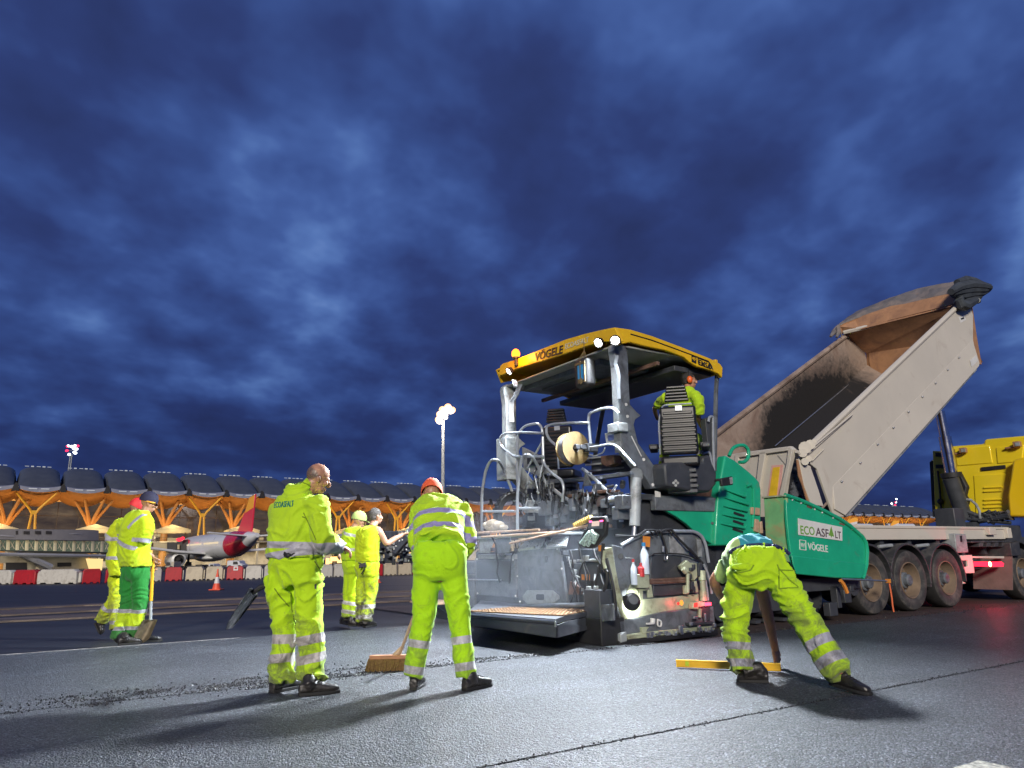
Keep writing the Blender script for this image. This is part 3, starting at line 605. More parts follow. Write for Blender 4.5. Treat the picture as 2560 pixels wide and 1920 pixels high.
rplate('locker_lid',V4,[(180,462),(300,458),(262,580),(185,575)],.15,.02,M['lgrey']); rplate('locker_lid',V4,[(310,470),(430,455),(420,575),(300,580)],.17,.02,M['grey'])
part('shelf_lip',M['steel'],pv,lambda q:(q.tube([rr(V4,100,786,.1),rr(V4,355,790,.1)],.012,6),q.tube([rr(V4,180,592,.1),rr(V4,460,585,.1)],.012,6)),each=1)
def grate(q,cs,nu,nv,up):
    c=[np.asarray(p) for p in cs]
    q.prism(c,-UZ*.025)
    n=np.cross(c[1]-c[0],c[3]-c[0]); n/=np.linalg.norm(n); n=n if n[2]>0 else -n
    for i in range(nu):
        for j in range(nv):
            u,v_=(i+.5)/nu,(j+.5)/nv
            p=(c[0]*(1-u)+c[1]*u)*(1-v_)+(c[3]*(1-u)+c[2]*u)*v_
            q.ell(p+n*.003,(.016,.016,.010),((1,0,0),(0,1,0),(0,0,1)),6,4)
sg1=[rr(V4,490,545,.1),rr(V4,665,530,.1),rr(V4,712,455,.36),rr(V4,560,470,.36)]
sg2=[rr(V4,715,530,.1),rr(V4,870,520,.1),rr(V4,892,440,.36),rr(V4,770,440,.36)]
part('footstep_grating',M['steel'],pv,lambda q:grate(q,sg1,10,5,1)); part('footstep_grating',M['steel'],pv,lambda q:grate(q,sg2,9,5,1))
part('top_walkway',M['lgrey'],pv,lambda q:q.lbox(.1,.62,1.05,3.5,1.30,1.335),bevel=.006)
part('walkway_edge',M['steel'],pv,lambda q:q.lbox(.085,.10,1.05,3.5,1.295,1.34))
# fold-down rear step with brown tread
st=[gp(V4,110,1042,.30),gp(V4,430,1014,.30),gp(V4,1090,1032,.30),gp(V4,850,1074,.30)]
ZS=.36
c1,c2,c3,c4=gp(V4,430,1014,ZS),gp(V4,1090,1030,ZS),gp(V4,850,1078,ZS),gp(V4,90,1044,ZS)
c5=gp(V4,785,1100,ZS)
part('step_tread',M['tread'],pv,lambda q:q.prism([c1+UZ*.004,c2+UZ*.004,c3+UZ*.004,c4+UZ*.004],UZ*.012))
part('tread_stud',M['tread'],pv,lambda q:[q.ell((c1*(1-u)+c2*u)*(1-v_)+(c4*(1-u)+c3*u)*v_+UZ*.018,(.018,.018,.007),None,6,3) for u in [(i+.5)/26 for i in range(26)] for v_ in [(k_+.5)/7 for k_ in range(7)]])
bkl,bkr=W(.24,3.3,ZS),W(.24,.36,ZS)
part('rear_step',M['dark'],pv,lambda q:(q.prism([bkl,bkr,c2+DA*.05,c3,c5,c4-UZ*0,bkl+(c4-bkl)*.6],-UZ*.05),q.prism([c5-UZ*.06,c4-UZ*.06,c4*np.array([1,1,0])+UZ*.22,c5*np.array([1,1,0])+UZ*.17],DA*.03),q.prism([c5-UZ*.06,c3-UZ*.06,c2-UZ*.06,c2*np.array([1,1,0])+UZ*.16,c5*np.array([1,1,0])+UZ*.17],DA*.03)))  # the dark skirt panels stand in for the shade below the step
part('step_edge',M['steel'],pv,lambda q:q.pipe([c4-UZ*.02,c5-UZ*.02,c5-UZ*.08],.012,6,.03))
fs_=[gp(V2,830,975,.3),gp(V2,940,955,.3),gp(V2,1080,960,.3),gp(V2,1040,995,.3)]
part('far_step',M['wood'],pv,lambda q:q.prism([W(-.35,3.75,.3),W(-.35,4.65,.3),W(.2,4.75,.3),W(.2,3.7,.3)],UZ*.03),bevel=.005,label='pale board step on the far extension')
part('far_step_bracket',M['dark'],pv,lambda q:q.prism([W(-.3,4.5,.3),W(-.3,4.1,.3),W(-.1,4.1,.1),W(.15,4.1,.02),W(.15,4.6,.02)],DA*.1))
lbx('screed_shoe',M['black'],pv,-.02,.85,.1,3.5,.0,.09)
lbx('tamper_box',M['dark'],pv,-.05,.24,.5,3.4,.07,.26)
rplate('rear_shelf',V4,[(955,628),(1190,620),(1192,645),(958,645)],.12,.12,M['lgrey'])
rplate('side_locker',V4,[(900,800),(945,815),(985,870),(975,905),(885,905)],.14,.05,M['rust'])
rplate('control_cabinet',V4,[(880,660),(1160,655),(1175,1000),(900,1000)],.2,.04,M['dark'])
part('warning_decal',M['orange'],pv,lambda q:(q.prism(rp_(V4,[(990,745),(1055,745),(1055,792),(993,790)],.195),DA*.004),q.prism(rp_(V4,[(1122,515),(1158,515),(1158,565),(1126,562)],.06),DA*.004),q.prism(sp_(V4,[(1478,442),(1535,448),(1532,530),(1475,522)],-.006),DB*.004)),each=1)
rplate('cabinet_gap',V4,[(955,800),(1110,795),(1110,860),(955,860)],.193,.005,M['black'])
part('drop_hose',M['black'],pv,lambda q:(q.tube([rr(V4,x,y,.02) for x,y in [(1165,500),(1155,600),(1160,680),(1195,730),(1195,800),(1160,880),(1120,925),(1085,900)]],.022,8),q.tube([rr(V4,x,y,.0) for x,y in [(1190,620),(1215,720),(1240,830),(1255,920),(1260,1030)]],.018,8),q.tube([rr(V4,x,y,.08) for x,y in [(1050,850),(1035,920),(1050,970),(1100,1000)]],.012,6)),each=1)
part('hose_guard',M['cream'],pv,lambda q:q.tube([rr(V4,x,y,.0) for x,y in [(1175,560),(1165,640),(1180,700)]],.02,8))
lbx('end_column',M['dark'],pv,-.05,.22,.02,.32,.02,.62)
lbx('end_column_foot',M['black'],pv,-.08,.28,-.02,.40,.0,.30)
rplate('column_plate',V4,[(1140,985),(1240,980),(1245,1110),(1150,1120)],-.06,.03,M['grey'])
# --- screed: near side end frame
splate('end_shield',VE,[(272,330),(330,270),(460,185),(600,142),(1160,142),(1240,195),(1285,310),(1320,600),(1330,1020),(620,1020),(340,1210),(300,900)],.10,.03,M['grey'],bev=.004,label='large grey end shield')
part('shield_rail',M['tubem'],pv,lambda q:q.pipe([sd(VE,x,y,.05) for x,y in [(262,310),(440,205),(600,145),(880,135),(1150,138),(1240,190),(1290,300),(1325,520)]],.022,8,.08))
def rope(q):
    pts=[(180,185),(300,195),(420,200),(500,170),(560,125),(640,120),(720,140),(800,120),(870,115),(900,150),(960,230),(1060,330),(1180,450),(1250,525)]
    P=[sd(VE,x,y,.02-.01*(i%2)) for i,(x,y) in enumerate(pts)]; q.tube(P,.016,6)
    for x in (600,660,720,830): q.tube([sd(VE,x-20,115,.02),sd(VE,x+30,150,.0),sd(VE,x+45,190,.03)],.011,6)
part('coiled_cable',M['black'],pv,rope)
part('cable_loop',M['black'],pv,lambda q:(q.tube([sd(VE,x,y,.03) for x,y in [(735,150),(775,240),(800,330),(815,390),(810,420)]],.014,6),q.tube([sd(VE,x,y,.04) for x,y in [(600,450),(660,410),(800,405),(1000,415),(1100,440),(1180,480)]],.009,6),q.tube([sd(VE,x,y,.03) for x,y in [(1090,350),(1180,450),(1260,540),(1300,640)]],.016,6)),each=1)
part('cable_hook',M['steel'],pv,lambda q:(q.pipe([sd(VE,x,y,.02) for x,y in [(790,440),(785,485),(815,490),(822,445)]],.008,6,.02),q.cyl(sd(VE,772,320,.04),sd(VE,772,390,.04),.018,n=8)),each=1)
splate('side_strut',VE,[(62,345),(145,330),(232,800),(345,1205),(300,1215),(180,900)],.0,.04,M['cream'],label='leaning cream strut')
splate('strut_plate',VE,[(150,300),(260,330),(330,520),(390,800),(460,990),(340,1200),(300,1200),(210,760)],.06,.03,M['grey'])
lgt=splate('light_plate',VE,[(310,1075),(330,900),(400,740),(445,800),(488,968),(790,950),(1210,900),(1212,1060),(800,1118),(500,1190),(335,1212)],.04,.03,M['cream'],label='cream plate lit by the low work lamp')
splate('box_back',VE,[(650,790),(1050,770),(1052,905),(650,930)],.05,.05,M['dark'])
splate('valve_recess',VE,[(620,420),(1000,440),(990,700),(620,715)],.085,.012,M['dark'])
splate('manual_plate',VE,[(850,195),(1020,205),(1030,410),(860,400)],.085,.012,mat('faded_sticker',(.26,.27,.28),.6,0,.3,18),bev=0)
splate('ruler_plate',VE,[(1180,235),(1235,240),(1245,450),(1200,450)],.07,.012,M['lgrey'],bev=0)
splate('screed_side_beam',VE,[(235,1232),(500,1190),(800,1120),(1385,1052),(1412,1310),(262,1475)],-.02,.10,M['grey'],bev=.01,label='dark edge beam of the screed')
splate('edge_rail',VE,[(320,1400),(520,1370),(1400,1290),(1405,1335),(340,1460)],-.05,.03,M['cream'])
splate('screed_shoe_edge',VE,[(235,1480),(1440,1330),(1440,1400),(240,1530)],-.06,.2,M['black'])
part('lower_clamp',M['cream'],pv,lambda q:(q.prism(sp_(VE,[(510,1310),(600,1305),(575,1340),(560,1385),(520,1390)],-.06),DB*.05),q.prism(sp_(VE,[(320,1400),(500,1385),(500,1410),(330,1425)],-.06),DB*.03)),bevel=.004)
part('tow_eye',M['white'],pv,lambda q:(q.pipe([sd(VE,x,y,-.06) for x,y in [(705,1215),(700,1290),(745,1305),(750,1235),(700,1215)]],.011,6,.03),q.cyl(sd(VE,645,1200,-.04),sd(VE,640,1260,-.04),.03),q.box(sd(VE,610,1262,-.05),DA,DB,UZ,.05,.02,.01)))
splate('end_clamp',VE,[(250,1390),(325,1360),(335,1480),(255,1500)],-.07,.06,M['lgrey'],bev=.01)
rE=random.Random(4)
def scrap(q):
    for i in range(70):
        x=rE.uniform(560,1380); y=1400-(x-560)*.075+rE.uniform(-20,22); h=rE.uniform(.006,.02); q.box(sd(VE,x,y,-.06+rE.uniform(-.02,.02)),DA,DB,UZ,h,h,h*rE.uniform(.4,1.2))
tag(part('asphalt_crumb',M['steel'],pv,scrap),kind='stuff')
# cream housings, cylinders and lamps on the end frame
part('bottle_bin',M['cream'],pv,lambda q:(q.prism(sp_(VE,[(440,655),(600,670),(612,820),(590,835),(462,830)],-.06),DB*.12),),bevel=.01)
part('bin_leg',M['cream'],pv,lambda q:(q.prism(sp_(VE,[(480,860),(525,850),(525,965),(490,968)],-.01),DB*.03),q.prism(sp_(VE,[(590,790),(628,790),(650,945),(590,948)],-.01),DB*.03),q.prism(sp_(VE,[(470,845),(615,830),(615,855),(475,868)],-.01),DB*.04)),bevel=.004,each=1)
part('guide_bar',M['rust'],pv,lambda q:(q.cyl(sd(VE,612,735,.0),sd(VE,1050,712,.0),.018),q.cyl(sd(VE,615,765,.0),sd(VE,1055,745,.0),.022)),each=1)
part('sensor_bracket',M['cream'],pv,lambda q:(q.prism(sp_(VE,[(985,560),(1065,490),(1100,520),(1180,530),(1190,700),(1150,740),(1120,640),(1060,640),(1000,600)],-.04),DB*.06),q.cyl(sd(VE,1010,590,-.05),sd(VE,1050,640,-.05),.035),q.cyl(sd(VE,1070,650,-.05),sd(VE,1068,890,-.05),.024),q.prism(sp_(VE,[(1040,800),(1095,790),(1085,905),(1042,905)],-.05),DB*.05),q.prism(sp_(VE,[(1150,750),(1180,740),(1205,880),(1160,885)],-.04),DB*.05)),bevel=.006)
part('sensor_hardware',M['dark'],pv,lambda q:[q.box(sd(VE,x,y,-.05),DA,DB,UZ,hx,.02,hz) for x,y,hx,hz in [(1140,570,.02,.03),(1110,600,.03,.02),(1120,800,.03,.05),(1140,850,.02,.04),(1100,690,.015,.03),(1212,640,.03,.05),(1215,560,.03,.04)]],bevel=.004)
part('adjuster_cylinder',M['cream'],pv,lambda q:(q.cyl(sd(VE,1248,740,-.06),sd(VE,1258,880,-.06),.036),q.cyl(sd(VE,1255,860,-.06),sd(VE,1262,985,-.06),.046),q.cyl(sd(VE,1240,620,-.05),sd(VE,1248,740,-.06),.05)))
part('edge_tubes',M['tubem'],pv,lambda q:(q.tube([sd(VE,x,y,-.03) for x,y in [(1265,540),(1310,640),(1345,760),(1365,900)]],.016,6),q.tube([sd(VE,x,y,-.02) for x,y in [(1240,640),(1290,740),(1310,880),(1320,980)]],.014,6)),each=1)
part('side_lamp_box',M['cream'],pv,lambda q:(q.prism(sp_(VE,[(1145,1005),(1205,990),(1280,1000),(1280,1050),(1205,1065),(1200,1090),(1130,1085)],-.10),DB*.08),q.cyl(sd(VE,1218,1080,-.07),sd(VE,1212,1190,-.07),.026)),bevel=.006)
RL=emi('red_lamp_glow',(1,.03,.06),9.)
part('red_side_lamp',RL,pv,lambda q:(q.prism(sp_(VE,[(1282,1010),(1360,1005),(1362,1042),(1285,1048)],-.10),DB*.04)),bevel=.008)
part('red_reflector',emi('red_reflector_glow',(1,.06,.05),1.5),pv,lambda q:(q.prism(sp_(VE,[(1148,1012),(1192,1006),(1190,1060),(1145,1066)],-.104),DB*.003),q.ell(sd(VE,955,1020,.035),(.02,.012,.02),(tuple(DA),tuple(DB),(0,0,1)))))
part('marker_lens',emi('amber_side',(1,.35,.06),1.6),pv,lambda q:q.ell(sd(VE,995,1010,.035),(.03,.015,.035),(tuple(DA),tuple(DB),(0,0,1))))
light('red_light','POINT',sd(VE,1320,1028,-.16),None,1.2,(1,.05,.08),.03,parent=pv)
light('red_light','POINT',sd(VE,930,1020,-.03),None,.5,(1,.05,.08),.02,parent=pv)
lp=part('low_work_lamp',M['black'],pv,lambda q:(q.ring(sd(VE,395,985,-.10),DB*.8+UZ*-.35+DA*.35,[(0,-.05),(.06,-.05),(.10,.0),(.105,.05),(.09,.05)],24),q.box(sd(VE,330,955,-.06),DA,DB,UZ,.04,.03,.03)))
light('low_light','SPOT',sd(VE,430,1000,-.15),DB*.75+DA*.45-UZ*.1,22,(.95,1,.92),.03,140,.8,lp)
splate('foot_bracket',VE,[(1085,1255),(1380,1235),(1385,1270),(1090,1290)],-.09,.08,M['dark']); splate('foot_block',VE,[(1235,1075),(1345,1065),(1345,1230),(1270,1235),(1235,1170)],-.03,.08,M['dark'])
part('foot_bolt',M['steel'],pv,lambda q:[q.box(sd(VE,x,y,-.10),DA,DB,UZ,hx,.015,hz) for x,y,hx,hz in [(1165,1192,.035,.012),(1110,1270,.02,.018),(1280,1190,.012,.05),(1210,1305,.02,.02),(985,1330,.03,.04),(1395,1280,.02,.02),(1340,1330,.012,.02)]],bevel=.003,each=1)
part('shield_grommet',M['black'],pv,lambda q:q.cyl(sd(VE,252,445,.055),sd(VE,252,445,.03),.035,n=12))
splate('inner_frame',VE,[(320,455),(418,460),(418,474),(322,472)],.06,.02,M['lgrey'])
rK=random.Random(31)
part('screed_bolt',M['steel'],pv,lambda q:[q.cyl(rr(V4,x,y,.15),rr(V4,x,y,.13),.014,n=6) for x,y in [(500,560),(800,545),(505,960),(870,985),(485,760),(835,700),(165,625),(450,630),(470,915),(170,895),(900,680),(1140,672),(1150,980),(915,980)]],each=1)
part('screed_bracket',M['lgrey'],pv,lambda q:clutter(q,26,890,1180,560,1000,.13,rK,(.012,.035),V4),bevel=.004,each=1)
part('screed_bracket',M['dark'],pv,lambda q:clutter(q,34,100,1190,470,640,.2,rK,(.015,.045),V4),bevel=.004,each=1)
part('screed_hose',M['black'],pv,lambda q:[q.tube([rr(V4,x+rK.uniform(-16,16)+18*i*sg,y+70*i+rK.uniform(-8,8),.06+rK.uniform(-.03,.02)) for i in range(6)],rK.uniform(.008,.015),6) for x,y,sg in [(900,560,1),(960,540,1),(1020,600,.5),(1090,520,1),(1130,600,-.5),(1000,640,-1),(880,620,1),(470,470,-.6),(300,450,.5)]],each=1)
part('step_pipe',M['grey'],pv,lambda q:(q.cyl(rr(V4,110,1005,.02),rr(V4,1090,985,.02),.03),q.cyl(rr(V4,500,1002,.05),rr(V4,1100,1000,.05),.018)),each=1)
part('heater_pipe',M['rust'],pv,lambda q:(q.cyl(W(.1,.5,.12),W(.1,3.3,.12),.035)))
# --- things left on the machine
def bottle(p,h,r,mb,mc,label):
    t=thing('bottle',p,label,'bottle','bottles in the side bin')
    part('bottle_body',mb,t,lambda q:q.ring(p,(0,0,1),[(0,0),(r,.0),(r,h*.62),(r*.4,h*.82),(r*.36,h*.9)],16)); part('bottle_cap',mc,t,lambda q:q.ring(p,(0,0,1),[(r*.45,h*.88),(r*.45,h),(0,h)],12))
clear=mat('clear_plastic',(.65,.75,.85),.15,0,.05,9)
bottle(sd(VE,552,660,-.02),.38,.055,clear,M['blue'],'clear water bottle with a blue cap in the side bin')
bottle(sd(VE,505,690,-.045),.16,.04,M['red'],M['red'],'red drink bottle in front of the blue capped bottle')
bottle(sd(VE,420,790,-.09),.30,.038,clear,M['red'],'leaning clear bottle with a red cap beside the bin')
jg=thing('water_jug',rr(V3,838,522,.63),'blue and black water jug in a straw net hanging under the canopy','jug')
jc=rr(V3,838,425,.63)
part('jug_body',M['black'],jg,lambda q:q.box(jc,DB,DA,UZ,.155,.09,.21),bevel=.06,seg=4)
part('jug_window',M['blue'],jg,lambda q:q.box(jc-DA*.092-DB*.02,DB,DA,UZ,.075,.004,.11),bevel=.003)
part('jug_band',M['spool'],jg,lambda q:(q.box(jc-DA*.095-DB*.01,DB,DA,UZ,.012,.006,.17),q.box(jc-DA*.094-DB*.10,DB,DA,UZ,.014,.006,.15),q.box(jc-DA*.094+UZ*.135,DB,DA,UZ,.12,.005,.014),q.box(jc-DA*.094-UZ*.12,DB,DA,UZ,.05,.006,.03)))
part('net_cord',M['spool'],jg,lambda q:[q.tube([jc+UZ*.5,jc+UZ*.34,jc+DB*s+UZ*.17-DA*.06],.006,5) for s in (-.13,-.05,.05,.13)])
def broom(name,v,h0,h1,a0,a1,head,ah,label,bm,group=None):
    P0=rr(v,*h0,a0);P1=rr(v,*h1,a1); t=thing(name,P0,label,'broom',group)
    part('handle',M['wood'],t,lambda q:q.cyl(P0,P1,.016,n=10))
    if head: part('bristles',bm,t,lambda q:[q.prism(rp_(v,[(x,y) for x,y in quad],ah),DA*.06) for quad in head])
n=9
hd=[[(748+13*i,1462-6.5*i),(757+13*i,1457-6.5*i),(767+13*i,1488-7*i),(759+13*i,1492-7*i)] for i in range(9)]
broom('broom',V3,(318,1600),(880,1472),-.02,.0,hd,.0,'broom with yellow bristles lying across the screed walkway',M['bristley'])
for h0,h1,a,l in [((60,1530),(520,1505),.12,'pale tool handle lying along the walkway nearest the ladder'),((122,1557),(700,1520),.06,'pale tool handle lying on the walkway in front of the other handle')]:
    P0=rr(V3,*h0,a)+UZ*.0;P1=rr(V3,*h1,a); o=part('tool_handle',M['wood'],None,lambda q:q.cyl(P0,P1,.017,n=10)); tag(o,l,'tool handle')
rm=thing('remote_control',rr(V4,1035,535,.0),'black control pendant with a lit screen and pink lights hanging at the screed','remote')
rplate('pendant_case',V4,[(1065,290),(1170,285),(1185,330),(1172,440),(1090,530),(1050,545),(965,520),(960,500),(1005,410),(1030,390),(1045,320)],-.02,.06,M['black'],rm,bev=.015)
rplate('pendant_face',V4,[(1055,325),(1160,320),(1155,385),(1040,385)],-.026,.006,M['grey'],rm)
rplate('pendant_screen',V4,[(1075,328),(1132,322),(1128,362),(1070,366)],-.03,.004,emi('screen_glow',(1,.75,.65),.9),rm,bev=0)
part('pendant_light',emi('pink_led',(1,.08,.25),5.),rm,lambda q:(q.prism(rp_(V4,[(1052,322),(1072,322),(1072,334),(1052,336)],-.03),DA*.004),q.prism(rp_(V4,[(1136,318),(1160,316),(1160,328),(1136,330)],-.03),DA*.004)),each=1)
part('pendant_glove',mat('patterned_glove',(.40,.55,.50),.7,0,.6,40),rm,lambda q:[q.tube([rr(V4,x0,y0,-.05),rr(V4,x1,y1,-.055)],[.03,.022],8) for x0,y0,x1,y1 in [(1060,410,985,500),(1080,410,1010,515),(1100,420,1040,520),(1115,430,1085,500),(1070,400,1100,470)]])
bag=part('rag_bag',mat('cream_cloth',(.55,.48,.36),.85,0,.2,20),None,lambda q:[q.ell(rr(V3,x,y,.3)+UZ*.02,(r,r,r*.7),None,10,7) for x,y,r in [(165,1485,.09),(200,1475,.11),(240,1485,.10),(275,1500,.07),(190,1500,.10),(225,1502,.1)]]); tag(bag,'crumpled cream cloth bag on the walkway behind the ladder','bag')
# ================================================================= TIPPER TRUCK
M.update(
 bed=mat('cream_bed_paint',(.61,.57,.49),.5,0,.05,1.0,dirt=(.44,.38,.31),dirtamt=.12),
 bedin=mat('bed_inner_steel',(.34,.26,.21),.7,.1,.25,1.6,dirt=(.16,.10,.07),dirtamt=.4),
 head=mat('rusty_headboard',(.42,.22,.11),.7,0,.16,2.2,dirt=(.24,.13,.08),dirtamt=.45),
 tarp=mat('dusty_grey_tarp',(.16,.15,.15),.8,0,.25,3,dirt=(.30,.24,.20),dirtamt=.5),
 tarpd=mat('dark_tarp',(.05,.06,.07),.7,0,.3,4),
 cab=mat('yellow_cab_paint',(.88,.68,.02),.4,0,.05,1.5,coat=.4,dirt=(.4,.3,.05),dirtamt=.05),
 cabd=mat('deep_yellow_paint',(.90,.62,.010),.4,0,.04,1.5,coat=.4),
 tyre=mat('dusty_tyre',(.045,.045,.045),.75,0,.3,5,dirt=(.14,.125,.11),dirtamt=.45),
 tyred=mat('tyre_tread',(.018,.018,.019),.8,0,.3,9),
 rim=mat('brown_dusty_rim',(.26,.19,.13),.6,.2,.2,4,dirt=(.12,.10,.09),dirtamt=.4),
 guard=mat('mudguard_plastic',(.045,.047,.052),.5,0,.2,4,dirt=(.16,.15,.14),dirtamt=.35),
 chrome=mat('chromed_ram',(.7,.68,.66),.16,1.,.05,4),
)
tk=thing('tipper_truck',W(8.5,1.7,-.03),'tipper truck with a yellow cab and its cream bed raised over the paver hopper','truck')
def tp(f,*a): return f(*a)
BB=.45; BF=2.95
# near side of the bed, with its folded lower strip
topl=[(612,1262),(1640,275)]; 
side=[(618,1258),(1645,283),(1722,262),(1745,330),(1745,490),(1775,645),(1772,668),(905,1640),(880,1640),(840,1628),(735,1330),(690,1295)]
P=lambda x,y,b=BB: sd(V6,x,y,b)
bed=splate('bed_side',V6,side,BB,.05,M['bed'],tk,bev=.01)
# lower strip: bevelled outward below the fold line
def strip_(q):
    o=[P(835,1440),P(1740,490),P(1776,645),P(1772,664),P(905,1630),P(838,1590)]
    i_=[p-DB*.0 for p in o]; q.prism([o[0]-DB*.002,o[1]-DB*.002,o[2]-DB*.035,o[3]-DB*.035,o[4]-DB*.035,o[5]-DB*.035],DB*.03)
part('bed_lower_strip',M['bed'],tk,strip_,bevel=.006,label='lighter folded strip along the bottom of the bed side')
part('strip_hook',M['steel'],tk,lambda q:[q.box(P(x,y)-DB*.02,DA,DB,UZ,.018,.02,.013) for x,y in [(1118,1170),(1220,1062),(1318,960),(1408,862),(1493,774),(1572,687),(1646,608),(885,1410),(1005,1290)]],bevel=.004,each=1)
part('top_rail',M['bed'],tk,lambda q:(q.tube([P(640,1225),P(1645,272)],.055,8),q.tube([P(650,1250,BB-.03),P(960,975,BB-.03)],.022,6),q.tube([P(700,1275,BB-.03),P(775,1200,BB-.03)],.015,6)))
part('top_rail',M['bedin'],tk,lambda q:q.tube([P(60,1115,BF),P(940,450,BF)],.06,8))
lo=lambda p:loc(p)
# bed frame directions: floor line runs parallel to the near top rail
Rr,Rf=lo(P(640,1225)),lo(P(1645,272)); dirb=np.array([Rf[0]-Rr[0],0,Rf[2]-Rr[2]]); Lb=np.linalg.norm(dirb); dirb/=Lb; nrm=np.array([-dirb[2],0,dirb[0]])
def BP(s,b,d): # s along the rail from the rear, d below the rail
    q_=Rr+dirb*s-nrm*d; return W(q_[0],b,q_[2])
D0=1.42
mini=mat('bitumen_stain',(.012,.012,.013),.6,0,.3,8)
def stained(name):
    # bare steel with the bitumen the sliding load has left along the crease of the bed
    m=bpy.data.materials.new(name); m.use_nodes=True; t=NT(m.node_tree); g=t.n('ShaderNodeNewGeometry')
    c0=sd(V6,690,985,BF); ax=unit_(DA*dirb[0]+UZ*dirb[2]); ay=unit_(DA*nrm[0]+UZ*nrm[2])
    v=t.n('ShaderNodeVectorMath',{0:(g,'Position'),1:tuple(c0)},operation='SUBTRACT')
    u_=(t.n('ShaderNodeVectorMath',{0:(v,0),1:tuple(ax)},operation='DOT_PRODUCT'),1); w_=(t.n('ShaderNodeVectorMath',{0:(v,0),1:tuple(ay)},operation='DOT_PRODUCT'),1)
    mp=t.n('ShaderNodeCombineXYZ',{0:u_,1:w_,2:0.})
    uu=t.m('DIVIDE',u_,2.75); ww=t.m('DIVIDE',w_,1.12); r=t.m('SQRT',t.m('ADD',t.m('MULTIPLY',uu,uu),t.m('MULTIPLY',ww,ww)))
    n1=t.n('ShaderNodeTexNoise',{'Vector':(mp,0),'Scale':1.5,'Detail':9.,'Roughness':.68,'Distortion':.6}); n2=t.n('ShaderNodeTexNoise',{'Vector':(mp,0),'Scale':11.,'Detail':5.})
    k_=t.m('SUBTRACT',t.m('ADD',1.32,t.m('ADD',t.m('MULTIPLY',(n1,0),1.15),t.m('MULTIPLY',(n2,0),.25))),t.m('ADD',r,.95))
    f=t.ramp(k_,[(.05,(0,0,0)),(.42,(1,1,1))])
    base=t.ramp((n1,0),[(.3,(.17,.11,.085)),(.5,(.31,.235,.19)),(.7,(.40,.32,.27))])
    c=t.mix(f,base,(.014,.013,.013)); bp=t.n('ShaderNodeBump',{'Height':(n2,0),'Strength':.4,'Distance':.02})
    p=t.n('ShaderNodeBsdfPrincipled',{'Base Color':c,'Roughness':.7,'Normal':(bp,0)}); t.n('ShaderNodeOutputMaterial',{0:(p,0)}); return m
def unit_(v): v=np.asarray(v,float); return v/np.linalg.norm(v)
MST=stained('stained_bed_steel')
# far wall, inner lining panels (sloped to the floor), floor
part('bed_far_side',MST,tk,lambda q:q.prism([sd(V6,x,y,BF) for x,y in [(60,1115),(500,775),(935,448),(975,455),(1048,582),(1070,700),(770,950),(465,1200),(300,1360),(60,1360)]],DB*.05),bevel=.01)
part('bed_floor',MST,tk,lambda q:(q.prism([BP(-.3,BB+.35,1.16),BP(-.3,2.55,1.16),BP(Lb+.1,2.55,1.16),BP(Lb+.1,BB+.35,1.16)],np.array([0,0,-.05])),q.prism([BP(-.3,2.55,1.16),BP(-.3,BF,.84),BP(Lb+.1,BF,.84),BP(Lb+.1,2.55,1.16)],np.array([0,0,-.05])),q.prism([BP(-.3,BB+.35,1.16),BP(-.3,BB+.05,.95),BP(Lb+.1,BB+.05,.95),BP(Lb+.1,BB+.35,1.16)],np.array([0,0,-.05]))))
part('inner_seam',M['steel'],tk,lambda q:q.tube([sd(V6,460,1180,BF-.03),sd(V6,1060,680,BF-.03)],.014,5))
# headboard and the overhanging spill guard with tarp
hb=[rr(V6,1640,275,lo(P(1640,275))[0])]
A1=P(1640,275); A2=sd(V6,950,452,BF)
part('headboard',M['head'],tk,lambda q:(q.add([P(1636,255),sd(V6,900,440,BF),sd(V6,975,455,BF),sd(V6,1050,580,BF),sd(V6,1062,700,BF),BP(Lb+.1,BB+.05,D0),P(1646,285)],[(0,1,2,3,6),(3,4,5,6)])),bevel=.005)
g1=[sd(V6,1640,182,BB+.03),sd(V6,1480,215,1.0),sd(V6,1300,258,1.6),sd(V6,1210,272,1.9),sd(V6,1000,345,2.6),sd(V6,862,402,BF)]
g0=[sd(V6,1632,262,BB+.06),sd(V6,1200,375,1.8),sd(V6,905,445,BF)]
def guard(q):
    for i in range(len(g1)-1):
        t0,t1=i/(len(g1)-1),(i+1)/(len(g1)-1)
        b0=P(1636,262)*(1-t0)+sd(V6,895,448,BF)*t0; b1=P(1636,262)*(1-t1)+sd(V6,895,448,BF)*t1
        q.prism([g1[i],g1[i+1],b1-UZ*.02,b0-UZ*.02],DA*.05)
part('spill_guard',M['head'],tk,guard)
part('guard_flange',M['bed'],tk,lambda q:q.tube([sd(V6,1625,240,.6),sd(V6,1400,300,1.35),sd(V6,1180,378,2.0),sd(V6,905,445,2.9)],[.05,.06,.06,.05],6))
tr=[sd(V6,1700,100,BB),sd(V6,1640,104,.6),sd(V6,1500,135,1.05),sd(V6,1340,178,1.6),sd(V6,1180,222,2.15),sd(V6,1000,296,BF)]
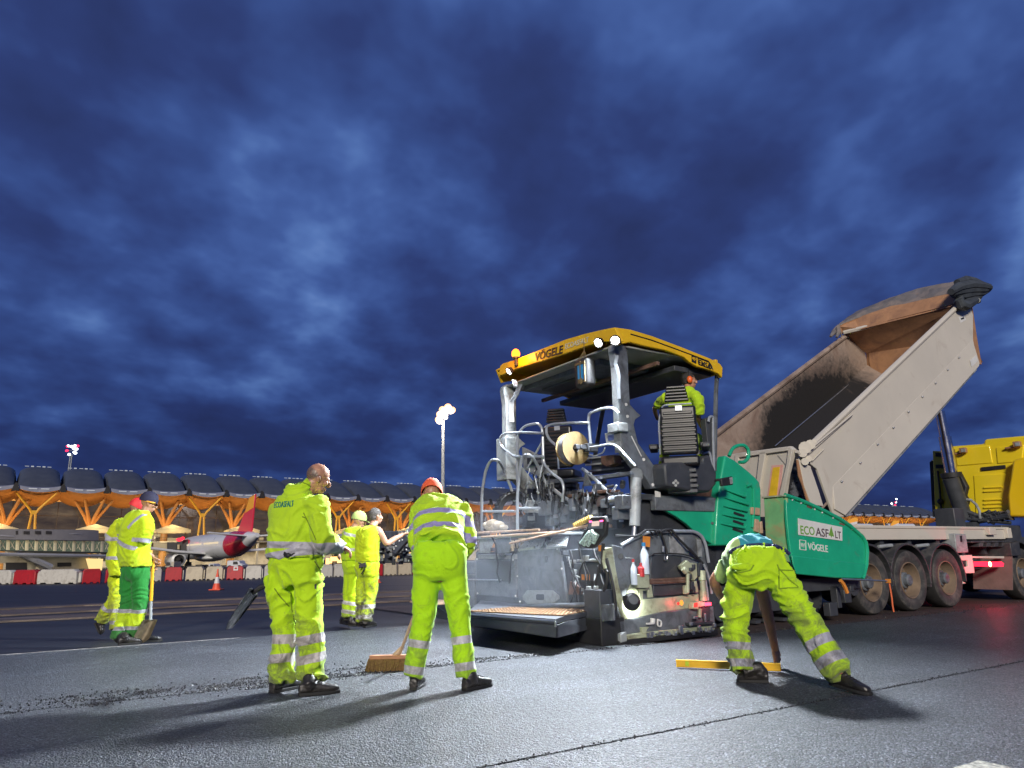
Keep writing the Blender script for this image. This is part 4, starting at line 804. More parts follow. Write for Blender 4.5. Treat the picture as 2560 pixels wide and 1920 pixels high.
def tarp_(q):
    n=len(g1); vs=[]; N=22; Mm=8
    R_=random.Random(2)
    def lerp(L,t): 
        x=t*(len(L)-1); i=min(int(x),len(L)-2); return L[i]*(1-(x-i))+L[i+1]*(x-i)
    for i in range(N+1):
        for j in range(Mm+1):
            t=i/N;u=j/Mm; p=lerp(g1,t)*(1-u)+lerp(tr,t)*u; p=p+UZ*(.02*math.sin(9*t+3*u)+.035*math.sin(PI*u)+R_.uniform(-.008,.008)); vs.append(p)
    fs=[(i*(Mm+1)+j,i*(Mm+1)+j+1,(i+1)*(Mm+1)+j+1,(i+1)*(Mm+1)+j) for i in range(N) for j in range(Mm)]
    K=len(vs); vs+=[p-UZ*.025 for p in vs]; fs+=[tuple(K+i for i in reversed(f)) for f in fs]
    bd=[i*(Mm+1) for i in range(N+1)]+[N*(Mm+1)+j for j in range(1,Mm+1)]+[i*(Mm+1)+Mm for i in range(N-1,-1,-1)]+[j for j in range(Mm-1,0,-1)]
    fs+=[(bd[i],bd[(i+1)%len(bd)],bd[(i+1)%len(bd)]+K,bd[i]+K) for i in range(len(bd))]
    q.add(vs,fs)
part('tarp_cover',M['tarp'],tk,tarp_)
def bunch(q):
    R_=random.Random(9)
    paths=[[(1600,180),(1650,150),(1720,135),(1790,140),(1845,150)],[(1610,190),(1660,175),(1730,165),(1800,165),(1848,152)],[(1620,200),(1670,205),(1730,190),(1790,185),(1840,162)],[(1640,215),(1680,235),(1740,215),(1780,205),(1770,240)],[(1650,230),(1665,262),(1690,270),(1720,255),(1760,235)],[(1640,120),(1700,105),(1740,118),(1790,140),(1840,150)],[(1655,215),(1650,255),(1662,300)],[(1670,130),(1730,125),(1800,150),(1845,155)]]
    for k_,p in enumerate(paths): 
        P_=[sd(V6,x,y,.30+.05*(k_%4)) for x,y in p]; q.tube(P_,[.05+.07*math.sin(PI*(i+.6)/(len(P_)+.4)) for i in range(len(P_))],9)
    q.ell(sd(V6,1725,160,.5),(.28,.12,.2),(tuple(DA),tuple(DB),(0,0,1)))
part('tarp_bunch',M['tarpd'],tk,bunch,label='bunched dark end of the tarp')
part('tarp_roller',M['lgrey'],tk,lambda q:q.cyl(sd(V6,1772,235,.38),sd(V6,1772,235,.46),.06))
part('far_tarp_end',M['tarp'],tk,lambda q:(q.tube([sd(V6,870,405,BF),sd(V6,845,440,BF),sd(V6,820,470,BF)],[.05,.07,.03],8),q.tube([sd(V6,868,410,BF-.1),sd(V6,872,440,BF-.1),sd(V6,860,475,BF-.1)],[.05,.06,.03],8),q.tube([sd(V6,865,410,BF-.1),sd(V6,885,440,BF-.1),sd(V6,895,470,BF-.1)],.02,6)))
# front face of the bed (orange-brown), seen past the near wall
part('bed_front_edge',M['head'],tk,lambda q:q.prism([P(1716,268,BB+.02),P(1722,345,BB+.02),P(1736,480,BB+.02),P(1776,645,BB+.02),P(1800,650,BB+.02),P(1770,480,BB+.02),P(1738,262,BB+.02)],DB*2.4))
part('floor_beam',M['lgrey'],tk,lambda q:q.prism([P(905,1628,.62),P(1778,660,.62),P(1768,690,.62),P(930,1640,.62)],DB*2.1),bevel=.01)
part('bed_sticker',M['white'],tk,lambda q:(q.prism([P(1650,345,BB-.003),P(1686,330,BB-.003),P(1698,362,BB-.003),P(1664,382,BB-.003)],DB*.003),q.prism([P(1725,625,BB-.038),P(1764,588,BB-.038),P(1776,628,BB-.038),P(1735,668,BB-.038)],DB*.003),q.prism([P(1712,565,BB-.004),P(1735,545,BB-.004),P(1742,580,BB-.004),P(1722,592,BB-.004)],DB*.003)),each=1)
part('sticker_mark',MK,tk,lambda q:q.prism([P(1664,352,BB-.005),P(1684,344,BB-.005),P(1687,354,BB-.005),P(1668,362,BB-.005)],DB*.002))
# rear pillar of the side wall and hinge gear
splate('rear_pillar',V6,[(615,1262),(648,1290),(690,1310),(745,1470),(775,1570),(705,1560),(690,1545),(650,1430)],BB-.03,.06,M['bed'],tk)
splate('pillar_edge',V6,[(606,1268),(632,1285),(660,1400),(705,1548),(672,1535),(640,1430),(616,1370)],BB-.015,.03,M['head'],tk)
def hinge(q):
    for x,y,r in [(655,1190,.10),(690,1170,.08),(640,1225,.07),(655,1280,.06),(680,1262,.05),(715,1152,.04)]: q.cyl(P(x,y,BB-.10),P(x,y,BB+.08),r,n=12)
    q.tube([P(640,1240,BB-.08),P(960,975,BB-.08)],.016,6); q.tube([P(600,1215,BB-.05),P(650,1250,BB-.05),P(660,1290,BB-.05)],.03,6)
part('hinge_gear',M['bed'],tk,hinge)
# tailgate hangs from the rear top corners
aT=lo(P(575,1180))[0]
T=lambda x,y: rr(V6,x,y,aT)
tg=part('tailgate',M['bed'],tk,lambda q:q.prism([T(40,1262),T(150,1238),T(240,1222),T(560,1180),T(585,1200),T(545,1360),T(522,1520),T(520,1640),T(60,1640)],DA*.07),bevel=.008)
part('gate_rib',M['bed'],tg,lambda q:(q.prism([T(215,1232),T(560,1184),T(556,1210),T(212,1258)],-DA*.05),q.prism([T(560,1186),T(585,1200),T(528,1500),T(498,1500),T(545,1300)],-DA*.05),q.prism([T(372,1222),T(412,1216),T(376,1420),T(372,1500),T(340,1500)],-DA*.05),q.prism([T(210,1255),T(235,1250),T(228,1600),T(200,1600)],-DA*.05)),bevel=.006,each=1)
part('gate_corner',M['bed'],tg,lambda q:q.prism([T(480,1238),T(552,1228),T(540,1310)],-DA*.015))
part('gate_stripe',mat('pink_stripe',(.75,.42,.36),.6),tg,lambda q:q.prism([T(440,1306),T(514,1300),T(492,1500),T(412,1503)],-DA*.006))
part('gate_stripe',mat('yellow_reflector',(.85,.55,.03),.5),tg,lambda q:q.prism([T(449,1320),T(494,1314),T(474,1500),T(422,1503)],-DA*.010))
part('falling_asphalt',MC,tk,lambda q:(q.prism([P(590,1290,.7),P(606,1292,.7),P(655,1500,.7),P(640,1560,.7),P(548,1560,.7)],DB*2.0),))
def fl(q):
    R_=random.Random(3)
    for i in range(260):
        u,v_=R_.random(),R_.random(); x=555+ (600-555)*(1-v_)+ (95)*u*v_; y=1300+250*v_; c=P(x+ u*30,y,.68); h=R_.uniform(.01,.03); q.box(c,DA,DB,UZ,h,h,h)
part('asphalt_lumps',mat('grey_lumps',(.13,.14,.16),.5,0,.5,60),tk,fl)
# chassis
part('chassis_rail',M['bed'],tk,lambda q:(q.lbox(6.0,11.65,.62,.72,1.20,1.43),q.lbox(6.0,11.70,.60,.80,1.40,1.45),q.lbox(6.0,11.6,2.6,2.7,1.20,1.43)),bevel=.008)
part('rail_block',M['bed'],tk,lambda q:(q.box(sd(V7,1530,470,.58),DA,DB,UZ,.14,.06,.08),q.lbox(11.5,11.68,.55,.85,1.22,1.43)),bevel=.01)
part('cross_member',M['dark'],tk,lambda q:[q.lbox(a,a+.12,.7,2.6,.9,1.25) for a in (6.2,7.0,7.9,8.9,9.8,10.7,11.5)],each=1)
part('axle',M['dark'],tk,lambda q:[q.cyl(W(a,.55,.5),W(a,2.85,.5),.09) for a in (6.17,7.37,8.62,11.68)],each=1)
part('frame_underside',M['dark'],tk,lambda q:q.lbox(6.0,13.4,.95,2.45,.6,1.2))
def wheel(a,b,front=False,first=None):
    r=.525; ctr=W(a,b,r-.03)
    wh=part('wheel',M['tyred'],tk,lambda q:q.ring(ctr,-DB,[(r*.72,-.30),(r*.95,-.30),(r,-.26),(r,-.035),(r*.955,0)],44))
    part('tyre_wall',M['tyre'],wh,lambda q:q.ring(ctr,-DB,[(r*.958,-.002),(r*.94,.012),(r*.86,.020),(r*.75,.018),(r*.66,.006),(r*.59,-.012)],44))
    part('rim',M['rim'],wh,lambda q:q.ring(ctr,-DB,[(r*.60,-.012),(r*.59,.006),(r*.565,.004),(r*.55,-.03),(r*.50,-.14),(r*.46,-.19),(r*.30,-.19),(r*.27,-.17)],36))
    part('hub',M['grey'],wh,lambda q:(q.ring(ctr,-DB,[(r*.28,-.19),(r*.26,-.10),(r*.2,-.085),(r*.19,-.02),(r*.14,.0),(0,.0)],24)))
    part('wheel_nut',M['steel'],wh,lambda q:[q.cyl(ctr+(DA*math.cos(t)+UZ*math.sin(t))*r*.37+DB*.19,ctr+(DA*math.cos(t)+UZ*math.sin(t))*r*.37+DB*.15,.02,n=6) for t in [2*PI*i/10 for i in range(10)]],each=1)
    return wh
for a in (6.17,7.37,8.62,11.68,14.3): wheel(a,BB)
for a in (6.17,7.37,8.62,11.68,14.3):
    part('wheel',M['tyred'],tk,lambda q:q.ring(W(a,2.95,.495),DB,[(.0,-.1),(.36,-.1),(.36,-.30),(.5,-.30),(.525,-.26),(.525,-.035),(.5,0),(.3,0),(0,-.05)],28))
def mudguard(q,a,r=.60,t0=-8,t1=176,b0=.42,b1=.80,z=.50):
    n=22;vs=[];
    for i in range(n+1):
        t=math.radians(t0+(t1-t0)*i/n); d=DA*math.cos(t)+UZ*math.sin(t)
        for b,rr_ in ((b0,r),(b0,r+.035),(b1,r+.035),(b1,r)): vs.append(W(a,b,z)+d*rr_)
    fs=[]
    for i in range(n):
        for j in range(4): fs.append((i*4+j,i*4+(j+1)%4,(i+1)*4+(j+1)%4,(i+1)*4+j))
    fs+=[(0,1,2,3),(n*4+3,n*4+2,n*4+1,n*4)]; q.add(vs,fs)
for a in (6.17,7.37,8.62): part('mudguard',M['guard'],tk,lambda q:mudguard(q,a),bevel=.006)
part('guard_flap',M['guard'],tk,lambda q:[q.lbox(a-.64,a-.60,.44,.85,.36,.62) for a in (7.37,8.62)],each=1)
part('guard_stay',M['lgrey'],tk,lambda q:[(q.cyl(W(a-.62,.55,1.08),W(a-.28,.50,1.10),.03,n=8)) for a in (7.3,8.5)],each=1)
splate('tool_box',V7,[(1205,492),(1310,498),(1335,668),(1228,672)],.50,.3,M['lgrey'],tk,bev=.02)
part('box_marking',MK,tk,lambda q:q.prism(sp_(V7,[(1252,515),(1272,513),(1276,570),(1258,572)],.497),DB*.002))
part('tank_bracket',M['bed'],tk,lambda q:(q.prism(sp_(V7,[(1255,695),(1365,690),(1390,858),(1300,860),(1290,800),(1330,800),(1328,740),(1262,742)],.48),DB*.05),q.prism(sp_(V7,[(1262,925),(1300,945),(1315,950),(1270,962)],.48),DB*.1)),bevel=.01)
# tractor mudguard, tail lamp, flap
part('tractor_mudguard',M['guard'],tk,lambda q:(q.prism(rp_(V7,[(1368,705),(1392,612),(1430,580),(1715,576),(1735,700)],11.0),DA*.4),q.lbox(9.75,11.6,.46,.95,1.13,1.17),mudguard(q,11.68,.62,20,150,.44,.95)),bevel=.01)
part('guard_ribs',M['guard'],tk,lambda q:[q.prism(sp_(V7,[(x,578),(x+35,578),(x+25,615),(x-10,615)],.45),DB*.4) for x in (1440,1510,1580,1650)],bevel=.01,each=1)
part('mud_flap',mat('brown_grey_flap',(.20,.155,.14),.6,0,.15,3,dirt=(.10,.08,.07),dirtamt=.4),tk,lambda q:(q.prism(rp_(V7,[(1368,700),(1735,705),(1738,925),(1374,930)],11.02),DA*.02),q.prism(rp_(V7,[(1374,930),(1738,925),(1738,1015),(1378,1003)],11.0),DA*.02)),each=1)
part('lamp_bar',M['bed'],tk,lambda q:q.prism(sp_(V7,[(1372,702),(1660,702),(1660,722),(1376,718)],.46),DB*.10))
tl=part('tail_lamp',emi('tail_lamp_red',(1,.02,.05),3.2),tk,lambda q:q.prism(sp_(V7,[(1405,752),(1640,752),(1662,770),(1655,798),(1560,800),(1400,795)],.45),DB*.06),bevel=.01)
part('lamp_bulb',emi('tail_lamp_core',(1,.45,.15),14.),tl,lambda q:q.ell(sd(V7,1530,775,.44),(.05,.02,.05),(tuple(DA),tuple(DB),(0,0,1))))
light('tail_light','POINT',sd(V7,1530,805,.12),None,13,(1,.05,.10),.05,parent=tl)
# ram
part('ram_base',M['dark'],tk,lambda q:(q.cyl(sd(V6,1595,1380,1.7),sd(V6,1690,1650,1.7),.17,n=20),q.lbox(11.9,12.2,1.4,2.0,1.3,1.6)))
part('ram_collar',M['black'],tk,lambda q:q.cyl(sd(V6,1600,1352,1.7),sd(V6,1606,1382,1.7),.22,n=20))
part('tipping_ram',M['chrome'],tk,lambda q:(q.cyl(sd(V6,1605,1365,1.7),sd(V6,1560,1120,1.7),.135,n=20),q.cyl(sd(V6,1560,1120,1.7),sd(V6,1527,955,1.7),.105,n=20)))
part('ram_shroud',M['black'],tk,lambda q:q.prism(rp_(V6,[(1640,1365),(1655,1350),(1705,1445),(1690,1500),(1712,1530),(1690,1600),(1650,1600)],12.2),DA*.15),bevel=.03)
# cab (rear wall seen from behind)
aC=12.45
CR=lambda x,y,a=aC: rr(V6,x,y,a)
cabp=[(1480,1210),(1560,1212),(1600,1180),(1810,1165),(1815,1135),(2074,1110),(2500,1080),(2500,1420),(2490,1700),(1480,1700)]
cabp=[(1555,1200),(1600,1180),(1810,1165),(1815,1135),(2074,1112),(2250,1085),(2300,1640),(1560,1640)]
cab=part('cab',M['cab'],tk,lambda q:q.prism([CR(x,y) for x,y in cabp],DA*2.1),bevel=.06,seg=3)
part('cab_side_fairing',M['cabd'],tk,lambda q:q.prism([CR(2000,1270,aC-.25),CR(2110,1240,aC-.25),CR(2200,1240,aC-.25),CR(2240,1640,aC-.25),CR(1975,1640,aC-.25),CR(1965,1500,aC-.25)],DA*.5),bevel=.05,seg=3)
part('cab_fairing',M['cab'],tk,lambda q:q.prism([CR(1480,1210,aC-.15),CR(1560,1215,aC-.15),CR(1612,1640,aC-.15),CR(1498,1640,aC-.15)],DA*.5),bevel=.02)
part('cab_panel',M['cab'],cab,lambda q:(q.prism([CR(1745,1370,aC-.02),CR(1980,1355,aC-.02),CR(2000,1620,aC-.02),CR(1760,1625,aC-.02)],DA*.05),q.prism([CR(1620,1195,aC-.02),CR(1850,1175,aC-.02),CR(1870,1290,aC-.02),CR(1640,1310,aC-.02)],DA*.05),q.prism([CR(1890,1190,aC-.02),CR(2074,1170,aC-.02),CR(2060,1280,aC-.02),CR(1900,1295,aC-.02)],DA*.05)),bevel=.02,seg=3,each=1)
part('panel_ridge',M['cab'],cab,lambda q:[q.tube([CR(1815,y,aC-.04),CR(1930,y-6,aC-.04)],[.02,.02],8) for y in (1450,1475,1530,1555,1580)],each=1)
part('cab_vent',M['black'],cab,lambda q:q.prism([CR(1793,1318,aC-.03),CR(1950,1302,aC-.03),CR(1953,1326,aC-.03),CR(1796,1342,aC-.03)],DA*.05),bevel=.005)
part('fairing_handle',M['black'],cab,lambda q:(q.prism([CR(1498,1222,aC-.2),CR(1555,1225,aC-.2),CR(1556,1248,aC-.2),CR(1500,1248,aC-.2)],DA*.06),q.prism([CR(1500,1300,aC-.2),CR(1570,1300,aC-.2),CR(1575,1325,aC-.2),CR(1503,1325,aC-.2)],DA*.06),q.tube([CR(1515,1340,aC-.2),CR(1530,1480,aC-.2),CR(1540,1640,aC-.2)],.025,6),q.ell(CR(1532,1540,aC-.2),.07)),bevel=.005,each=1)
part('cab_edge',M['black'],cab,lambda q:q.prism([CR(1462,1285,aC-.1),CR(1480,1270,aC-.1),CR(1500,1640,aC-.1),CR(1482,1640,aC-.1)],DA*.1))
for x,y in [(1680,1208),(2030,1168)]:
    wl=part('cab_work_lamp',M['head'],cab,lambda q:(q.box(CR(x,y,aC-.12),DB,DA,UZ,.07,.06,.06),q.box(CR(x-40,y+22,aC-.08),DB,DA,UZ,.12,.03,.02)),bevel=.012)
    part('lens',M['lgrey'],wl,lambda q:q.box(CR(x,y,aC-.185),DB,DA,UZ,.05,.006,.04),bevel=.005)
part('air_hose',M['lgrey'],tk,lambda q:q.tube([CR(x,y,aC-.35) for x,y in [(1690,1525),(1730,1530),(1765,1560),(1785,1600),(1790,1650)]],.03,8))
part('air_hose',M['black'],tk,lambda q:[q.tube([CR(x+d,y,aC-.35) for x,y in [(1800,1620),(1830,1605),(1850,1625),(1870,1660)]],.018,6) for d in (0,40,80,120)])
part('coupling_block',mat('greasy_brown',(.16,.12,.09),.7,0,.35,9),tk,lambda q:(q.prism([CR(1790,1610,aC-.3),CR(1960,1600,aC-.3),CR(1985,1660,aC-.3),CR(1780,1660,aC-.3)],DA*.25),),bevel=.02)
rC=random.Random(12)
part('pneumatic_fitting',M['dark'],tk,lambda q:[q.cyl(CR(rC.uniform(1700,2000),rC.uniform(1600,1670),aC-.35),CR(rC.uniform(1700,2000),rC.uniform(1610,1680),aC-.25),rC.uniform(.02,.05),n=8) for i in range(26)],each=1)
part('mid_tank',M['dark'],tk,lambda q:(q.box(sd(V7,1160,355,.9),DA,DB,UZ,.2,.2,.2)),bevel=.02)
part('cab_chassis',M['dark'],tk,lambda q:(q.lbox(11.9,14.8,.8,2.6,.6,1.25),q.lbox(11.75,12.6,.75,2.6,1.0,1.5)),bevel=.02)
part('number_block',M['grey'],tk,lambda q:(q.prism(rp_(V7,[(1102,300),(1215,295),(1225,418),(1102,418)],12.1),DA*.2),q.prism(rp_(V7,[(1213,292),(1228,292),(1248,420),(1225,420)],12.05),DA*.05)),bevel=.01,each=1)
# ================================================================= PEOPLE
def unit(v): v=np.asarray(v,float); return v/(np.linalg.norm(v)+1e-9)
def spline(pts,vals,k=7):
    pts=[np.asarray(p,float) for p in pts]; vals=[np.atleast_1d(np.asarray(v,float)) for v in vals]; out=[];ov=[]
    n=len(pts)
    for i in range(n-1):
        p0,p1,p2,p3=pts[max(i-1,0)],pts[i],pts[i+1],pts[min(i+2,n-1)]
        v0,v1,v2,v3=vals[max(i-1,0)],vals[i],vals[i+1],vals[min(i+2,n-1)]
        for j in range(k):
            t=j/k; f=lambda a,b,c,d:.5*((2*b)+(c-a)*t+(2*a-5*b+4*c-d)*t*t+(-a+3*b-3*c+d)*t**3)
            out.append(f(p0,p1,p2,p3)); ov.append(f(v0,v1,v2,v3))
    out.append(pts[-1]); ov.append(vals[-1]); return out,ov
def limb(q,pts,rad,n=16,k=6):
    P,R_=spline(pts,rad,k); q.tube(P,[float(r[0]) for r in R_],n)
def torso(q,secs,n=26,ex=2.5,k=5):
    """secs: (centre, half width vector, half depth vector)"""
    P,V=spline([s[0] for s in secs],[np.concatenate([s[1],s[2]]) for s in secs],k); vs=[];fs=[]
    for p,v in zip(P,V):
        for j in range(n):
            t=2*PI*j/n; c,s=math.cos(t),math.sin(t); c=math.copysign(abs(c)**(2/ex),c); s=math.copysign(abs(s)**(2/ex),s)
            vs.append(p+v[:3]*c+v[3:]*s)
    m=len(P)
    for i in range(m-1): fs+=[(i*n+j,i*n+(j+1)%n,(i+1)*n+(j+1)%n,(i+1)*n+j) for j in range(n)]
    fs+=[tuple(range(n-1,-1,-1)),tuple(range((m-1)*n,m*n))]; q.add(vs,fs)
def hand(q,wr,dr,nr,side,curl=.5,s=1.,spread=.09):
    """palm, four fingers of different lengths bending towards nr, a thumb leaving the side of the palm"""
    dr=unit(dr); nr=unit(nr-dr*(np.asarray(nr)@dr)); sd_=unit(np.cross(dr,nr))*side
    k0=wr+dr*.085*s
    q.box(wr+dr*.045*s,dr,sd_,nr,.045*s,.037*s,.013*s); q.ell(wr+dr*.05*s,(.05*s,.042*s,.019*s),(tuple(dr),tuple(sd_),tuple(nr)),12,8)
    for i,(L,o) in enumerate(((.072,.030),(.082,.010),(.076,-.010),(.058,-.029))):
        b=k0+sd_*o*s+dr*(-.004 if i in(0,3) else 0); d=unit(dr+sd_*spread*(1.5-i)*.5); pts=[b-dr*.02]
        r_=[.0105,.0102,.0092,.0085,.0075]; pts.append(b); ang=0
        for seg in (.45,.32,.23):
            ang+=curl*(.9 if seg==.45 else 1.0); dd=d*math.cos(ang)+nr*math.sin(ang); pts.append(pts[-1]+dd*L*seg*s*1.05)
        q.tube(pts,[x*s for x in r_],8); q.ell(pts[-1],.0075*s)
    t0=wr+dr*.018*s+sd_*.030*s; t1=t0+unit(sd_*.75+dr*.75+nr*.3)*.042*s; t2=t1+unit(dr+nr*curl*1.2+sd_*.15)*.032*s; t3=t2+unit(dr*.7+nr*curl*1.6-sd_*.2)*.024*s
    q.tube([t0,t1,t2,t3],[.014*s,.0125*s,.011*s,.009*s],8); q.ell(t3,.009*s)
def head(q,c,fw,up,s=1.):
    fw=unit(fw); up=unit(np.asarray(up)-fw*(np.asarray(up)@fw)); r_=np.cross(fw,up); ax=(tuple(r_),tuple(fw),tuple(up)); L=lambda x,y,z:c+(r_*x+fw*y+up*z)*s
    E=lambda p,r,nu=16,nv=11:q.ell(L(*p),tuple(x*s for x in r),ax,nu,nv)
    E((0,-.012,.030),(.076,.096,.092)); E((0,.010,-.020),(.068,.078,.080)); E((0,.036,-.072),(.052,.050,.046)); E((0,.062,-.095),(.028,.024,.022))
    E((0,.076,.018),(.050,.020,.014)); E((0,.104,-.018),(.013,.020,.026)); E((0,.108,-.034),(.019,.014,.012)); E((0,.088,-.062),(.026,.014,.007)); E((0,.085,-.073),(.022,.014,.008))
    for k_ in (-1,1):
        E((.040*k_,.068,-.020),(.024,.020,.024)); E((.076*k_,-.004,-.012),(.010,.020,.032)); E((.083*k_,-.010,-.002),(.008,.016,.020)); E((.031*k_,.080,-.002),(.014,.010,.009))
    return L,ax
def skinmat(name,col):
    m=bpy.data.materials.new(name); m.use_nodes=True; t=NT(m.node_tree); tc=t.n('ShaderNodeTexCoord'); nz=t.n('ShaderNodeTexNoise',{'Vector':(tc,'Object'),'Scale':14.,'Detail':5.})
    c=t.ramp((nz,0),[(.3,tuple(x*.78 for x in col)),(.7,tuple(min(1,x*1.1) for x in col))])
    at=t.n('ShaderNodeAttribute',None,attribute_name='hairmask'); n2=t.n('ShaderNodeTexNoise',{'Vector':(tc,'Object'),'Scale':140.,'Detail':2.})
    f=t.m('MULTIPLY',t.ramp((at,'Fac'),[(.35,(0,0,0)),(.62,(1,1,1))]),t.ramp((n2,0),[(.3,(.55,.55,.55)),(.6,(.95,.95,.95))]))
    c=t.mix(f,c,(.07,.06,.055))
    p=t.n('ShaderNodeBsdfPrincipled',{'Base Color':c,'Roughness':.42,'Subsurface Weight':.06,'Subsurface Radius':(.02,.008,.004)}); t.n('ShaderNodeOutputMaterial',{0:(p,0)}); return m
def cloth(name,c1,c2=None,soil=.3,tapec=(.42,.41,.47),seed=0.):
    m=bpy.data.materials.new(name); m.use_nodes=True; t=NT(m.node_tree); tc=t.n('ShaderNodeTexCoord')
    mp=t.n('ShaderNodeMapping',{0:(tc,'Object'),'Location':(seed,seed*2,0)})
    nz=t.n('ShaderNodeTexNoise',{'Vector':(mp,0),'Scale':5.,'Detail':5.,'Roughness':.6})
    def sh(c): return t.ramp((nz,0),[(.32,(c[0]*.86,c[1]*.90,c[2]*.8)),(.68,c)])
    c=sh(c1)
    if c2:
        az=t.n('ShaderNodeAttribute',None,attribute_name='zone'); c=t.mix(t.m('GREATER_THAN',(az,'Fac'),0.),c,sh(c2))
    st=t.n('ShaderNodeTexNoise',{'Vector':(mp,0),'Scale':7.,'Detail':8.,'Roughness':.75,'Distortion':.8}); al=t.n('ShaderNodeAttribute',None,attribute_name='soil')
    f=t.ramp(t.m('ADD',(st,0),t.m('MULTIPLY',(al,'Fac'),.30)),[(.575,(0,0,0)),(.76,(soil,soil,soil))]); 
    at=t.n('ShaderNodeAttribute',None,attribute_name='tape'); g=t.m('GREATER_THAN',(at,'Fac'),0.)
    n3=t.n('ShaderNodeTexNoise',{'Vector':(mp,0),'Scale':16.,'Detail':6.}); tape=t.ramp((n3,0),[(.3,tuple(x*.75 for x in tapec)),(.65,tuple(x*1.1 for x in tapec))])
    c=t.mix(g,c,tape); c=t.mix(f,c,(.09,.085,.06))
    nb=t.n('ShaderNodeTexNoise',{'Vector':(mp,0),'Scale':26.,'Detail':4.,'Distortion':.5}); bp=t.n('ShaderNodeBump',{'Height':(nb,0),'Strength':.45,'Distance':.016})
    p=t.n('ShaderNodeBsdfPrincipled',{'Base Color':c,'Roughness':t.m('SUBTRACT',.82,t.m('MULTIPLY',g,.4)),'Normal':(bp,0),'Sheen Weight':.15,'Specular IOR Level':.3}); t.n('ShaderNodeOutputMaterial',{0:(p,0)}); return m
LIME=(.47,.70,.018); YEL=(.56,.74,.012)
def remesh(q,name,m,parent,vox,sm=3,wr=0.,wf=16.,bands=(),zone=None,soil=None,folds=None,hair=None,label=None,o0=None,keep=None,seed=0):
    o0=org(parent) if o0 is None else o0
    me=bpy.data.meshes.new('tmp'); me.from_pydata([tuple(np.array(p)-o0) for p in q.v],[],q.f); bm=bmesh.new(); bm.from_mesh(me); bmesh.ops.recalc_face_normals(bm,faces=bm.faces); bm.to_mesh(me); bm.free()
    to=bpy.data.objects.new('tmp',me); COL.objects.link(to); r_=to.modifiers.new('r','REMESH'); r_.mode='VOXEL'; r_.voxel_size=vox
    if sm: s_=to.modifiers.new('s','SMOOTH'); s_.iterations=sm; s_.factor=.5
    dg=bpy.context.evaluated_depsgraph_get(); out=bpy.data.meshes.new_from_object(to.evaluated_get(dg)); bpy.data.objects.remove(to); bpy.data.meshes.remove(me)
    n=len(out.vertices); v=np.empty(n*3); out.vertices.foreach_get('co',v); v=v.reshape(-1,3); nn=np.empty(n*3); out.vertices.foreach_get('normal',nn); nn=nn.reshape(-1,3)
    wv=v+o0
    if wr:
        d=np.empty(n); s1=seed*3.7
        for i in range(n):
            x,y,z=wv[i]; w_=noise.noise((x*3.1+s1,y*3.1,z*3.1))*1.4
            a=noise.noise((x*wf*.35+w_+s1,y*wf*.35,z*wf+w_*2.4)); b=noise.noise((x*wf*.9+5,y*wf*.9+s1,z*wf*1.7+w_*2))
            r_0=max(0.,1-abs(a)*3.2); d[i]=1.7*r_0**1.6-.4+b*.45
        amp=np.full(n,wr)
        for c,rad,k_ in (folds or ()):
            dist=np.linalg.norm(wv-np.asarray(c),axis=1); amp=amp+wr*k_*np.exp(-(dist/rad)**2)
        v=v+nn*(d*amp)[:,None]; out.vertices.foreach_set('co',v.ravel())
    def attr(nm,val):
        a=out.attributes.new(nm,'FLOAT','POINT'); a.data.foreach_set('value',val.astype(np.float32))
    if bands:
        s_=np.full(n,-1.)
        for c,dr,h,rad in bands:
            dd=wv-np.asarray(c); t_=h-np.abs(dd@unit(dr)); t_=np.minimum(t_,rad-np.linalg.norm(dd,axis=1)); s_=np.maximum(s_,t_)
        attr('tape',s_)
    if zone is not None: attr('zone',zone(wv,nn))
    if soil is not None: attr('soil',soil(wv,nn))
    if hair is not None: attr('hairmask',hair(wv,nn))
    out.polygons.foreach_set('use_smooth',[True]*len(out.polygons)); out.materials.clear(); out.materials.append(m); out.update()
    o=bpy.data.objects.new(name,out); COL.objects.link(o); out.name=name
    if parent is not None: o.parent=parent; ORG[o.name]=o0
    if label: o['label']=label
    return o
MBoot=mat('black_boot_leather',(.022,.020,.019),.36,0,.3,14,bump=.4,bscale=70,dirt=(.11,.10,.09),dirtamt=.22)
MSole=mat('boot_sole',(.014,.014,.014),.7,0,.3,20)
def boot(person,ankle,heel,toe,hgt=.15,s=1.):
    heel=np.asarray(heel,float);toe=np.asarray(toe,float); f=unit(toe-heel); L=np.linalg.norm(toe-heel); sdv=unit(np.cross(f,UZ)); up=unit(np.cross(sdv,f)); q=MB()
    S=[(0,.034,.075),(.10,.038,.085),(.28,.038,.095),(.48,.042,.088),(.68,.048,.070),(.85,.046,.058),(.96,.034,.045),(1.,.018,.03)]
    torso(q,[(heel+f*L*t+up*(h/2+.012),sdv*w_*s,up*h/2) for t,w_,h in S],18,2.6,3)
    limb(q,[heel+f*L*.27+up*.05,heel+f*L*.24+up*.11,np.asarray(ankle)],[.05*s,.052*s,.055*s],14,3)
    b=remesh(q,'boot',MBoot,person,.008,2,.0022,30)
    q=MB(); pts=[]
    outl=[(0,-.03),(.0,.03),(.15,.038),(.45,.042),(.7,.050),(.9,.044),(1.02,.022),(1.03,-.018),(.92,-.044),(.7,-.050),(.45,-.042),(.15,-.038)]
    q.prism([heel+f*L*t+sdv*y*s for t,y in outl],up*.024); q.build('boot_sole',MSole,b,bevel=.004)
    q=MB()
    for i in range(5):
        c=heel+f*L*(.40+.075*i)+up*(.105-.0075*i); q.tube([c-sdv*.026,c+up*.006,c+sdv*.026],.0035,5)
    q.build('lace',MSole,b)
    return b
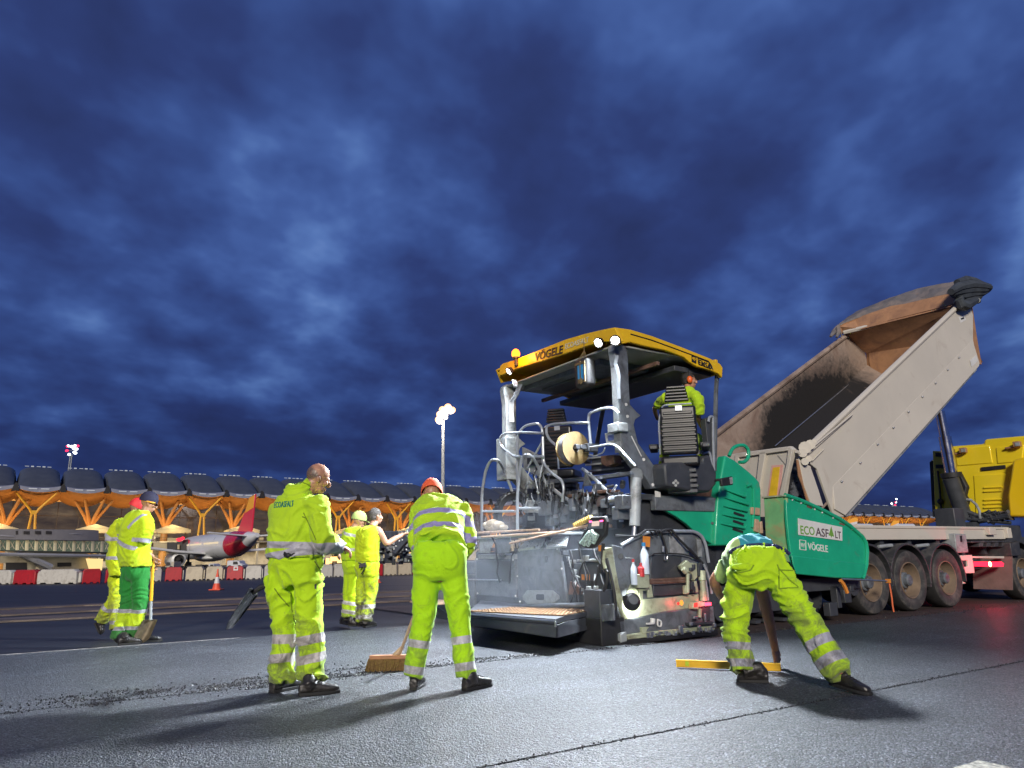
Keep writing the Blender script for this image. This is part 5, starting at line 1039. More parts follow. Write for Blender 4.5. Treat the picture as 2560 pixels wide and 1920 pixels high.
def body(label,parts_fn,skin,o0,hair=None,vox=.0075):
    q=MB(); parts_fn(q); return remesh(q,'person',skin,None,vox,2,hair=hair,o0=np.zeros(3))
def person(label,fn,skin,base,group='workers in fluorescent clothing',hair=None,vox=.0075):
    q=MB(); fn(q); base=np.asarray(base,float)
    o=remesh(q,'person',skin,None,vox,2,hair=hair,o0=base); o.location=Vector(base); ORG[o.name]=base; return tag(o,label,'person',group)
LIGHTSKIN=skinmat('tanned_skin',(.46,.235,.145)); FAIR=skinmat('fair_skin',(.58,.32,.21)); DARKS=skinmat('deep_tanned_skin',(.36,.17,.10))
eyew=mat('eye_dark',(.03,.02,.02),.2)
def soilz(z0,z1): return lambda w_,n: np.clip((z1-w_[:,2])/(z1-z0),0,1)
def arm(q,sh,el,wr,r0=.048,r1=.040,r2=.028): limb(q,[sh,el,wr],[r0,r1,r2],14,6)
def legs(q,hc,hips,knees,ank):
    for h,k_,a in zip(hips,knees,ank): limb(q,[h,h*.5+k_*.5,k_,k_*.45+a*.55,a],[.070,.066,.052,.050,.036],14,4)
Zv=np.array([0,0,1.])
def ribbon(name,o,V,pts,r,m,par=None,dy=-.2,n=6,off=.002,sub=6):
    P=[]
    for (x0,y0),(x1,y1) in zip(pts[:-1],pts[1:]):
        for i in range(sub):
            t=i/sub; P.append((x0+(x1-x0)*t,y0+(y1-y0)*t))
    P.append(pts[-1]); out=[]
    for x,y in P:
        p=yd(V,x,y,6.2); d=unit(p-CP); s_,n_=onsurf(o,p,d); 
        if abs((s_-p)@d)<.6: out.append(s_+n_*off)
    if len(out)>1: return part(name,m,par or o,lambda q:q.tube(out,r,n))
# ---------------------------------------------------- bald man standing in the middle left
def J(V,Y):
    return lambda x,y,dy=0: yd(V,x,y,Y+dy)
j=J(V2,6.15); f1=unit((.45,.89,0)); r1_=np.cross(f1,Zv); hf=unit((.90,.42,-.36))
hc=j(462,228,.04); L1=None
lh=(j(235,800,.05),j(262,1085,.03),j(245,1425,.0)); rh=(j(402,800,-.02),j(410,1085,-.03),j(432,1425,-.02))
rs,re,rw=j(462,395,-.13),j(492,590,-.18),j(588,628,.05); ls,le,lw=j(200,400,.12),j(300,600,.38),j(520,655,.42)
def fn(q):
    head(q,hc,hf,(.25,.05,1),1.03); limb(q,[j(395,300,.02),j(425,262,.03),j(452,240,.04)],[.070,.066,.060])
    torso(q,[(j(335,345),r1_*.12,f1*.07),(j(335,400),r1_*.19,f1*.10),(j(330,520),r1_*.17,f1*.12),(j(328,640),r1_*.16,f1*.12),(j(330,790),r1_*.16,f1*.11),(j(330,860),r1_*.10,f1*.09)])
    arm(q,rs,re,rw); arm(q,ls,le,lw); legs(q,None,(lh[0],rh[0]),(lh[1],rh[1]),(lh[2],rh[2]))
    hand(q,rw,(.75,.35,-.35),(0,.3,-1),1,.55); hand(q,lw,(.9,-.1,-.15),(0,-.2,-1),-1,.6)
def hair1(w_,n):
    d=(w_-hc); u=d@unit((.25,.05,1)); f=d@hf; dist=np.linalg.norm(d,axis=1)
    return np.where((dist<.15),np.clip(.5+(-(f+.005))*7-np.abs(u-.015)*9,0,1),0)
p1_=person('bald man in a lime jacket and trousers with his back turned, looking down',fn,LIGHTSKIN,W(-3.2,-1.2,0)*0+np.array([-1.72,6.15,0]),hair=hair1)
q=MB()
torso(q,[(j(352,262,.0),r1_*.085,f1*.08),(j(345,300),r1_*.11,f1*.10),(j(338,345),r1_*.175,f1*.12),(j(334,400),r1_*.232,f1*.15),(j(330,500),r1_*.240,f1*.175),(j(326,600),r1_*.235,f1*.185),(j(326,650),r1_*.240,f1*.185),(j(330,700),r1_*.245,f1*.180)])
limb(q,[j(440,365,-.10),j(470,440,-.15),re+Zv*.0,rw],[.105,.098,.082,.066]); limb(q,[j(245,400,.08),j(232,480,.14),le,lw-f1*.05],[.085,.092,.08,.064])
limb(q,[j(395,300,.01),j(360,262,.0)],[.085,.085]); 
jb=[(j(330,622),Zv+r1_*.04,.027,.5),(j(330,678),Zv-r1_*.10,.029,.5),(rw*.70+re*.30,rw-re,.022,.13),(rw*.96+re*.04,rw-re,.016,.12)]
CLA=cloth('lime_jacket',LIME,None,.25,seed=1)
jk=remesh(q,'jacket',CLA,p1_,.0125,3,.0105,11,jb,folds=[(re,.14,1.2),(j(330,640),.16,.8),(j(440,470,-.12),.12,.9)],soil=soilz(.5,1.3),seed=1)
exj=r1_; tp_=j(258,382,-.03)
bx_=unit(j(316,372)-j(204,384)); 
# back lettering lies on the jacket back
def onsurf(o,p,d):
    o0=org(o); ok,lc,nm,_=o.ray_cast(Vector(p-o0-unit(d)*.8),Vector(unit(d)))
    return (np.array(lc)+o0,np.array(nm)) if ok else (p,-unit(d))
bpy.context.view_layer.update()
def lettering_on(o,s_,pL,pR,h,m,bold=.01):
    pL=np.asarray(pL);pR=np.asarray(pR); d=unit((pL+pR)/2-CP); sL,_=onsurf(o,pL,d); sR,_=onsurf(o,pR,d); sM,_=onsurf(o,(pL+pR)/2,d)
    ex=sR-sL; n=len(s_)
    c=sM-d*.012
    t_=text('lettering',s_,c,ex,Zv-unit(ex)*(Zv@unit(ex)),h,m,o,depth=.002,bold=bold,width=np.linalg.norm(ex))
    me=t_.data; o0=org(o)
    for v_ in me.vertices:
        p=np.array(v_.co)+o0; hh,_n=onsurf(o,p,d); v_.co=tuple(hh-d*.004-o0)
    return t_
lettering_on(jk,'ECOASFALT',j(202,384),j(316,374),.050,mat('teal_print',(.02,.20,.13),.7))
q=MB(); W0=(j(330,685),r1_*.215,f1*.155)
torso(q,[W0,(j(330,740),r1_*.228,f1*.160),(j(328,810),r1_*.222,f1*.140),(j(326,860),r1_*.205,f1*.115)])
for (h,k_,a),rd in ((lh,(.118,.108,.098,.096,.094)),(rh,(.124,.118,.108,.104,.100))):
    limb(q,[h,h*.5+k_*.5,k_,k_*.45+a*.55,a],rd)
up1=unit(lh[1]-lh[2]); up2=unit(rh[1]-rh[2])
tb=[(j(268,1178,0),up1+r1_*.03,.036,.16),(j(268,1290,0),up1-r1_*.06,.034,.16),(j(412,1180,-.03),up2-r1_*.08,.036,.16),(j(420,1292,-.03),up2-r1_*.10,.034,.16)]
CLT=cloth('lime_trousers',(0.482,0.740,0.012),None,.75,(.50,.47,.46),seed=4)
tr1=remesh(q,'trousers',CLT,p1_,.0125,5,.013,9,tb,folds=[(lh[2]+Zv*.06,.10,2.3),(rh[2]+Zv*.06,.10,2.3),(j(290,850),.14,1.2)],soil=soilz(-.15,.85),seed=2)
part('pocket_tab',MK,tr1,lambda q:q.box(onsurf(tr1,j(447,868,-.1),j(447,868)-CP)[0],(1,0,0),(0,1,0),Zv,.007,.006,.019))
part('keys',MK,tr1,lambda q:[q.tube([j(x0,y0,-.2),j(x1,y1,-.2)],.009,5) for x0,y0,x1,y1 in [(262,665,290,690),(268,690,300,660),(300,690,325,668),(280,672,325,690),(262,672,268,690)]]+[q.ell(j(285,683,-.2),(.022,.01,.02))])
boot(p1_,j(250,1425,.0),np.array([-1.96,6.13,0]),np.array([-1.80,6.42,0]))
boot(p1_,j(432,1425,-.02),np.array([-1.70,5.99,0]),np.array([-1.415,6.12,0]))
part('eye',eyew,p1_,lambda q:[q.ell(hc+(np.cross(hf,unit((.25,.05,1)))*s*.032+hf*.082+unit((.25,.05,1))*.0),.0085) for s in (-1,1)])
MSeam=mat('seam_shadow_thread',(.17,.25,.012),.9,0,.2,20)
for V,P_ in ((VM1,[(548,655),(585,730),(620,800),(655,880),(690,960)]),(VM1,[(535,700),(570,712),(600,750)]),(VM1,[(450,330),(520,300),(600,330),(640,370)])): ribbon('jacket_seam_crease',jk,V,P_,.0045,MSeam)  # ribbons draw the seams and the dark shade in the armhole crease
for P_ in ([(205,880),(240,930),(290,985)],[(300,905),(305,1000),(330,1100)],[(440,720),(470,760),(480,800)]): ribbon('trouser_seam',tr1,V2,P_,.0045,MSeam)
# ---------------------------------------------------- man with the orange cap sweeping
j=J(V2,6.2); f2=unit((.0,1,0)); r2_=np.array([1.,0,0])
hc2=j(1135,330,.50); hf2=unit((-.1,.8,-.6))
lh=(j(1112,760,.02),j(1085,1060,.03),j(1028,1405,.0)); rh=(j(1258,760,.02),j(1300,1050,.0),j(1338,1405,-.05))
rs,re,rw=j(1310,425,.36),j(1345,610,.24),j(1270,730,.52); ls,le,lw=j(1060,440,.36),j(1050,620,.30),j(1110,800,.55)
sp=unit(j(1180,420,.36)-j(1180,640,.02)); bk2=unit(np.cross(r2_,sp))
def fn(q):
    head(q,hc2,hf2,(-.05,.6,.8),1.0); limb(q,[j(1165,385,.34),j(1140,345,.44)],[.066,.06])
    torso(q,[(j(1180,385,.38),r2_*.16,bk2*.08),(j(1180,450,.30),r2_*.17,bk2*.10),(j(1180,560,.14),r2_*.15,bk2*.10),(j(1182,680,.03),r2_*.15,f2*.10),(j(1182,840,.02),r2_*.12,f2*.09)])
    arm(q,rs,re,rw); arm(q,ls,le,lw); legs(q,None,(lh[0],rh[0]),(lh[1],rh[1]),(lh[2],rh[2]))
    hand(q,rw,(-.4,.5,-.7),(-.6,.2,.2),1,.8); hand(q,lw,(.1,.5,-.7),(.5,.3,.2),-1,.8)
p2_=person('man in an orange cap and lime suit bending forward over a push broom',fn,LIGHTSKIN,(-.63,6.2,0))
CLB=cloth('lime_jacket_swept',LIME,None,.2,(.30,.27,.50),seed=7)
q=MB()
torso(q,[(j(1160,345,.42),r2_*.10,bk2*.07),(j(1172,372,.40),r2_*.19,bk2*.10),(j(1180,420,.33),r2_*.232,bk2*.135),(j(1182,500,.22),r2_*.225,bk2*.155),(j(1182,590,.10),r2_*.215,bk2*.16),(j(1185,640,.05),r2_*.225,bk2*.168),(j(1185,690,.03),r2_*.238,f2*.182)])
limb(q,[j(1290,400,.34),j(1325,480,.32),re,rw],[.105,.092,.074,.058]); limb(q,[j(1080,405,.34),j(1060,500,.33),le,lw],[.10,.09,.072,.056])
jb=[(j(1165,480,.22),sp+Zv*.2,.028,.30),(j(1165,568,.12),sp+Zv*.2,.028,.30),(j(1335,530,.30),re-rs,.028,.12),(j(1340,620,.26),re-rs,.026,.12)]
remesh(q,'jacket',CLB,p2_,.0125,3,.0075,10,jb,folds=[(re,.12,1.2),(j(1180,620),.15,.8)],soil=soilz(.8,1.1),seed=3)
q=MB(); torso(q,[(j(1182,560,.11),r2_*.185,bk2*.125),(j(1185,600,.06),r2_*.20,f2*.14),(j(1185,660,.02),r2_*.228,f2*.165),(j(1185,740,.0),r2_*.225,f2*.158),(j(1185,805,.0),r2_*.21,f2*.128),(j(1185,835,.0),r2_*.18,f2*.105)])
for (h,k_,a),rd in ((lh,(.122,.110,.092,.086,.088)),(rh,(.122,.110,.090,.084,.086))):
    limb(q,[h,h*.5+k_*.5,k_,k_*.45+a*.55,a],rd)
u1,u2=unit(lh[1]-lh[2]),unit(rh[1]-rh[2])
tb=[(j(1045,1205),u1,.030,.17),(j(1030,1360),u1,.030,.17),(j(1320,1185),u2,.030,.17),(j(1335,1340),u2,.030,.17)]
CLC=cloth('bright_lime_trousers',(0.430,0.774,0.008),None,.55,(.55,.55,.58),seed=9)
remesh(q,'trousers',CLC,p2_,.0125,7,.0075,8,tb,folds=[(lh[2]+Zv*.02,.08,2.2),(rh[2]+Zv*.02,.08,2.2)],soil=soilz(-.15,.8),seed=4)
boot(p2_,lh[2],np.array([-.83,6.14,0]),np.array([-.80,6.43,0])); boot(p2_,rh[2],np.array([-.42,6.08,0]),np.array([-.22,6.31,0]))
def cap(par,c,fw,up,m,s=1.,brim=.085,name='cap',bm=None,back=False,bell=1.):
    fw=unit(fw); up=unit(np.asarray(up,float)-fw*(np.asarray(up)@fw)); r_=np.cross(fw,up)
    q=MB(); n=24; vs=[];fs=[]
    prof=[(1.0,-.0),(1.02,.03),(.95,.065),(.75,.10),(.42,.122),(.0,.13)]
    for j_ in range(n):
        t=2*PI*j_/n
        for k_,h in prof: vs.append(c+(r_*math.cos(t)*.083*k_+fw*(math.sin(t)*.103*k_-.01)+up*(h*bell+.012))*s)
    mm=len(prof)
    for j_ in range(n):
        k2=(j_+1)%n; fs+=[(j_*mm+i,k2*mm+i,k2*mm+i+1,j_*mm+i+1) for i in range(mm-1)]
    q.add(vs,fs); o=q.build(name,m,par)
    sol=o.modifiers.new('t','SOLIDIFY'); sol.thickness=.006; sol.offset=1
    if brim:
        q=MB(); pts=[]
        for i in range(9):
            t=PI*(i/8); pts.append(c+(r_*math.cos(t)*.072+fw*(.07+math.sin(t)*brim)*1.0+up*(.018-.02*math.sin(t)))*s)
        q.prism(pts,up*.006); q.build('visor',bm or m,o,bevel=.002)
    return o
ORC=mat('orange_cap',(.85,.13,.045),.8,0,.15,25)
bpy.context.view_layer.update()
cap(p2_,hc2,hf2,(-.05,.6,.8),ORC,1.12,.07)
# broom pushed along the joint
bh0,bh1=gp(VF,1035,880),gp(VF,1400,872); bt=thing('broom',(bh0+bh1)/2,'push broom with brown bristles swept along the asphalt joint behind the orange capped man','broom')
bx=unit(bh1-bh0); by=np.cross(Zv,bx)
hl=np.linalg.norm(bh1-bh0)
part('broom_head',mat('broom_wood',(.36,.16,.08),.6,0,.2,9),bt,lambda q:q.box((bh0+bh1)/2+Zv*.125,bx,by,Zv,hl/2-.01,.035,.018),bevel=.006)
def brs(q):
    R_=random.Random(3); ny=5; nx=46
    for i in range(nx):
        for k_ in range(ny):
            p=bh0+bx*(hl*(i+.5)/nx)+by*(k_-2)*.014; w_=bx*(-.02+R_.uniform(-.012,.012))+by*R_.uniform(-.012,.012)*1.5
            q.tube([p+Zv*.11,p+w_+Zv*.002],[.0055,.0075],4,caps=False)
part('bristles',M['bristle'],bt,brs)
part('handle',M['wood'],bt,lambda q:(q.cyl((bh0+bh1)/2+bx*.10+Zv*.13,lw+unit(lw-(bh0+bh1)/2)*.35,.014),q.cyl((bh0+bh1)/2+bx*.06+Zv*.13,(bh0+bh1)/2+bx*.13+Zv*.21,.030,.018)))
# ---------------------------------------------------- man bending over the yellow level
j=J(V5,6.2); f6=unit((-.25,.97,0)); r6=unit((.97,.25,0))
hipc=j(455,720,.0); shc=j(395,800,.62)
lh=(j(372,790,.05),j(320,1075,.10),j(368,1365,.05)); rh=(j(565,780,.0),j(735,1055,-.22),j(945,1395,-.42))
ls,le,lw=j(262,770,.52),j(205,850,.60),j(300,1000,.9); rs,re,rw=j(470,830,.62),j(520,1040,.66),j(565,1245,.72)
sp6=unit(shc-hipc); dn6=unit(np.cross(sp6,r6))
hc6=j(360,900,.85)
def fn(q):
    head(q,hc6,(-.1,.2,-1),(-.2,.9,-.3)); limb(q,[j(385,830,.68),j(370,870,.78)],[.066,.06])
    torso(q,[(shc,r6*.18,dn6*.09),(j(410,760,.42),r6*.18,dn6*.11),(j(435,730,.2),r6*.17,dn6*.11),(hipc,r6*.16,f6*.1+Zv*.03),(j(470,830,.0),r6*.13,f6*.09)])
    limb(q,[ls,le,lw],[.052,.046,.034]); limb(q,[rs,re,rw],[.058,.050,.032],16,8); legs(q,None,(lh[0],rh[0]),(lh[1],rh[1]),(lh[2],rh[2]))
    hand(q,rw,(.1,.05,-1),(-.5,.8,0),1,.55,1.08); hand(q,lw,(.1,.1,-1),(-.5,.8,0),-1,.5)
p6_=person('man in a teal shirt and lime trousers bending double over a yellow level',fn,DARKS,(2.1,6.2,0))
q=MB()
torso(q,[(j(385,870,.74),r6*.12,dn6*.08),(shc,r6*.225,dn6*.115),(j(398,725,.46),r6*.245,dn6*.14),(j(420,672,.24),r6*.235,dn6*.15),(j(442,672,.08),r6*.215,dn6*.14+f6*.02),(j(452,690,.03),r6*.20,f6*.13+Zv*.03)])
limb(q,[j(320,735,.46),j(268,760,.50),(ls*.4+le*.6)],[.10,.082,.066]); limb(q,[j(450,760,.55),rs,rs*.8+re*.2],[.09,.08,.066])
spc=j(440,660,.12)
def z6(w_,n): 
    d=(w_-spc); return .25-np.abs(d[:,0]-.10-.12*(w_[:,1]-6.3))+.015*np.sin(w_[:,1]*30)
CL6=cloth('teal_shirt',(0.430,0.585,0.220),(.035,.30,.38),.2,seed=11)
remesh(q,'shirt',CL6,p6_,.0125,3,.010,10,[],zone=z6,soil=soilz(.5,.9),seed=6)
q=MB(); torso(q,[(j(455,655,.02),r6*.205,f6*.125-Zv*.03),(j(456,700,.0),r6*.222,f6*.15-Zv*.02),(j(458,760,-.02),r6*.238,f6*.17),(j(462,830,-.02),r6*.225,f6*.155),(j(466,880,.0),r6*.18,f6*.12)])
for (h,k_,a),rd in ((lh,(.122,.112,.098,.094,.098)),(rh,(.125,.118,.105,.100,.100))):
    limb(q,[h,h*.5+k_*.5,k_,k_*.45+a*.55,a],rd)
u1,u2=unit(lh[1]-lh[2]),unit(rh[1]-rh[2])
tb=[(j(345,1222,.08),u1+r6*.12,.030,.17),(j(362,1320,.05),u1+r6*.10,.030,.17),(j(822,1203,-.32),u2,.036,.18),(j(888,1305,-.38),u2,.036,.18)]
CL6t=cloth('lime_cargo_trousers',(0.464,0.722,0.010),None,.7,(.40,.40,.47),seed=13)
t6=remesh(q,'trousers',CL6t,p6_,.0115,5,.0135,9,tb,folds=[(lh[1],.13,1.2),(j(300,930),.12,1.2),(rh[2],.10,1.2),(lh[2]+Zv*.03,.08,1.6)],soil=soilz(-.15,.9),seed=7)
belt_c=j(453,650,.0)
bpy.context.view_layer.update()
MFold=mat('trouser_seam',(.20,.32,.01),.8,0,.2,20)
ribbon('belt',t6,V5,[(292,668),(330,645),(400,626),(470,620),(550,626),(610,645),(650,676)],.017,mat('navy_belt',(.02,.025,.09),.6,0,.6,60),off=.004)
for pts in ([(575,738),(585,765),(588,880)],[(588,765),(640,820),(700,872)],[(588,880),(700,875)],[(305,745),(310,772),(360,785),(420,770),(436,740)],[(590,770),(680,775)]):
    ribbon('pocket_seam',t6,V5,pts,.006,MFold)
part('pocket_flap',CL6t,t6,lambda q:None or q.ell(onsurf(t6,j(368,752,-.2),j(368,752)-CP)[0],(.09,.02,.028)))
for x,y in [(388,636),(497,622),(612,650)]: ribbon('belt_loop',t6,V5,[(x,y-14),(x,y+22)],.010,CL6t,off=.012)
boot(p6_,lh[2],np.array([2.03,6.22,0]),np.array([1.80,6.30,0])+0*Zv)
boot(p6_,rh[2]+Zv*.0,np.array([2.40,5.90,0.03]),np.array([2.56,5.62,0]))
lv0,lv1=gp(V5,-20,1352),gp(V5,600,1378)
lvl=thing('spirit_level',(lv0+lv1)/2,'long yellow spirit level lying on the fresh asphalt','spirit level')
lx=unit(lv1-lv0); ly=np.cross(Zv,lx); ll=np.linalg.norm(lv1-lv0)/2
LY=mat('level_yellow',(.72,.42,.02),.4,0,.08,8)
part('level_body',LY,lvl,lambda q:(q.box((lv0+lv1)/2+Zv*.045,lx,ly,Zv,ll,.010,.028),q.box((lv0+lv1)/2+Zv*.070,lx,ly,Zv,ll,.016,.006),q.box((lv0+lv1)/2+Zv*.018,lx,ly,Zv,ll,.016,.006)),bevel=.002)
part('vial',mat('vial_green',(.45,.62,.05),.2),lvl,lambda q:q.box(lv0+lx*.10+Zv*.045-ly*.012,lx,ly,Zv,.016,.004,.02),bevel=.002)
# ---------------------------------------------------- man with the green trousers and shovel
j=J(VM3,9.9); f3=unit((.62,.78,0)); r3=np.cross(f3,Zv); hc3=j(572,218,.05); hf3=unit((.85,.5,-.25))
lh=(j(400,880,.06),j(378,1180,.04),j(285,1500,.0)); rh=(j(490,890,-.04),j(492,1180,0),j(430,1490,.08))
rs,re,rw=j(545,400,-.10),j(500,610,-.12),j(612,725,.02); ls,le,lw=j(330,400,.15),j(380,600,.4),j(590,800,.25)
def fn(q):
    head(q,hc3,hf3,(.2,.05,1)); limb(q,[j(530,315,.03),j(555,260,.04)],[.064,.058])
    torso(q,[(j(470,340),r3*.14,f3*.08),(j(455,420),r3*.17,f3*.10),(j(440,560),r3*.16,f3*.12),(j(440,760),r3*.15,f3*.11),(j(445,880),r3*.14,f3*.1)])
    arm(q,rs,re,rw); arm(q,ls,le,lw); legs(q,None,(lh[0],rh[0]),(lh[1],rh[1]),(lh[2],rh[2]))
    hand(q,rw,(.35,.1,-.9),(.5,.6,.1),1,.75); hand(q,lw,(.5,-.1,-.7),(.5,-.5,.1),-1,.8)
p3_=person('man in a dark cap, lime shirt and green trousers leaning on a yellow shovel',fn,LIGHTSKIN,(-5.0,9.9,0))
q=MB()
torso(q,[(j(505,285,.0),r3*.09,f3*.08),(j(478,320),r3*.18,f3*.11),(j(462,390),r3*.235,f3*.15),(j(440,520),r3*.245,f3*.175),(j(432,660),r3*.245,f3*.18),(j(440,760),r3*.240,f3*.175),(j(448,815),r3*.235,f3*.17)])
limb(q,[j(530,370,-.08),j(548,450,-.14),j(508,590,-.15)],[.105,.10,.09]); limb(q,[j(350,380,.1),j(345,480,.2),le],[.10,.095,.08])
jb=[(j(360,575,0),Zv+r3*.33,.026,.34),(j(510,570,-.14),rs-re,.026,.13),(j(500,420,-.1),unit(Zv*-.55+r3*.85),.022,.16)]
CL3=cloth('lime_shirt',(0.533,0.731,0.012),None,.2,(.40,.40,.46),seed=17)
remesh(q,'shirt',CL3,p3_,.014,3,.010,10,jb,soil=soilz(.9,1.2),seed=8)
q=MB(); torso(q,[(j(440,770),r3*.19,f3*.14),(j(443,830),r3*.205,f3*.15),(j(445,900),r3*.195,f3*.14),(j(445,950),r3*.16,f3*.11)])
for (h,k_,a),rd in ((lh,(.118,.112,.100,.092,.092)),(rh,(.112,.106,.095,.090,.088))): limb(q,[h,h*.5+k_*.5,k_,k_*.45+a*.55,a],rd)
def z3(w_,n): zc=j(380,1310)[2]; return .112-np.abs(w_[:,2]-zc)
tb=[(j(370,1232),Zv+r3*.05,.024,.4),(j(350,1396),Zv,.024,.4)]
CL3t=cloth('green_trousers',(.018,.23,.035),(.62,.84,.012),.35,(.42,.43,.47),seed=19)
remesh(q,'trousers',CL3t,p3_,.014,3,.011,9,tb,zone=z3,folds=[(lh[2]+Zv*.05,.1,1.6)],soil=soilz(-.1,.7),seed=9)
boot(p3_,lh[2],np.array([-5.12,9.75,0]),np.array([-4.90,9.92,0])); boot(p3_,rh[2],np.array([-4.98,9.98,0]),np.array([-4.74,10.14,0]))
NV=mat('navy_cap',(.02,.02,.05),.8,0,.2,20)
c3=cap(p3_,hc3,hf3,(.2,.05,1),NV,1.10,.05,name='cap'); 
part('head_band',mat('orange_band',(.8,.38,.03),.6),p3_,lambda q:q.ring(hc3+unit((.2,.05,1))*.016,(.2,.05,1),[(.098,-.008),(.103,-.008),(.103,.010),(.098,.010)],24))
sv=thing('shovel',j(560,1530),'shovel with a yellow handle and dirty blade held by the green trousered man','shovel')
part('handle',mat('yellow_fibreglass',(.80,.42,.01),.4,0,.05),sv,lambda q:q.cyl(j(615,760,.02),j(594,1140,.02),.021))
part('socket',M['lgrey'],sv,lambda q:q.cyl(j(594,1140,.02),j(590,1320,.02),.017,.02))
def blade(q,P):
    vs=[];fs=[];nu,nv=len(P[0]),len(P)
    for r in P: vs+=r
    K=len(vs); nn_=unit(np.cross(P[0][-1]-P[0][0],P[-1][0]-P[0][0])); vs+=[p+nn_*.004 for p in vs]
    for i in range(nv-1):
        for k_ in range(nu-1): a=i*nu+k_; fs+=[(a,a+1,a+nu+1,a+nu),(K+a,K+a+nu,K+a+nu+1,K+a+1)]
    bd=[k_ for k_ in range(nu)]+[i*nu+nu-1 for i in range(1,nv)]+[(nv-1)*nu+k_ for k_ in range(nu-2,-1,-1)]+[i*nu for i in range(nv-2,0,-1)]
    fs+=[(bd[i],bd[(i+1)%len(bd)],bd[(i+1)%len(bd)]+K,bd[i]+K) for i in range(len(bd))]
    q.add(vs,fs)
def shov(q,tl,tr_,br,bl,dip):
    P=[]
    for i in range(7):
        v_=i/6; row=[]
        for k_ in range(7):
            u=k_/6; w_=1 if v_<.7 else 1-((v_-.7)/.3)**2*.65; uu=.5+(u-.5)*w_
            p=(np.asarray(tl)*(1-uu)+np.asarray(tr_)*uu)*(1-v_)+(np.asarray(bl)*(1-uu)+np.asarray(br)*uu)*v_; row.append(p+np.array([0,1,0])*dip*(1-(2*u-1)**2))
        P.append(row)
    blade(q,P)
part('blade',mat('dirty_blade',(.16,.13,.08),.5,.5,.35,9,dirt=(.05,.045,.04),dirtamt=.4),sv,lambda q:shov(q,j(520,1318,-.02),j(655,1315,.03),j(560,1545,-.02),j(400,1535,-.05),.05))
# ---------------------------------------------------- man behind him with the red cap
j=J(VM3,10.9); f=unit((.85,.5,0)); r_=np.cross(f,Zv); hcb=j(462,268,0); 
lh=(j(275,820,.05),j(265,1080,.05),j(268,1400,.0)); rh=(j(300,820,.1),j(255,1110,.15),j(120,1330,.2))
ls,le,lw=j(310,420,-.05),j(215,540,-.05),j(330,650,-.1)
def fn(q):
    head(q,hcb,(.8,.4,-.4),(.4,.1,1)); limb(q,[j(420,360),j(448,310)],[.064,.058])
    torso(q,[(j(390,390),r_*.15,f*.09),(j(360,460),r_*.17,f*.10),(j(310,620),r_*.15,f*.12),(j(285,740),r_*.15,f*.11),(j(285,840),r_*.14,f*.1)])
    arm(q,ls,le,lw); legs(q,None,(lh[0],rh[0]),(lh[1],rh[1]),(lh[2],rh[2])); hand(q,lw,(.9,0,-.3),(0,0,-1),1,.6)
    arm(q,j(400,420,.2),j(430,560,.3),j(520,640,.3)); hand(q,j(520,640,.3),(.9,0,-.3),(0,0,-1),-1,.6)
pb_=person('man in a red cap and yellow overalls half hidden behind the man in green trousers',fn,LIGHTSKIN,(-5.9,10.9,0))
q=MB(); torso(q,[(j(420,355),r_*.10,f*.08),(j(385,395),r_*.19,f*.12),(j(355,470),r_*.23,f*.15),(j(315,600),r_*.22,f*.16),(j(280,760),r_*.21,f*.15)])
limb(q,[j(320,410,-.05),j(260,470,-.08),le,j(260,590,-.08)],[.10,.09,.08,.072]); limb(q,[j(400,420,.15),j(430,560,.3)],[.09,.075])
CLb=cloth('yellow_overalls',(0.568,0.688,0.012),None,.7,(.45,.44,.5),seed=23)
remesh(q,'jacket',CLb,pb_,.015,3,.009,10,[(j(280,560),Zv,.026,.45),(j(280,735),Zv,.024,.35),(le,ls-le,.026,.13)],seed=10)
q=MB(); torso(q,[(j(283,740),r_*.20,f*.15),(j(283,800),r_*.20,f*.15),(j(285,900),r_*.17,f*.12)])
for (h,k_,a),rd in ((lh,(.115,.110,.098,.090,.09)),(rh,(.115,.105,.095,.09,.09))): limb(q,[h,h*.5+k_*.5,k_,k_*.45+a*.55,a],rd)
remesh(q,'trousers',CLb,pb_,.015,3,.010,9,[(j(268,1230),Zv,.026,.16),(j(268,1340),Zv,.024,.16),(j(200,1210,.18),rh[1]-rh[2],.026,.14)],soil=soilz(.02,.9),seed=11)
cap(pb_,hcb,(.8,.4,-.4),(.4,.1,1),mat('red_cap',(.75,.03,.035),.6),1.1,.07)
boot(pb_,lh[2],j(232,1520,0)*np.array([1,1,0]),j(330,1500,.1)*np.array([1,1,0])); boot(pb_,rh[2],j(65,1350,.2),j(120,1455,.2))
# ---------------------------------------------------- capped man and sleeveless man by the far end of the screed
j=J(VM45,11.95); f=unit((.75,.65,0)); r_=np.cross(f,Zv); hc4=j(360,285,0); hf4=unit((.95,.25,-.2))
lh=(j(262,790,.05),j(245,1090,.05),j(215,1400,.0)); rh=(j(300,800,-.02),j(290,1090,0),j(300,1400,.0))
rs,re,rw=j(255,430,-.12),j(225,640,-.15),j(345,672,-.02)
def fn(q):
    head(q,hc4,hf4,(.1,.0,1)); limb(q,[j(305,375),j(330,330)],[.066,.06])
    torso(q,[(j(295,390),r_*.15,f*.09),(j(285,450),r_*.17,f*.10),(j(280,600),r_*.15,f*.12),(j(280,720),r_*.15,f*.11),(j(280,830),r_*.14,f*.1)])
    arm(q,rs,re,rw); arm(q,j(330,430,.2),j(360,600,.3),j(430,650,.2)); hand(q,rw,(.95,.1,0),(0,.1,-1),1,.7); hand(q,j(430,650,.2),(.95,-.1,0),(0,.1,-1),-1,.7); legs(q,None,(lh[0],rh[0]),(lh[1],rh[1]),(lh[2],rh[2]))
p4_=person('man in a pale green cap and striped lime shirt standing behind the sleeveless man',fn,FAIR,(-2.6,11.95,0))
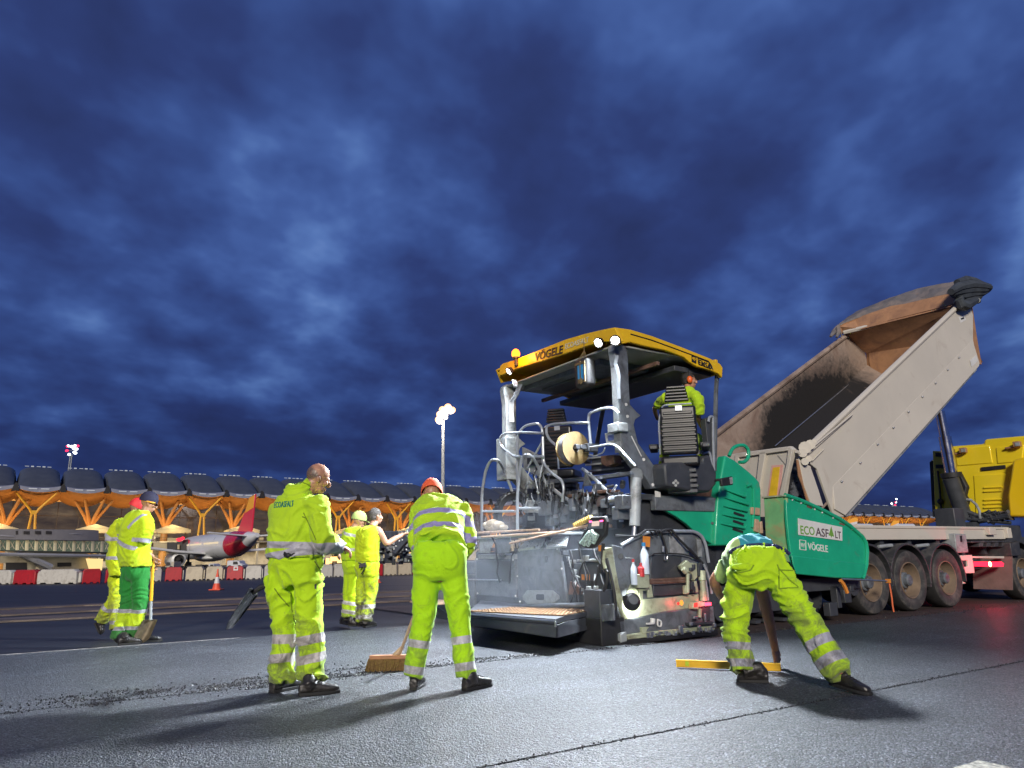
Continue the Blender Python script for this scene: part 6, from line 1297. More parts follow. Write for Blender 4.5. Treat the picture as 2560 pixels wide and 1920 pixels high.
q=MB(); torso(q,[(j(305,355),r_*.09,f*.08),(j(292,385),r_*.18,f*.11),(j(285,440),r_*.22,f*.14),(j(280,560),r_*.22,f*.16),(j(280,700),r_*.21,f*.16),(j(280,745),r_*.21,f*.155)])
limb(q,[j(258,410,-.08),j(232,500,-.15),j(228,645,-.16)],[.10,.095,.085]); limb(q,[j(320,410,.15),j(350,550,.28)],[.09,.08])
CL4=cloth('lime_shirt_striped',(0.473,0.705,0.015),None,.2,(.50,.52,.50),seed=29)
remesh(q,'shirt',CL4,p4_,.016,3,.010,10,[(j(262,425,-.1),unit(Zv*.8+r_*.3),.020,.2),(j(225,620,-.15),Zv,.024,.14)],seed=12)
q=MB(); torso(q,[(j(280,740),r_*.19,f*.14),(j(280,800),r_*.20,f*.15),(j(280,890),r_*.17,f*.12)])
for (h,k_,a),rd in ((lh,(.115,.110,.098,.090,.088)),(rh,(.115,.108,.095,.09,.088))): limb(q,[h,h*.5+k_*.5,k_,k_*.45+a*.55,a],rd)
CL4t=cloth('lime_trousers_far',(0.499,0.740,0.012),None,.6,(.6,.6,.58),seed=31)
remesh(q,'trousers',CL4t,p4_,.016,3,.010,9,[(j(300,1230),Zv+r_*.2,.028,.3),(j(260,1325),Zv+r_*.2,.028,.3)],soil=soilz(.02,.5),seed=13)
cap(p4_,hc4,hf4,(.1,.0,1),mat('pale_green_cap',(.48,.62,.20),.8),1.12,.085)
boot(p4_,lh[2],gp(VM45,150,1470),gp(VM45,262,1490)); boot(p4_,rh[2],gp(VM45,235,1500),gp(VM45,345,1498))
j=J(VM45,11.5); f=unit((.6,.8,0)); r_=np.cross(f,Zv); hc5=j(552,235,.05); hf5=unit((.8,.6,-.05))
lh=(j(420,860,.05),j(400,1120,.05),j(395,1440,.0)); rh=(j(500,860,-.02),j(490,1120,0),j(430,1440,-.1))
rs,re,rw=j(580,405,-.05),j(680,545,.0),j(868,440,.2)
def fn(q):
    head(q,hc5,hf5,(.02,.0,1)); limb(q,[j(515,355),j(538,300,.03)],[.066,.058])
    torso(q,[(j(470,370),r_*.15,f*.09),(j(468,430),r_*.18,f*.11),(j(460,580),r_*.16,f*.12),(j(450,740),r_*.15,f*.11),(j(450,880),r_*.14,f*.1)])
    limb(q,[j(545,385,-.03),rs,rs*.5+re*.5,re,re*.6+rw*.4,rw],[.055,.066,.052,.044,.046,.030]); arm(q,j(390,410,.15),j(370,600,.2),j(480,650,.4)); hand(q,rw,(.9,.1,.25),(0,.1,-1),1,.8,1.1); hand(q,j(480,650,.4),(.9,.1,.0),(0,.1,-1),-1,.7); legs(q,None,(lh[0],rh[0]),(lh[1],rh[1]),(lh[2],rh[2]))
p5_=person('grey haired man in a sleeveless yellow top reaching out to the far control panel',fn,FAIR,(-2.4,11.5,0))
q=MB(); torso(q,[(j(512,340),r_*.07,f*.07),(j(492,355),r_*.13,f*.09),(j(468,395),r_*.195,f*.13),(j(462,480),r_*.20,f*.155),(j(456,620),r_*.195,f*.155),(j(452,760),r_*.195,f*.15)])
CL5=cloth('yellow_tank_top',(0.550,0.688,0.010),None,.2,seed=37)
remesh(q,'tank_top',CL5,p5_,.015,3,.009,14,[],seed=14)
q=MB(); torso(q,[(j(450,755),r_*.185,f*.14),(j(450,820),r_*.20,f*.15),(j(452,920),r_*.18,f*.13)])
for (h,k_,a),rd in ((lh,(.118,.112,.102,.098,.092)),(rh,(.115,.108,.100,.098,.094))): limb(q,[h,h*.5+k_*.5,k_,k_*.45+a*.55,a],rd)
CL5t=cloth('soiled_yellow_trousers',(0.533,0.705,0.012),None,.95,(.62,.62,.60),seed=41)
remesh(q,'trousers',CL5t,p5_,.015,3,.011,9,[(j(430,1275),Zv-r_*.05,.030,.35),(j(420,1390),Zv-r_*.05,.030,.35)],folds=[(lh[2]+Zv*.1,.14,1.4)],soil=soilz(-.2,1.0),seed=15)
part('tool_pouch',MK,p5_,lambda q:(q.box(j(395,800,-.22),(1,0,.3),(0,1,0),Zv,.05,.02,.03),q.tube([j(350,770,-.2),j(440,800,-.22),j(385,900,-.2)],.012,6)),bevel=.004)
boot(p5_,lh[2],gp(VM45,335,1500),gp(VM45,455,1505)); boot(p5_,rh[2],gp(VM45,415,1520),gp(VM45,548,1500))
HG=mat('grey_hair',(.12,.11,.10),.75,0,.7,70,bump=1,bscale=90)
def hairshell(par,c,fw,up,m,s=1.,low=-.02):
    fw=unit(fw); up=unit(np.asarray(up,float)-fw*(np.asarray(up)@fw)); rr_=np.cross(fw,up); q=MB(); ax=(tuple(rr_),tuple(fw),tuple(up))
    q.ell(c+(fw*-.020+up*.040)*s,(.083*s,.098*s,.094*s),ax,20,14); q.ell(c+(fw*-.045+up*-.012)*s,(.074*s,.062*s,.07*s),ax,14,10)
    o=remesh(q,'hair',m,par,.010,2,.004,60); return o
hairshell(p5_,hc5,hf5,(.02,0,1),HG)
part('ear',FAIR,p5_,lambda q:None or q.ell(hc5+np.cross(hf5,Zv)*.083-Zv*.012,(.014,.02,.03)))
# ---------------------------------------------------- driver on the seat
def j(x,y,da=0): return rr(VDR,x,y,2.15+da)
f=DA; r_=-DB; hcd=j(722,520,.05); hfd=unit(DA*.75-DB*.65-Zv*.05)
rs,re,rw=j(805,700,.0),j(812,880,.08),j(838,965,.35); ls,le,lw=j(470,720,.0),j(385,790,.15),j(410,900,.4)
lh=(j(560,1110,.1),j(500,1130,.5),j(455,1420,.45)); rh=(j(720,1110,.1),j(820,1110,.5),j(860,1330,.45))
def fn(q):
    head(q,hcd,hfd,(0,0,1)); limb(q,[j(700,620),j(712,570,.03)],[.066,.06])
    torso(q,[(j(660,640),r_*.17,f*.09),(j(650,720),r_*.18,f*.11),(j(630,900),r_*.16,f*.12),(j(620,1060,.03),r_*.16,f*.12),(j(620,1120,.05),r_*.14,f*.1)])
    arm(q,rs,re,rw); arm(q,ls,le,lw); hand(q,rw,DA+Zv*.1,(0,0,-1),1,.7); hand(q,lw,DA,(0,0,-1),-1,.7); legs(q,None,(lh[0],rh[0]),(lh[1],rh[1]),(lh[2],rh[2]))
pd_=person('driver in a lime polo shirt and orange ear defenders sitting under the canopy',fn,LIGHTSKIN,W(2.1,.72,2.3))
q=MB(); torso(q,[(j(700,588,.0),r_*.09,f*.08),(j(680,625),r_*.17,f*.11),(j(655,690),r_*.225,f*.14),(j(640,850),r_*.21,f*.15),(j(625,1050,.02),r_*.20,f*.15)])
limb(q,[j(760,660),j(812,720),j(815,850,.04)],[.09,.085,.078]); limb(q,[j(510,690),j(450,730,.05),j(415,775,.1)],[.09,.08,.075])
remesh(q,'polo_shirt',cloth('lime_polo',(0.473,0.705,0.020),None,.1,seed=43),pd_,.015,3,.009,10,[],seed=16)
q=MB(); torso(q,[(j(620,1040,.03),r_*.19,f*.14),(j(620,1110,.05),r_*.19,f*.14),(j(620,1150,.08),r_*.16,f*.12)])
for h,k_,a in (lh,rh): limb(q,[h,h*.5+k_*.5,k_,k_*.45+a*.55,a],(.10,.098,.088,.080,.078))
remesh(q,'trousers',cloth('lime_driver_trousers',(0.473,0.654,0.020),None,.7,seed=47),pd_,.015,3,.009,10,[(a*.6+k_*.4,k_-a,.028,.14) for h,k_,a in (lh,rh)],soil=soilz(1.6,2.3),seed=17)
hairshell(pd_,hcd,hfd,(0,0,1),mat('dark_hair',(.035,.033,.03),.7,0,.5,70,bump=1,bscale=90))
ed=thing('ear_defenders',hcd,'orange ear defenders worn by the driver','ear defenders')
rd_=np.cross(hfd,Zv)
part('ear_cup',mat('orange_shell',(.85,.14,.02),.4),ed,lambda q:q.ell(hcd+rd_*.10-Zv*.005,(.03,.042,.055),(tuple(rd_),tuple(hfd),(0,0,1))))
part('ear_cup',MATS['orange_shell'],ed,lambda q:q.ell(hcd-rd_*.10-Zv*.005,(.03,.042,.055),(tuple(rd_),tuple(hfd),(0,0,1))))
part('head_band',M['dark'],ed,lambda q:q.tube([hcd+rd_*.108*math.cos(t)+Zv*(.145*math.sin(t)+.01) for t in [PI*i/12 for i in range(13)]],.009,6))
for h,k_,a in (lh,rh): boot(pd_,a,a-Zv*.14-DA*.08,a-Zv*.14+DA*.2)
# ---------------------------------------------------- black shovel sticking out behind the bald man
j=J(V1,6.6); 
sb=thing('shovel',j(1680,1200),'black shovel with a scuffed shining blade held behind the bald man','shovel')
part('handle',M['black'],sb,lambda q:q.tube([j(1745,1060),j(1800,1020),j(1890,985),j(1990,930,-.1)],[.02,.026,.024,.020],10))
part('blade',mat('scuffed_blade',(.035,.035,.04),.35,.4,.3,9,dirt=(.45,.43,.44),dirtamt=.35),sb,lambda q:shov(q,j(1728,1022,-.12),j(1778,1082,.12),j(1612,1300,.10),j(1540,1318,-.10),.09))
# ================================================================= TERMINAL AND APRON
TT=np.array([.8213,.5704,0]); TD=np.array([-.5704,.8213,0]); T0=np.array([-113.2,164.2,0])
tb_=thing('terminal_building',T0,'long airport terminal with a wavy vaulted roof and yellow forked columns','terminal')
tb_.rotation_euler=(0,0,math.atan2(TT[1],TT[0])); ORG[tb_.name]=np.zeros(3)
SP=9.18; NM=49
M.update(roof=mat('roof_metal',(.075,.085,.105),.5,.25,.12,.6),eave=mat('eave_metal',(.30,.31,.36),.4,.3,.1,.5),soffit=mat('bamboo_soffit',(.42,.23,.09),.7,0,.15,.8,bump=.3,bscale=9),
 ycol=mat('yellow_column',(.80,.42,.03),.5,0,.08,.8),mull=mat('mullion',(.10,.08,.06),.5,.3),pale=mat('pale_wall',(.48,.43,.33),.7,0,.15,.4,dirt=(.25,.2,.14),dirtamt=.3),
 tent=None,jb=mat('jetbridge_grey',(.17,.17,.19),.5,.2,.1,.6),node=mat('node_black',(.02,.018,.018),.6))
def tentmat():
    m=bpy.data.materials.new('cream_canopy'); m.use_nodes=True; t=NT(m.node_tree); d=t.n('ShaderNodeBsdfDiffuse',{0:(.72,.63,.42,1)}); r=t.n('ShaderNodeBsdfTranslucent',{0:(.80,.68,.40,1)}); x=t.n('ShaderNodeMixShader',{0:.5,1:(d,0),2:(r,0)}); t.n('ShaderNodeOutputMaterial',{0:(x,0)}); return m
M['tent']=tentmat()
def vault_mesh():
    q=MB(); nu=20;nv=10; vs=[];fs=[]
    for i in range(nv+1):
        v_=i/nv; d=.6+v_*15.5
        for k_ in range(nu+1):
            u=k_/nu; s=abs(2*u-1); prof=(1-s**3.0)**(1/3.2) if s<1 else 0
            hgt=18.0+ (6.6*math.sin(v_*PI/2)**.9)*prof*1.0+ (1-prof)*(-.6+4.2*v_) *1.0
            sh=1.6*v_   # vaults lean a little along the pier
            vs.append((u*SP*.985+.07+sh*0,d,hgt))
    for i in range(nv):
        for k_ in range(nu): a=i*(nu+1)+k_; fs.append((a,a+1,a+nu+2,a+nu+1))
    q.add(vs,fs); return q
def front_mesh():
    q=MB(); nu=20; rows=[(0,lambda c:19.0-.9*c,0),(1,lambda c:18.35-1.05*c,-.1)]
    vs=[];fs=[]
    # cross-section of eave fascia and soffit running back and down to the glass
    prof=[(.55,18.9,.55),(0,18.85,.75),(-.05,18.2,1.0)]
    for k_ in range(nu+1):
        u=k_/nu; c=math.sin(PI*u)**.8
        for d,z,w_ in prof: vs.append((u*SP,d,z-w_*c))
    m=len(prof)
    for k_ in range(nu): fs+=[(k_*m+i,k_*m+i+1,(k_+1)*m+i+1,(k_+1)*m+i) for i in range(m-1)]
    q.add(vs,fs); return q
def soffit_mesh():
    q=MB(); nu=20; nv=8; vs=[];fs=[]
    for i in range(nv+1):
        v_=i/nv; d=-.05+v_*9.5
        for k_ in range(nu+1):
            u=k_/nu; c=math.sin(PI*u)**.8; vs.append((u*SP,d,18.2-1.0*c-2.0*math.sin(v_*PI/2)-.7*c*v_+ .9*max(0,v_-.75)*4*.0))
    for i in range(nv):
        for k_ in range(nu): a=i*(nu+1)+k_; fs.append((a,a+1,a+nu+2,a+nu+1))
    q.add(vs,fs); return q
def inst(first,n,fn_,parent):
    for i in range(1,n):
        o=first.copy(); COL.objects.link(o); o.parent=parent; fn_(o,i)
S0=-2
v0=vault_mesh().build('roof_vault',M['roof'],tb_); v0.location=(S0*SP,0,0); inst(v0,NM,lambda o,i:setattr(o,'location',((S0+i)*SP,0,0)),tb_)
e0=front_mesh().build('eave',M['eave'],tb_); e0.location=(S0*SP,0,0); inst(e0,NM,lambda o,i:setattr(o,'location',((S0+i)*SP,0,0)),tb_)
s0_=soffit_mesh().build('soffit',M['soffit'],tb_); s0_.location=(S0*SP,0,0); inst(s0_,NM,lambda o,i:setattr(o,'location',((S0+i)*SP,0,0)),tb_)
part('roof_back',M['roof'],tb_,lambda q:q.box((SP*(S0+NM/2),16.5,17.5),(1,0,0),(0,1,0),(0,0,1),SP*NM/2,.5,3.6))
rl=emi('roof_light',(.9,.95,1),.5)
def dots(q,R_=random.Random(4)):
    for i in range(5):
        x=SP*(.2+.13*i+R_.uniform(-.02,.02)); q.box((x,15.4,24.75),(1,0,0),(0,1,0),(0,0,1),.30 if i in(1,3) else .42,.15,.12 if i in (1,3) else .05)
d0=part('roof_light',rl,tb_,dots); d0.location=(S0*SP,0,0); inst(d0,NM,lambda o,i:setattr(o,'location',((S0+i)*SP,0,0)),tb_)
part('eave_glint_bar',MATS.get('x') or emi('eave_glint',(.9,.9,.95),.55),tb_,lambda q:[q.box(((S0+i)*SP+SP*f,-.12,18.55-.62*math.sin(PI*f)**.8),(1,0,0),(0,1,0),(0,0,1),SP*.09,.05,.10) for i in range(NM) for f in (.36,.62)],each=1)  # glints along the eave edge, painted as weakly glowing bars
n0=part('bearing',M['node'],tb_,lambda q:(q.prism([(-.75,-.4,17.4),(.75,-.4,17.4),(.35,-.4,18.9),(-.1,-.4,19.3),(-.4,-.4,18.8)],(0,1.2,0)))); n0.location=(S0*SP,0,0); inst(n0,NM,lambda o,i:setattr(o,'location',((S0+i)*SP,0,0)),tb_)
def ycol(q,sc=1.):
    c=SP*.45
    for sx in (-1,1):
        q.tube([(c+sx*.85,2.0,6.0),(c+sx*.35,2.1,12.4),(c+sx*.9,2.0,13.5),(c+sx*4.0,.8,17.2)],[.24,.26,.28,.18],8)
    q.box((c,2.05,12.7),(1,0,0),(0,1,0),(0,0,1),.55,.2,.45)
y0=part('forked_column',M['ycol'],tb_,ycol); y0.location=(0,0,0)
ks=[4,8,10]+list(range(12,46,2))
for k_ in ks: o=y0.copy(); COL.objects.link(o); o.parent=tb_; o.location=(k_*SP,0,0)
def ytree(q):
    q.tube([(0,6,0),(0,6,10.5)],[1.0,.8],10)
    for dx,dy in ((-4.2,-2),(-2,-3),(2.2,-3),(4.4,-2)): q.tube([(0,6,9.5),(dx*.35,6+dy*.3,12.2),(dx,6+dy,16.2)],[.55,.42,.3],8)
t0_=part('tree_column',mat('orange_column',(.42,.20,.05),.55,0,.1,.5),tb_,ytree); t0_.location=(-.1*SP,0,0)
for k_ in np.arange(1.75,26,1.82): o=t0_.copy(); COL.objects.link(o); o.parent=tb_; o.location=(k_*SP,0,0)
# glass front with dim warm rooms behind it
def glassm():
    m=bpy.data.materials.new('terminal_glass'); m.use_nodes=True; t=NT(m.node_tree); tc=t.n('ShaderNodeTexCoord'); mp=t.n('ShaderNodeMapping',{0:(tc,'Object'),'Scale':(.16,.2,.5)})
    n_=t.n('ShaderNodeTexNoise',{'Vector':(mp,0),'Scale':1.,'Detail':5.,'Roughness':.65}); c=t.ramp((n_,0),[(.3,(.045,.032,.024)),(.6,(.13,.09,.055)),(.8,(.26,.18,.10))])
    e=t.n('ShaderNodeEmission',{0:c,1:.8}); g=t.n('ShaderNodeBsdfGlossy',{'Roughness':.15,'Color':(.5,.5,.55,1)}); mx=t.n('ShaderNodeMixShader',{0:.12,1:(e,0),2:(g,0)}); t.n('ShaderNodeOutputMaterial',{0:(mx,0)}); return m
XL,XR=S0*SP,(S0+NM)*SP
part('glass_front',glassm(),tb_,lambda q:q.box(((XL+XR)/2,9.6,10.8),(1,0,0),(0,1,0),(0,0,1),(XR-XL)/2,.1,5.0))
part('glazing_bars',M['mull'],tb_,lambda q:([q.box((XL+i*SP/2,9.4,10.8),(1,0,0),(0,1,0),(0,0,1),.07,.1,5) for i in range(NM*2)],[q.box(((XL+XR)/2,9.4,z),(1,0,0),(0,1,0),(0,0,1),(XR-XL)/2,.1,.09) for z in (8.6,12.4)]))
part('upper_glazing',emi('warm_clerestory',(1,.42,.09),.95),tb_,lambda q:q.box(((XL+XR)/2,9.7,16.2),(1,0,0),(0,1,0),(0,0,1),(XR-XL)/2,.1,.6))
part('lower_wall',M['pale'],tb_,lambda q:(q.box(((XL+XR)/2,8.5,2.9),(1,0,0),(0,1,0),(0,0,1),(XR-XL)/2,.3,2.9)))
part('terrace',M['pale'],tb_,lambda q:(q.box(((XL+XR)/2,4.5,5.9),(1,0,0),(0,1,0),(0,0,1),(XR-XL)/2,4.2,.15),[q.box((XL+i*SP,1.0,2.9),(1,0,0),(0,1,0),(0,0,1),.25,.3,2.9) for i in range(NM)]))
def lit(col,s): return emi('lit_%02d_%d'%(int(s*10),int(col[2]*100)),col,s)
rw_=random.Random(14)
part('lit_window',emi('lit_room_amber',(1,.62,.22),1.1),tb_,lambda q:[q.box((XL+rw_.random()*(XR-XL),8.1,rw_.uniform(1.0,4.6)),(1,0,0),(0,1,0),(0,0,1),rw_.uniform(.25,1.6),.08,rw_.uniform(.12,.6)) for i in range(90)],each=1)
part('dark_bay',M['node'],tb_,lambda q:[q.box((XL+rw_.random()*(XR-XL),8.0,rw_.uniform(1.2,2.6)),(1,0,0),(0,1,0),(0,0,1),rw_.uniform(1.5,4),.12,rw_.uniform(.8,1.3)) for i in range(40)],each=1)
part('rail',M['mull'],tb_,lambda q:[q.box(((XL+XR)/2,.5,z),(1,0,0),(0,1,0),(0,0,1),(XR-XL)/2,.04,.04) for z in (6.5,7.0)])
part('lit_window',emi('lit_room_yellow',(1,.75,.4),.5),tb_,lambda q:[q.box((XL+rw_.random()*(XR-XL),9.2,rw_.uniform(6.2,8.0)),(1,0,0),(0,1,0),(0,0,1),rw_.uniform(.5,2.5),.08,rw_.uniform(.2,.6)) for i in range(45)],each=1)
def area(p,sx,sy,e,col,up=True):
    l=bpy.data.lights.new('soffit_light','AREA'); l.shape='RECTANGLE'; l.size=sx; l.size_y=sy; l.energy=e; l.color=col; o=bpy.data.objects.new('soffit_light',l); COL.objects.link(o); o.parent=tb_; o.location=p
    o.rotation_euler=(PI if up else 0,0,0); return o
area((XL+SP*12,3.5,8.2),SP*24,1.2,9500,(1,.50,.14)); area((XL+SP*36,3.5,8.2),SP*24,1.2,9500,(1,.50,.14))
area((XL+SP*12,2.2,5.6),SP*24,.8,12000,(1,.80,.46),False); area((XL+SP*36,2.2,5.6),SP*24,.8,12000,(1,.80,.46),False)
# cream canopies along the terrace
for i,(s_,nm) in enumerate([(-.25,'first cream terrace canopy from the left, cut by the frame edge'),(1.8,'cream terrace canopy left of the man in the dark cap'),(3.62,'cream terrace canopy right of the man in the dark cap'),(5.45,'cream terrace canopy beside the red aircraft fin'),(8.75,'cream terrace canopy left of the man in the pale green cap'),(10.75,'cream terrace canopy right of the grey haired man'),(12.7,'cream terrace canopy behind the stair rail of the paver')]):
    c=T0+TT*s_*SP+TD*(-1.6); t=thing('terrace_canopy',c+UZ*5.9,nm,'canopy','cream canopies along the terminal terrace'); ORG[t.name]=c+UZ*5.9
    def cn(q):
        hw,hd=3.9,2.6; ap=c+UZ*10.1
        C4=[c+TT*sx*hw+TD*sy*hd+UZ*8.75 for sx,sy in ((-1,-1),(1,-1),(1,1),(-1,1))]; L4=[p-UZ*.75 for p in C4]
        mid=[(C4[i]+C4[(i+1)%4])/2*.5+ap*.5-UZ*.0 for i in range(4)]
        for i in range(4):
            a_,b_=C4[i],C4[(i+1)%4]; q.add([a_,b_,ap],[(0,1,2)]); q.add([L4[i],L4[(i+1)%4],b_,a_],[(0,1,2,3)])
    part('canopy_cloth',M['tent'],t,cn,smooth=False)
    part('canopy_post',M['mull'],t,lambda q:[q.cyl(c+TT*sx*3.6+TD*sy*2.4+UZ*5.9,c+TT*sx*3.6+TD*sy*2.4+UZ*8.5,.07,n=6) for sx in (-1,1) for sy in (-1,1)],each=1)
    light('canopy_lamp','POINT',c+UZ*7.6,None,700,(1,.78,.42),.4,parent=t)
# ---- glazed walkway / jet bridge
VA=(0,1140,4.88)
YJ=lambda x:1/(1/100+(1/116-1/100)*x/1380)
def jp(x,y,d=0): return yd(VA,x,y,YJ(x)+d)
jb=thing('jet_bridge',jp(600,1350)*np.array([1,1,0]),'grey jet bridge with a glazed gallery of pale frames','jet bridge')
def jbox(name,m,P,th=2.6,**k): return part(name,m,jb,lambda q:q.prism([jp(x,y) for x,y in P],np.array([.2,1,0])*th),**k)
jbox('bridge_roof',M['jb'],[(-200,890),(170,890),(1045,900),(1045,1030),(500,1030),(-200,1015)])
jbox('bridge_window',M['node'],[(190,912),(222,912),(222,960),(190,960)],2.65); 
for x in (290,430,560): part('bridge_window',M['node'],jb,lambda q:q.prism([jp(x,915,-.1),jp(x+62,917,-.1),jp(x+62,955,-.1),jp(x,955,-.1)],(0,.2,0)),each=1)
part('bridge_edge',M['eave'],jb,each=1,fn=lambda q:(q.prism([jp(0,960,-.15),jp(165,975,-.15),jp(165,985,-.15),jp(0,975,-.15)],(0,.2,0)),q.prism([jp(845,945,-.1),jp(1000,950,-.1),jp(1000,956,-.1),jp(845,952,-.1)],(0,.1,0))))
part('gallery_glass',emi('gallery_interior',(.40,.50,.36),.22),jb,lambda q:q.prism([jp(-200,1020,1.0),jp(1360,1045,1.0),jp(1360,1180,1.0),jp(-200,1150,1.0)],(0,.1,0)))
part('gallery_frame',mat('gallery_cream',(.72,.66,.45),.6),jb,lambda q:([q.prism([jp(x,1025+x*.012,.3),jp(x+26,1025+x*.012,.3),jp(x+20,1145+x*.02,.3),jp(x-8,1145+x*.02,.3)],(0,.3,0)) for x in range(-150,1340,115)]),each=1)
part('gallery_brace',M['pale'],jb,lambda q:[(q.tube([jp(x+45,1040+x*.01,.6),jp(x+95,1130+x*.02,.6)],.06,4),q.tube([jp(x+95,1040+x*.01,.6),jp(x+50,1120+x*.02,.6)],.06,4)) for x in range(-150,1300,115)])
part('gallery_sill',M['node'],jb,lambda q:(q.prism([jp(-200,1148,-.1),jp(1360,1175,-.1),jp(1360,1195,-.1),jp(-200,1160,-.1)],(0,2.2,0)),q.prism([jp(-200,1015,-.1),jp(1360,1034,-.1),jp(1360,1042,-.1),jp(-200,1023,-.1)],(0,.3,0))))
part('bridge_beam',M['eave'],jb,lambda q:(q.tube([jp(-200,1195,.2),jp(1360,1222,.2)],.28,6),q.tube([jp(230,1180,.8),jp(620,1355,.8)],.45,6)),each=1)
part('bridge_support',M['pale'],jb,lambda q:(q.prism([jp(-200,1210,1.5),jp(200,1210,1.5),jp(330,1290,1.5),jp(330,1310,1.5),jp(-200,1310,1.5)],(0,1,0)),q.prism([jp(330,1300,1.5),jp(375,1300,1.5),jp(375,1395,1.5),jp(310,1395,1.5)],(0,1,0)),q.prism([jp(160,1165,2.5),jp(1030,1180,2.5),jp(1030,1375,2.5),jp(480,1375,2.5)],(0,1,0))))
part('lit_wall_patch',emi('lit_wall_amber',(1,.72,.30),1.15),jb,lambda q:q.prism([jp(1045,1250,1.3),jp(1250,1255,1.3),jp(1235,1395,1.3),jp(1085,1390,1.3)],(0,.2,0)))  # light falling on the wall, painted as a glowing patch
part('dark_opening',M['node'],jb,lambda q:(q.prism([jp(700,1300,2.3),jp(862,1300,2.3),jp(862,1345,2.3),jp(700,1350,2.3)],(0,.2,0)),q.prism([jp(70,1300,1.3),jp(320,1300,1.3),jp(320,1395,1.3),jp(70,1390,1.3)],(0,.2,0))),each=1)
light('gallery_lamp','AREA',jp(600,1250,-9)+UZ*1.5,(0,1,.02),900,(1,.88,.62),9,parent=jb)
# ---- aircraft
VB=(340,1180,5.53)
pd=unit((-.606,.795,0)); pr=np.cross(pd,UZ); tailc=np.array([-41.6,109,3.35])
apn=thing('airliner',np.array([-48,118,0]),'white airliner with a red tail parked at the terminal behind the barriers','airliner')
AW=mat('aircraft_white',(.62,.63,.64),.3,0,.04,.5,coat=.4); AR=mat('aircraft_red',(.50,.012,.03),.28,0,.06,.5,coat=.5); ARL=mat('fin_red',(.70,.03,.07),.35,0,.08,.6,coat=.3); AG=mat('fin_amber',(.85,.38,.03),.5)
def fus(q,a0,a1,n=26):
    S=[(-10.5,.30,1.05),(-9.3,.62,.85),(-7,1.1,.62),(-4.5,1.5,.36),(-2,1.80,.12),(0,1.95,.0),(3,1.98,0),(10,1.98,0),(20,1.98,0),(26,1.9,-.05),(28.5,1.55,-.25),(30.2,.9,-.5),(31,.15,-.7)]
    xs=[s[0] for s in S]; vs=[];fs=[]; N=16; st=[a0+(a1-a0)*i/N for i in range(N+1)]
    for a in st:
        r=np.interp(a,xs,[s[1] for s in S]); dz=np.interp(a,xs,[s[2] for s in S])
        for j_ in range(n): t=2*PI*j_/n; vs.append(tailc+pd*a+UZ*dz+(pr*math.cos(t)+UZ*math.sin(t))*r)
    for i in range(N): fs+=[(i*n+j_,i*n+(j_+1)%n,(i+1)*n+(j_+1)%n,(i+1)*n+j_) for j_ in range(n)]
    fs+=[tuple(range(n)),tuple(range(N*n,(N+1)*n))]; q.add(vs,fs)
part('fuselage',AW,apn,lambda q:fus(q,-1.0,31)); part('tail_section',AR,apn,lambda q:fus(q,-7.2,-1.0)); part('tail_cone',AW,apn,lambda q:fus(q,-10.5,-7.2))
L_=lambda a,s,z: tailc+pd*a+pr*s+UZ*z
fz=part('tail_fin',ARL,apn,lambda q:q.prism([L_(-1.5,-.12,1.6),L_(-6.3,-.12,6.4),L_(-8.6,-.12,6.8),L_(-8.0,-.12,1.5)],pr*.24),bevel=.05)
part('fin_flash',AG,fz,lambda q:q.prism([L_(-4.6,-.16,4.3),L_(-6.3,-.16,6.45),L_(-8.55,-.16,6.7),L_(-8.35,-.16,4.9)],pr*.32),bevel=.02)
part('tailplane',AW,apn,lambda q:(q.prism([L_(-5.2,.3,.9),L_(-8.3,.3,.9),L_(-10.0,6.2,1.3),L_(-8.7,6.2,1.3)],UZ*.2),q.prism([L_(-5.2,-.3,.9),L_(-8.3,-.3,.9),L_(-10.0,-6.2,1.3),L_(-8.7,-6.2,1.3)],UZ*.2)),bevel=.04,each=1)
part('wing',AW,apn,lambda q:q.prism([L_(17,-1.2,-1.3),L_(9.2,-1.2,-1.3),L_(8.0,-6,-.95),L_(6.0,-13.0,.0),L_(7.6,-13.0,.0)],UZ*.35),bevel=.08)
part('wing',AW,apn,lambda q:q.prism([L_(17,1.2,-1.3),L_(9.2,1.2,-1.3),L_(6,12,-.3),L_(7.5,12,-.3)],UZ*.35),bevel=.08)
part('wing_fairing',AW,apn,lambda q:q.ell(L_(12.5,0,-1.75),(5.0,2.0,.65),(tuple(pd),tuple(pr),(0,0,1))))
en=part('engine',AW,apn,lambda q:q.ring(L_(10,-5.4,-2.0),pd,[(.75,-1.4),(1.05,-1.2),(1.2,0),(1.25,2.2),(1.15,3.0),(1.0,3.1)],28))
part('engine_core',M['node'],en,lambda q:q.ring(L_(10,-5.4,-2.0),pd,[(0,-2.0),(.35,-1.5),(.45,-1.1),(.8,-1.25)],24))
part('engine_pylon',M['jb'],apn,lambda q:q.prism([L_(9,-5.5,-1.0),L_(13,-5.5,-1.0),L_(12,-5.5,.0+-.9),L_(9.5,-5.5,-.7)],pr*.3))
part('cabin_window',emi('cabin_glow',(1,.82,.55),.9),apn,lambda q:[q.box(L_(1.2+.62*i,-1.985,.35),pd,pr,UZ,.16,.02,.14) for i in range(38) if i not in (13,14,26)],each=1)
part('livery_mark',ARL,apn,lambda q:[q.box(L_(18.5+1.0*i,-1.86,.9+.2*(i%2)),pd,pr,UZ,.32,.03,.28) for i in range(5)],each=1)
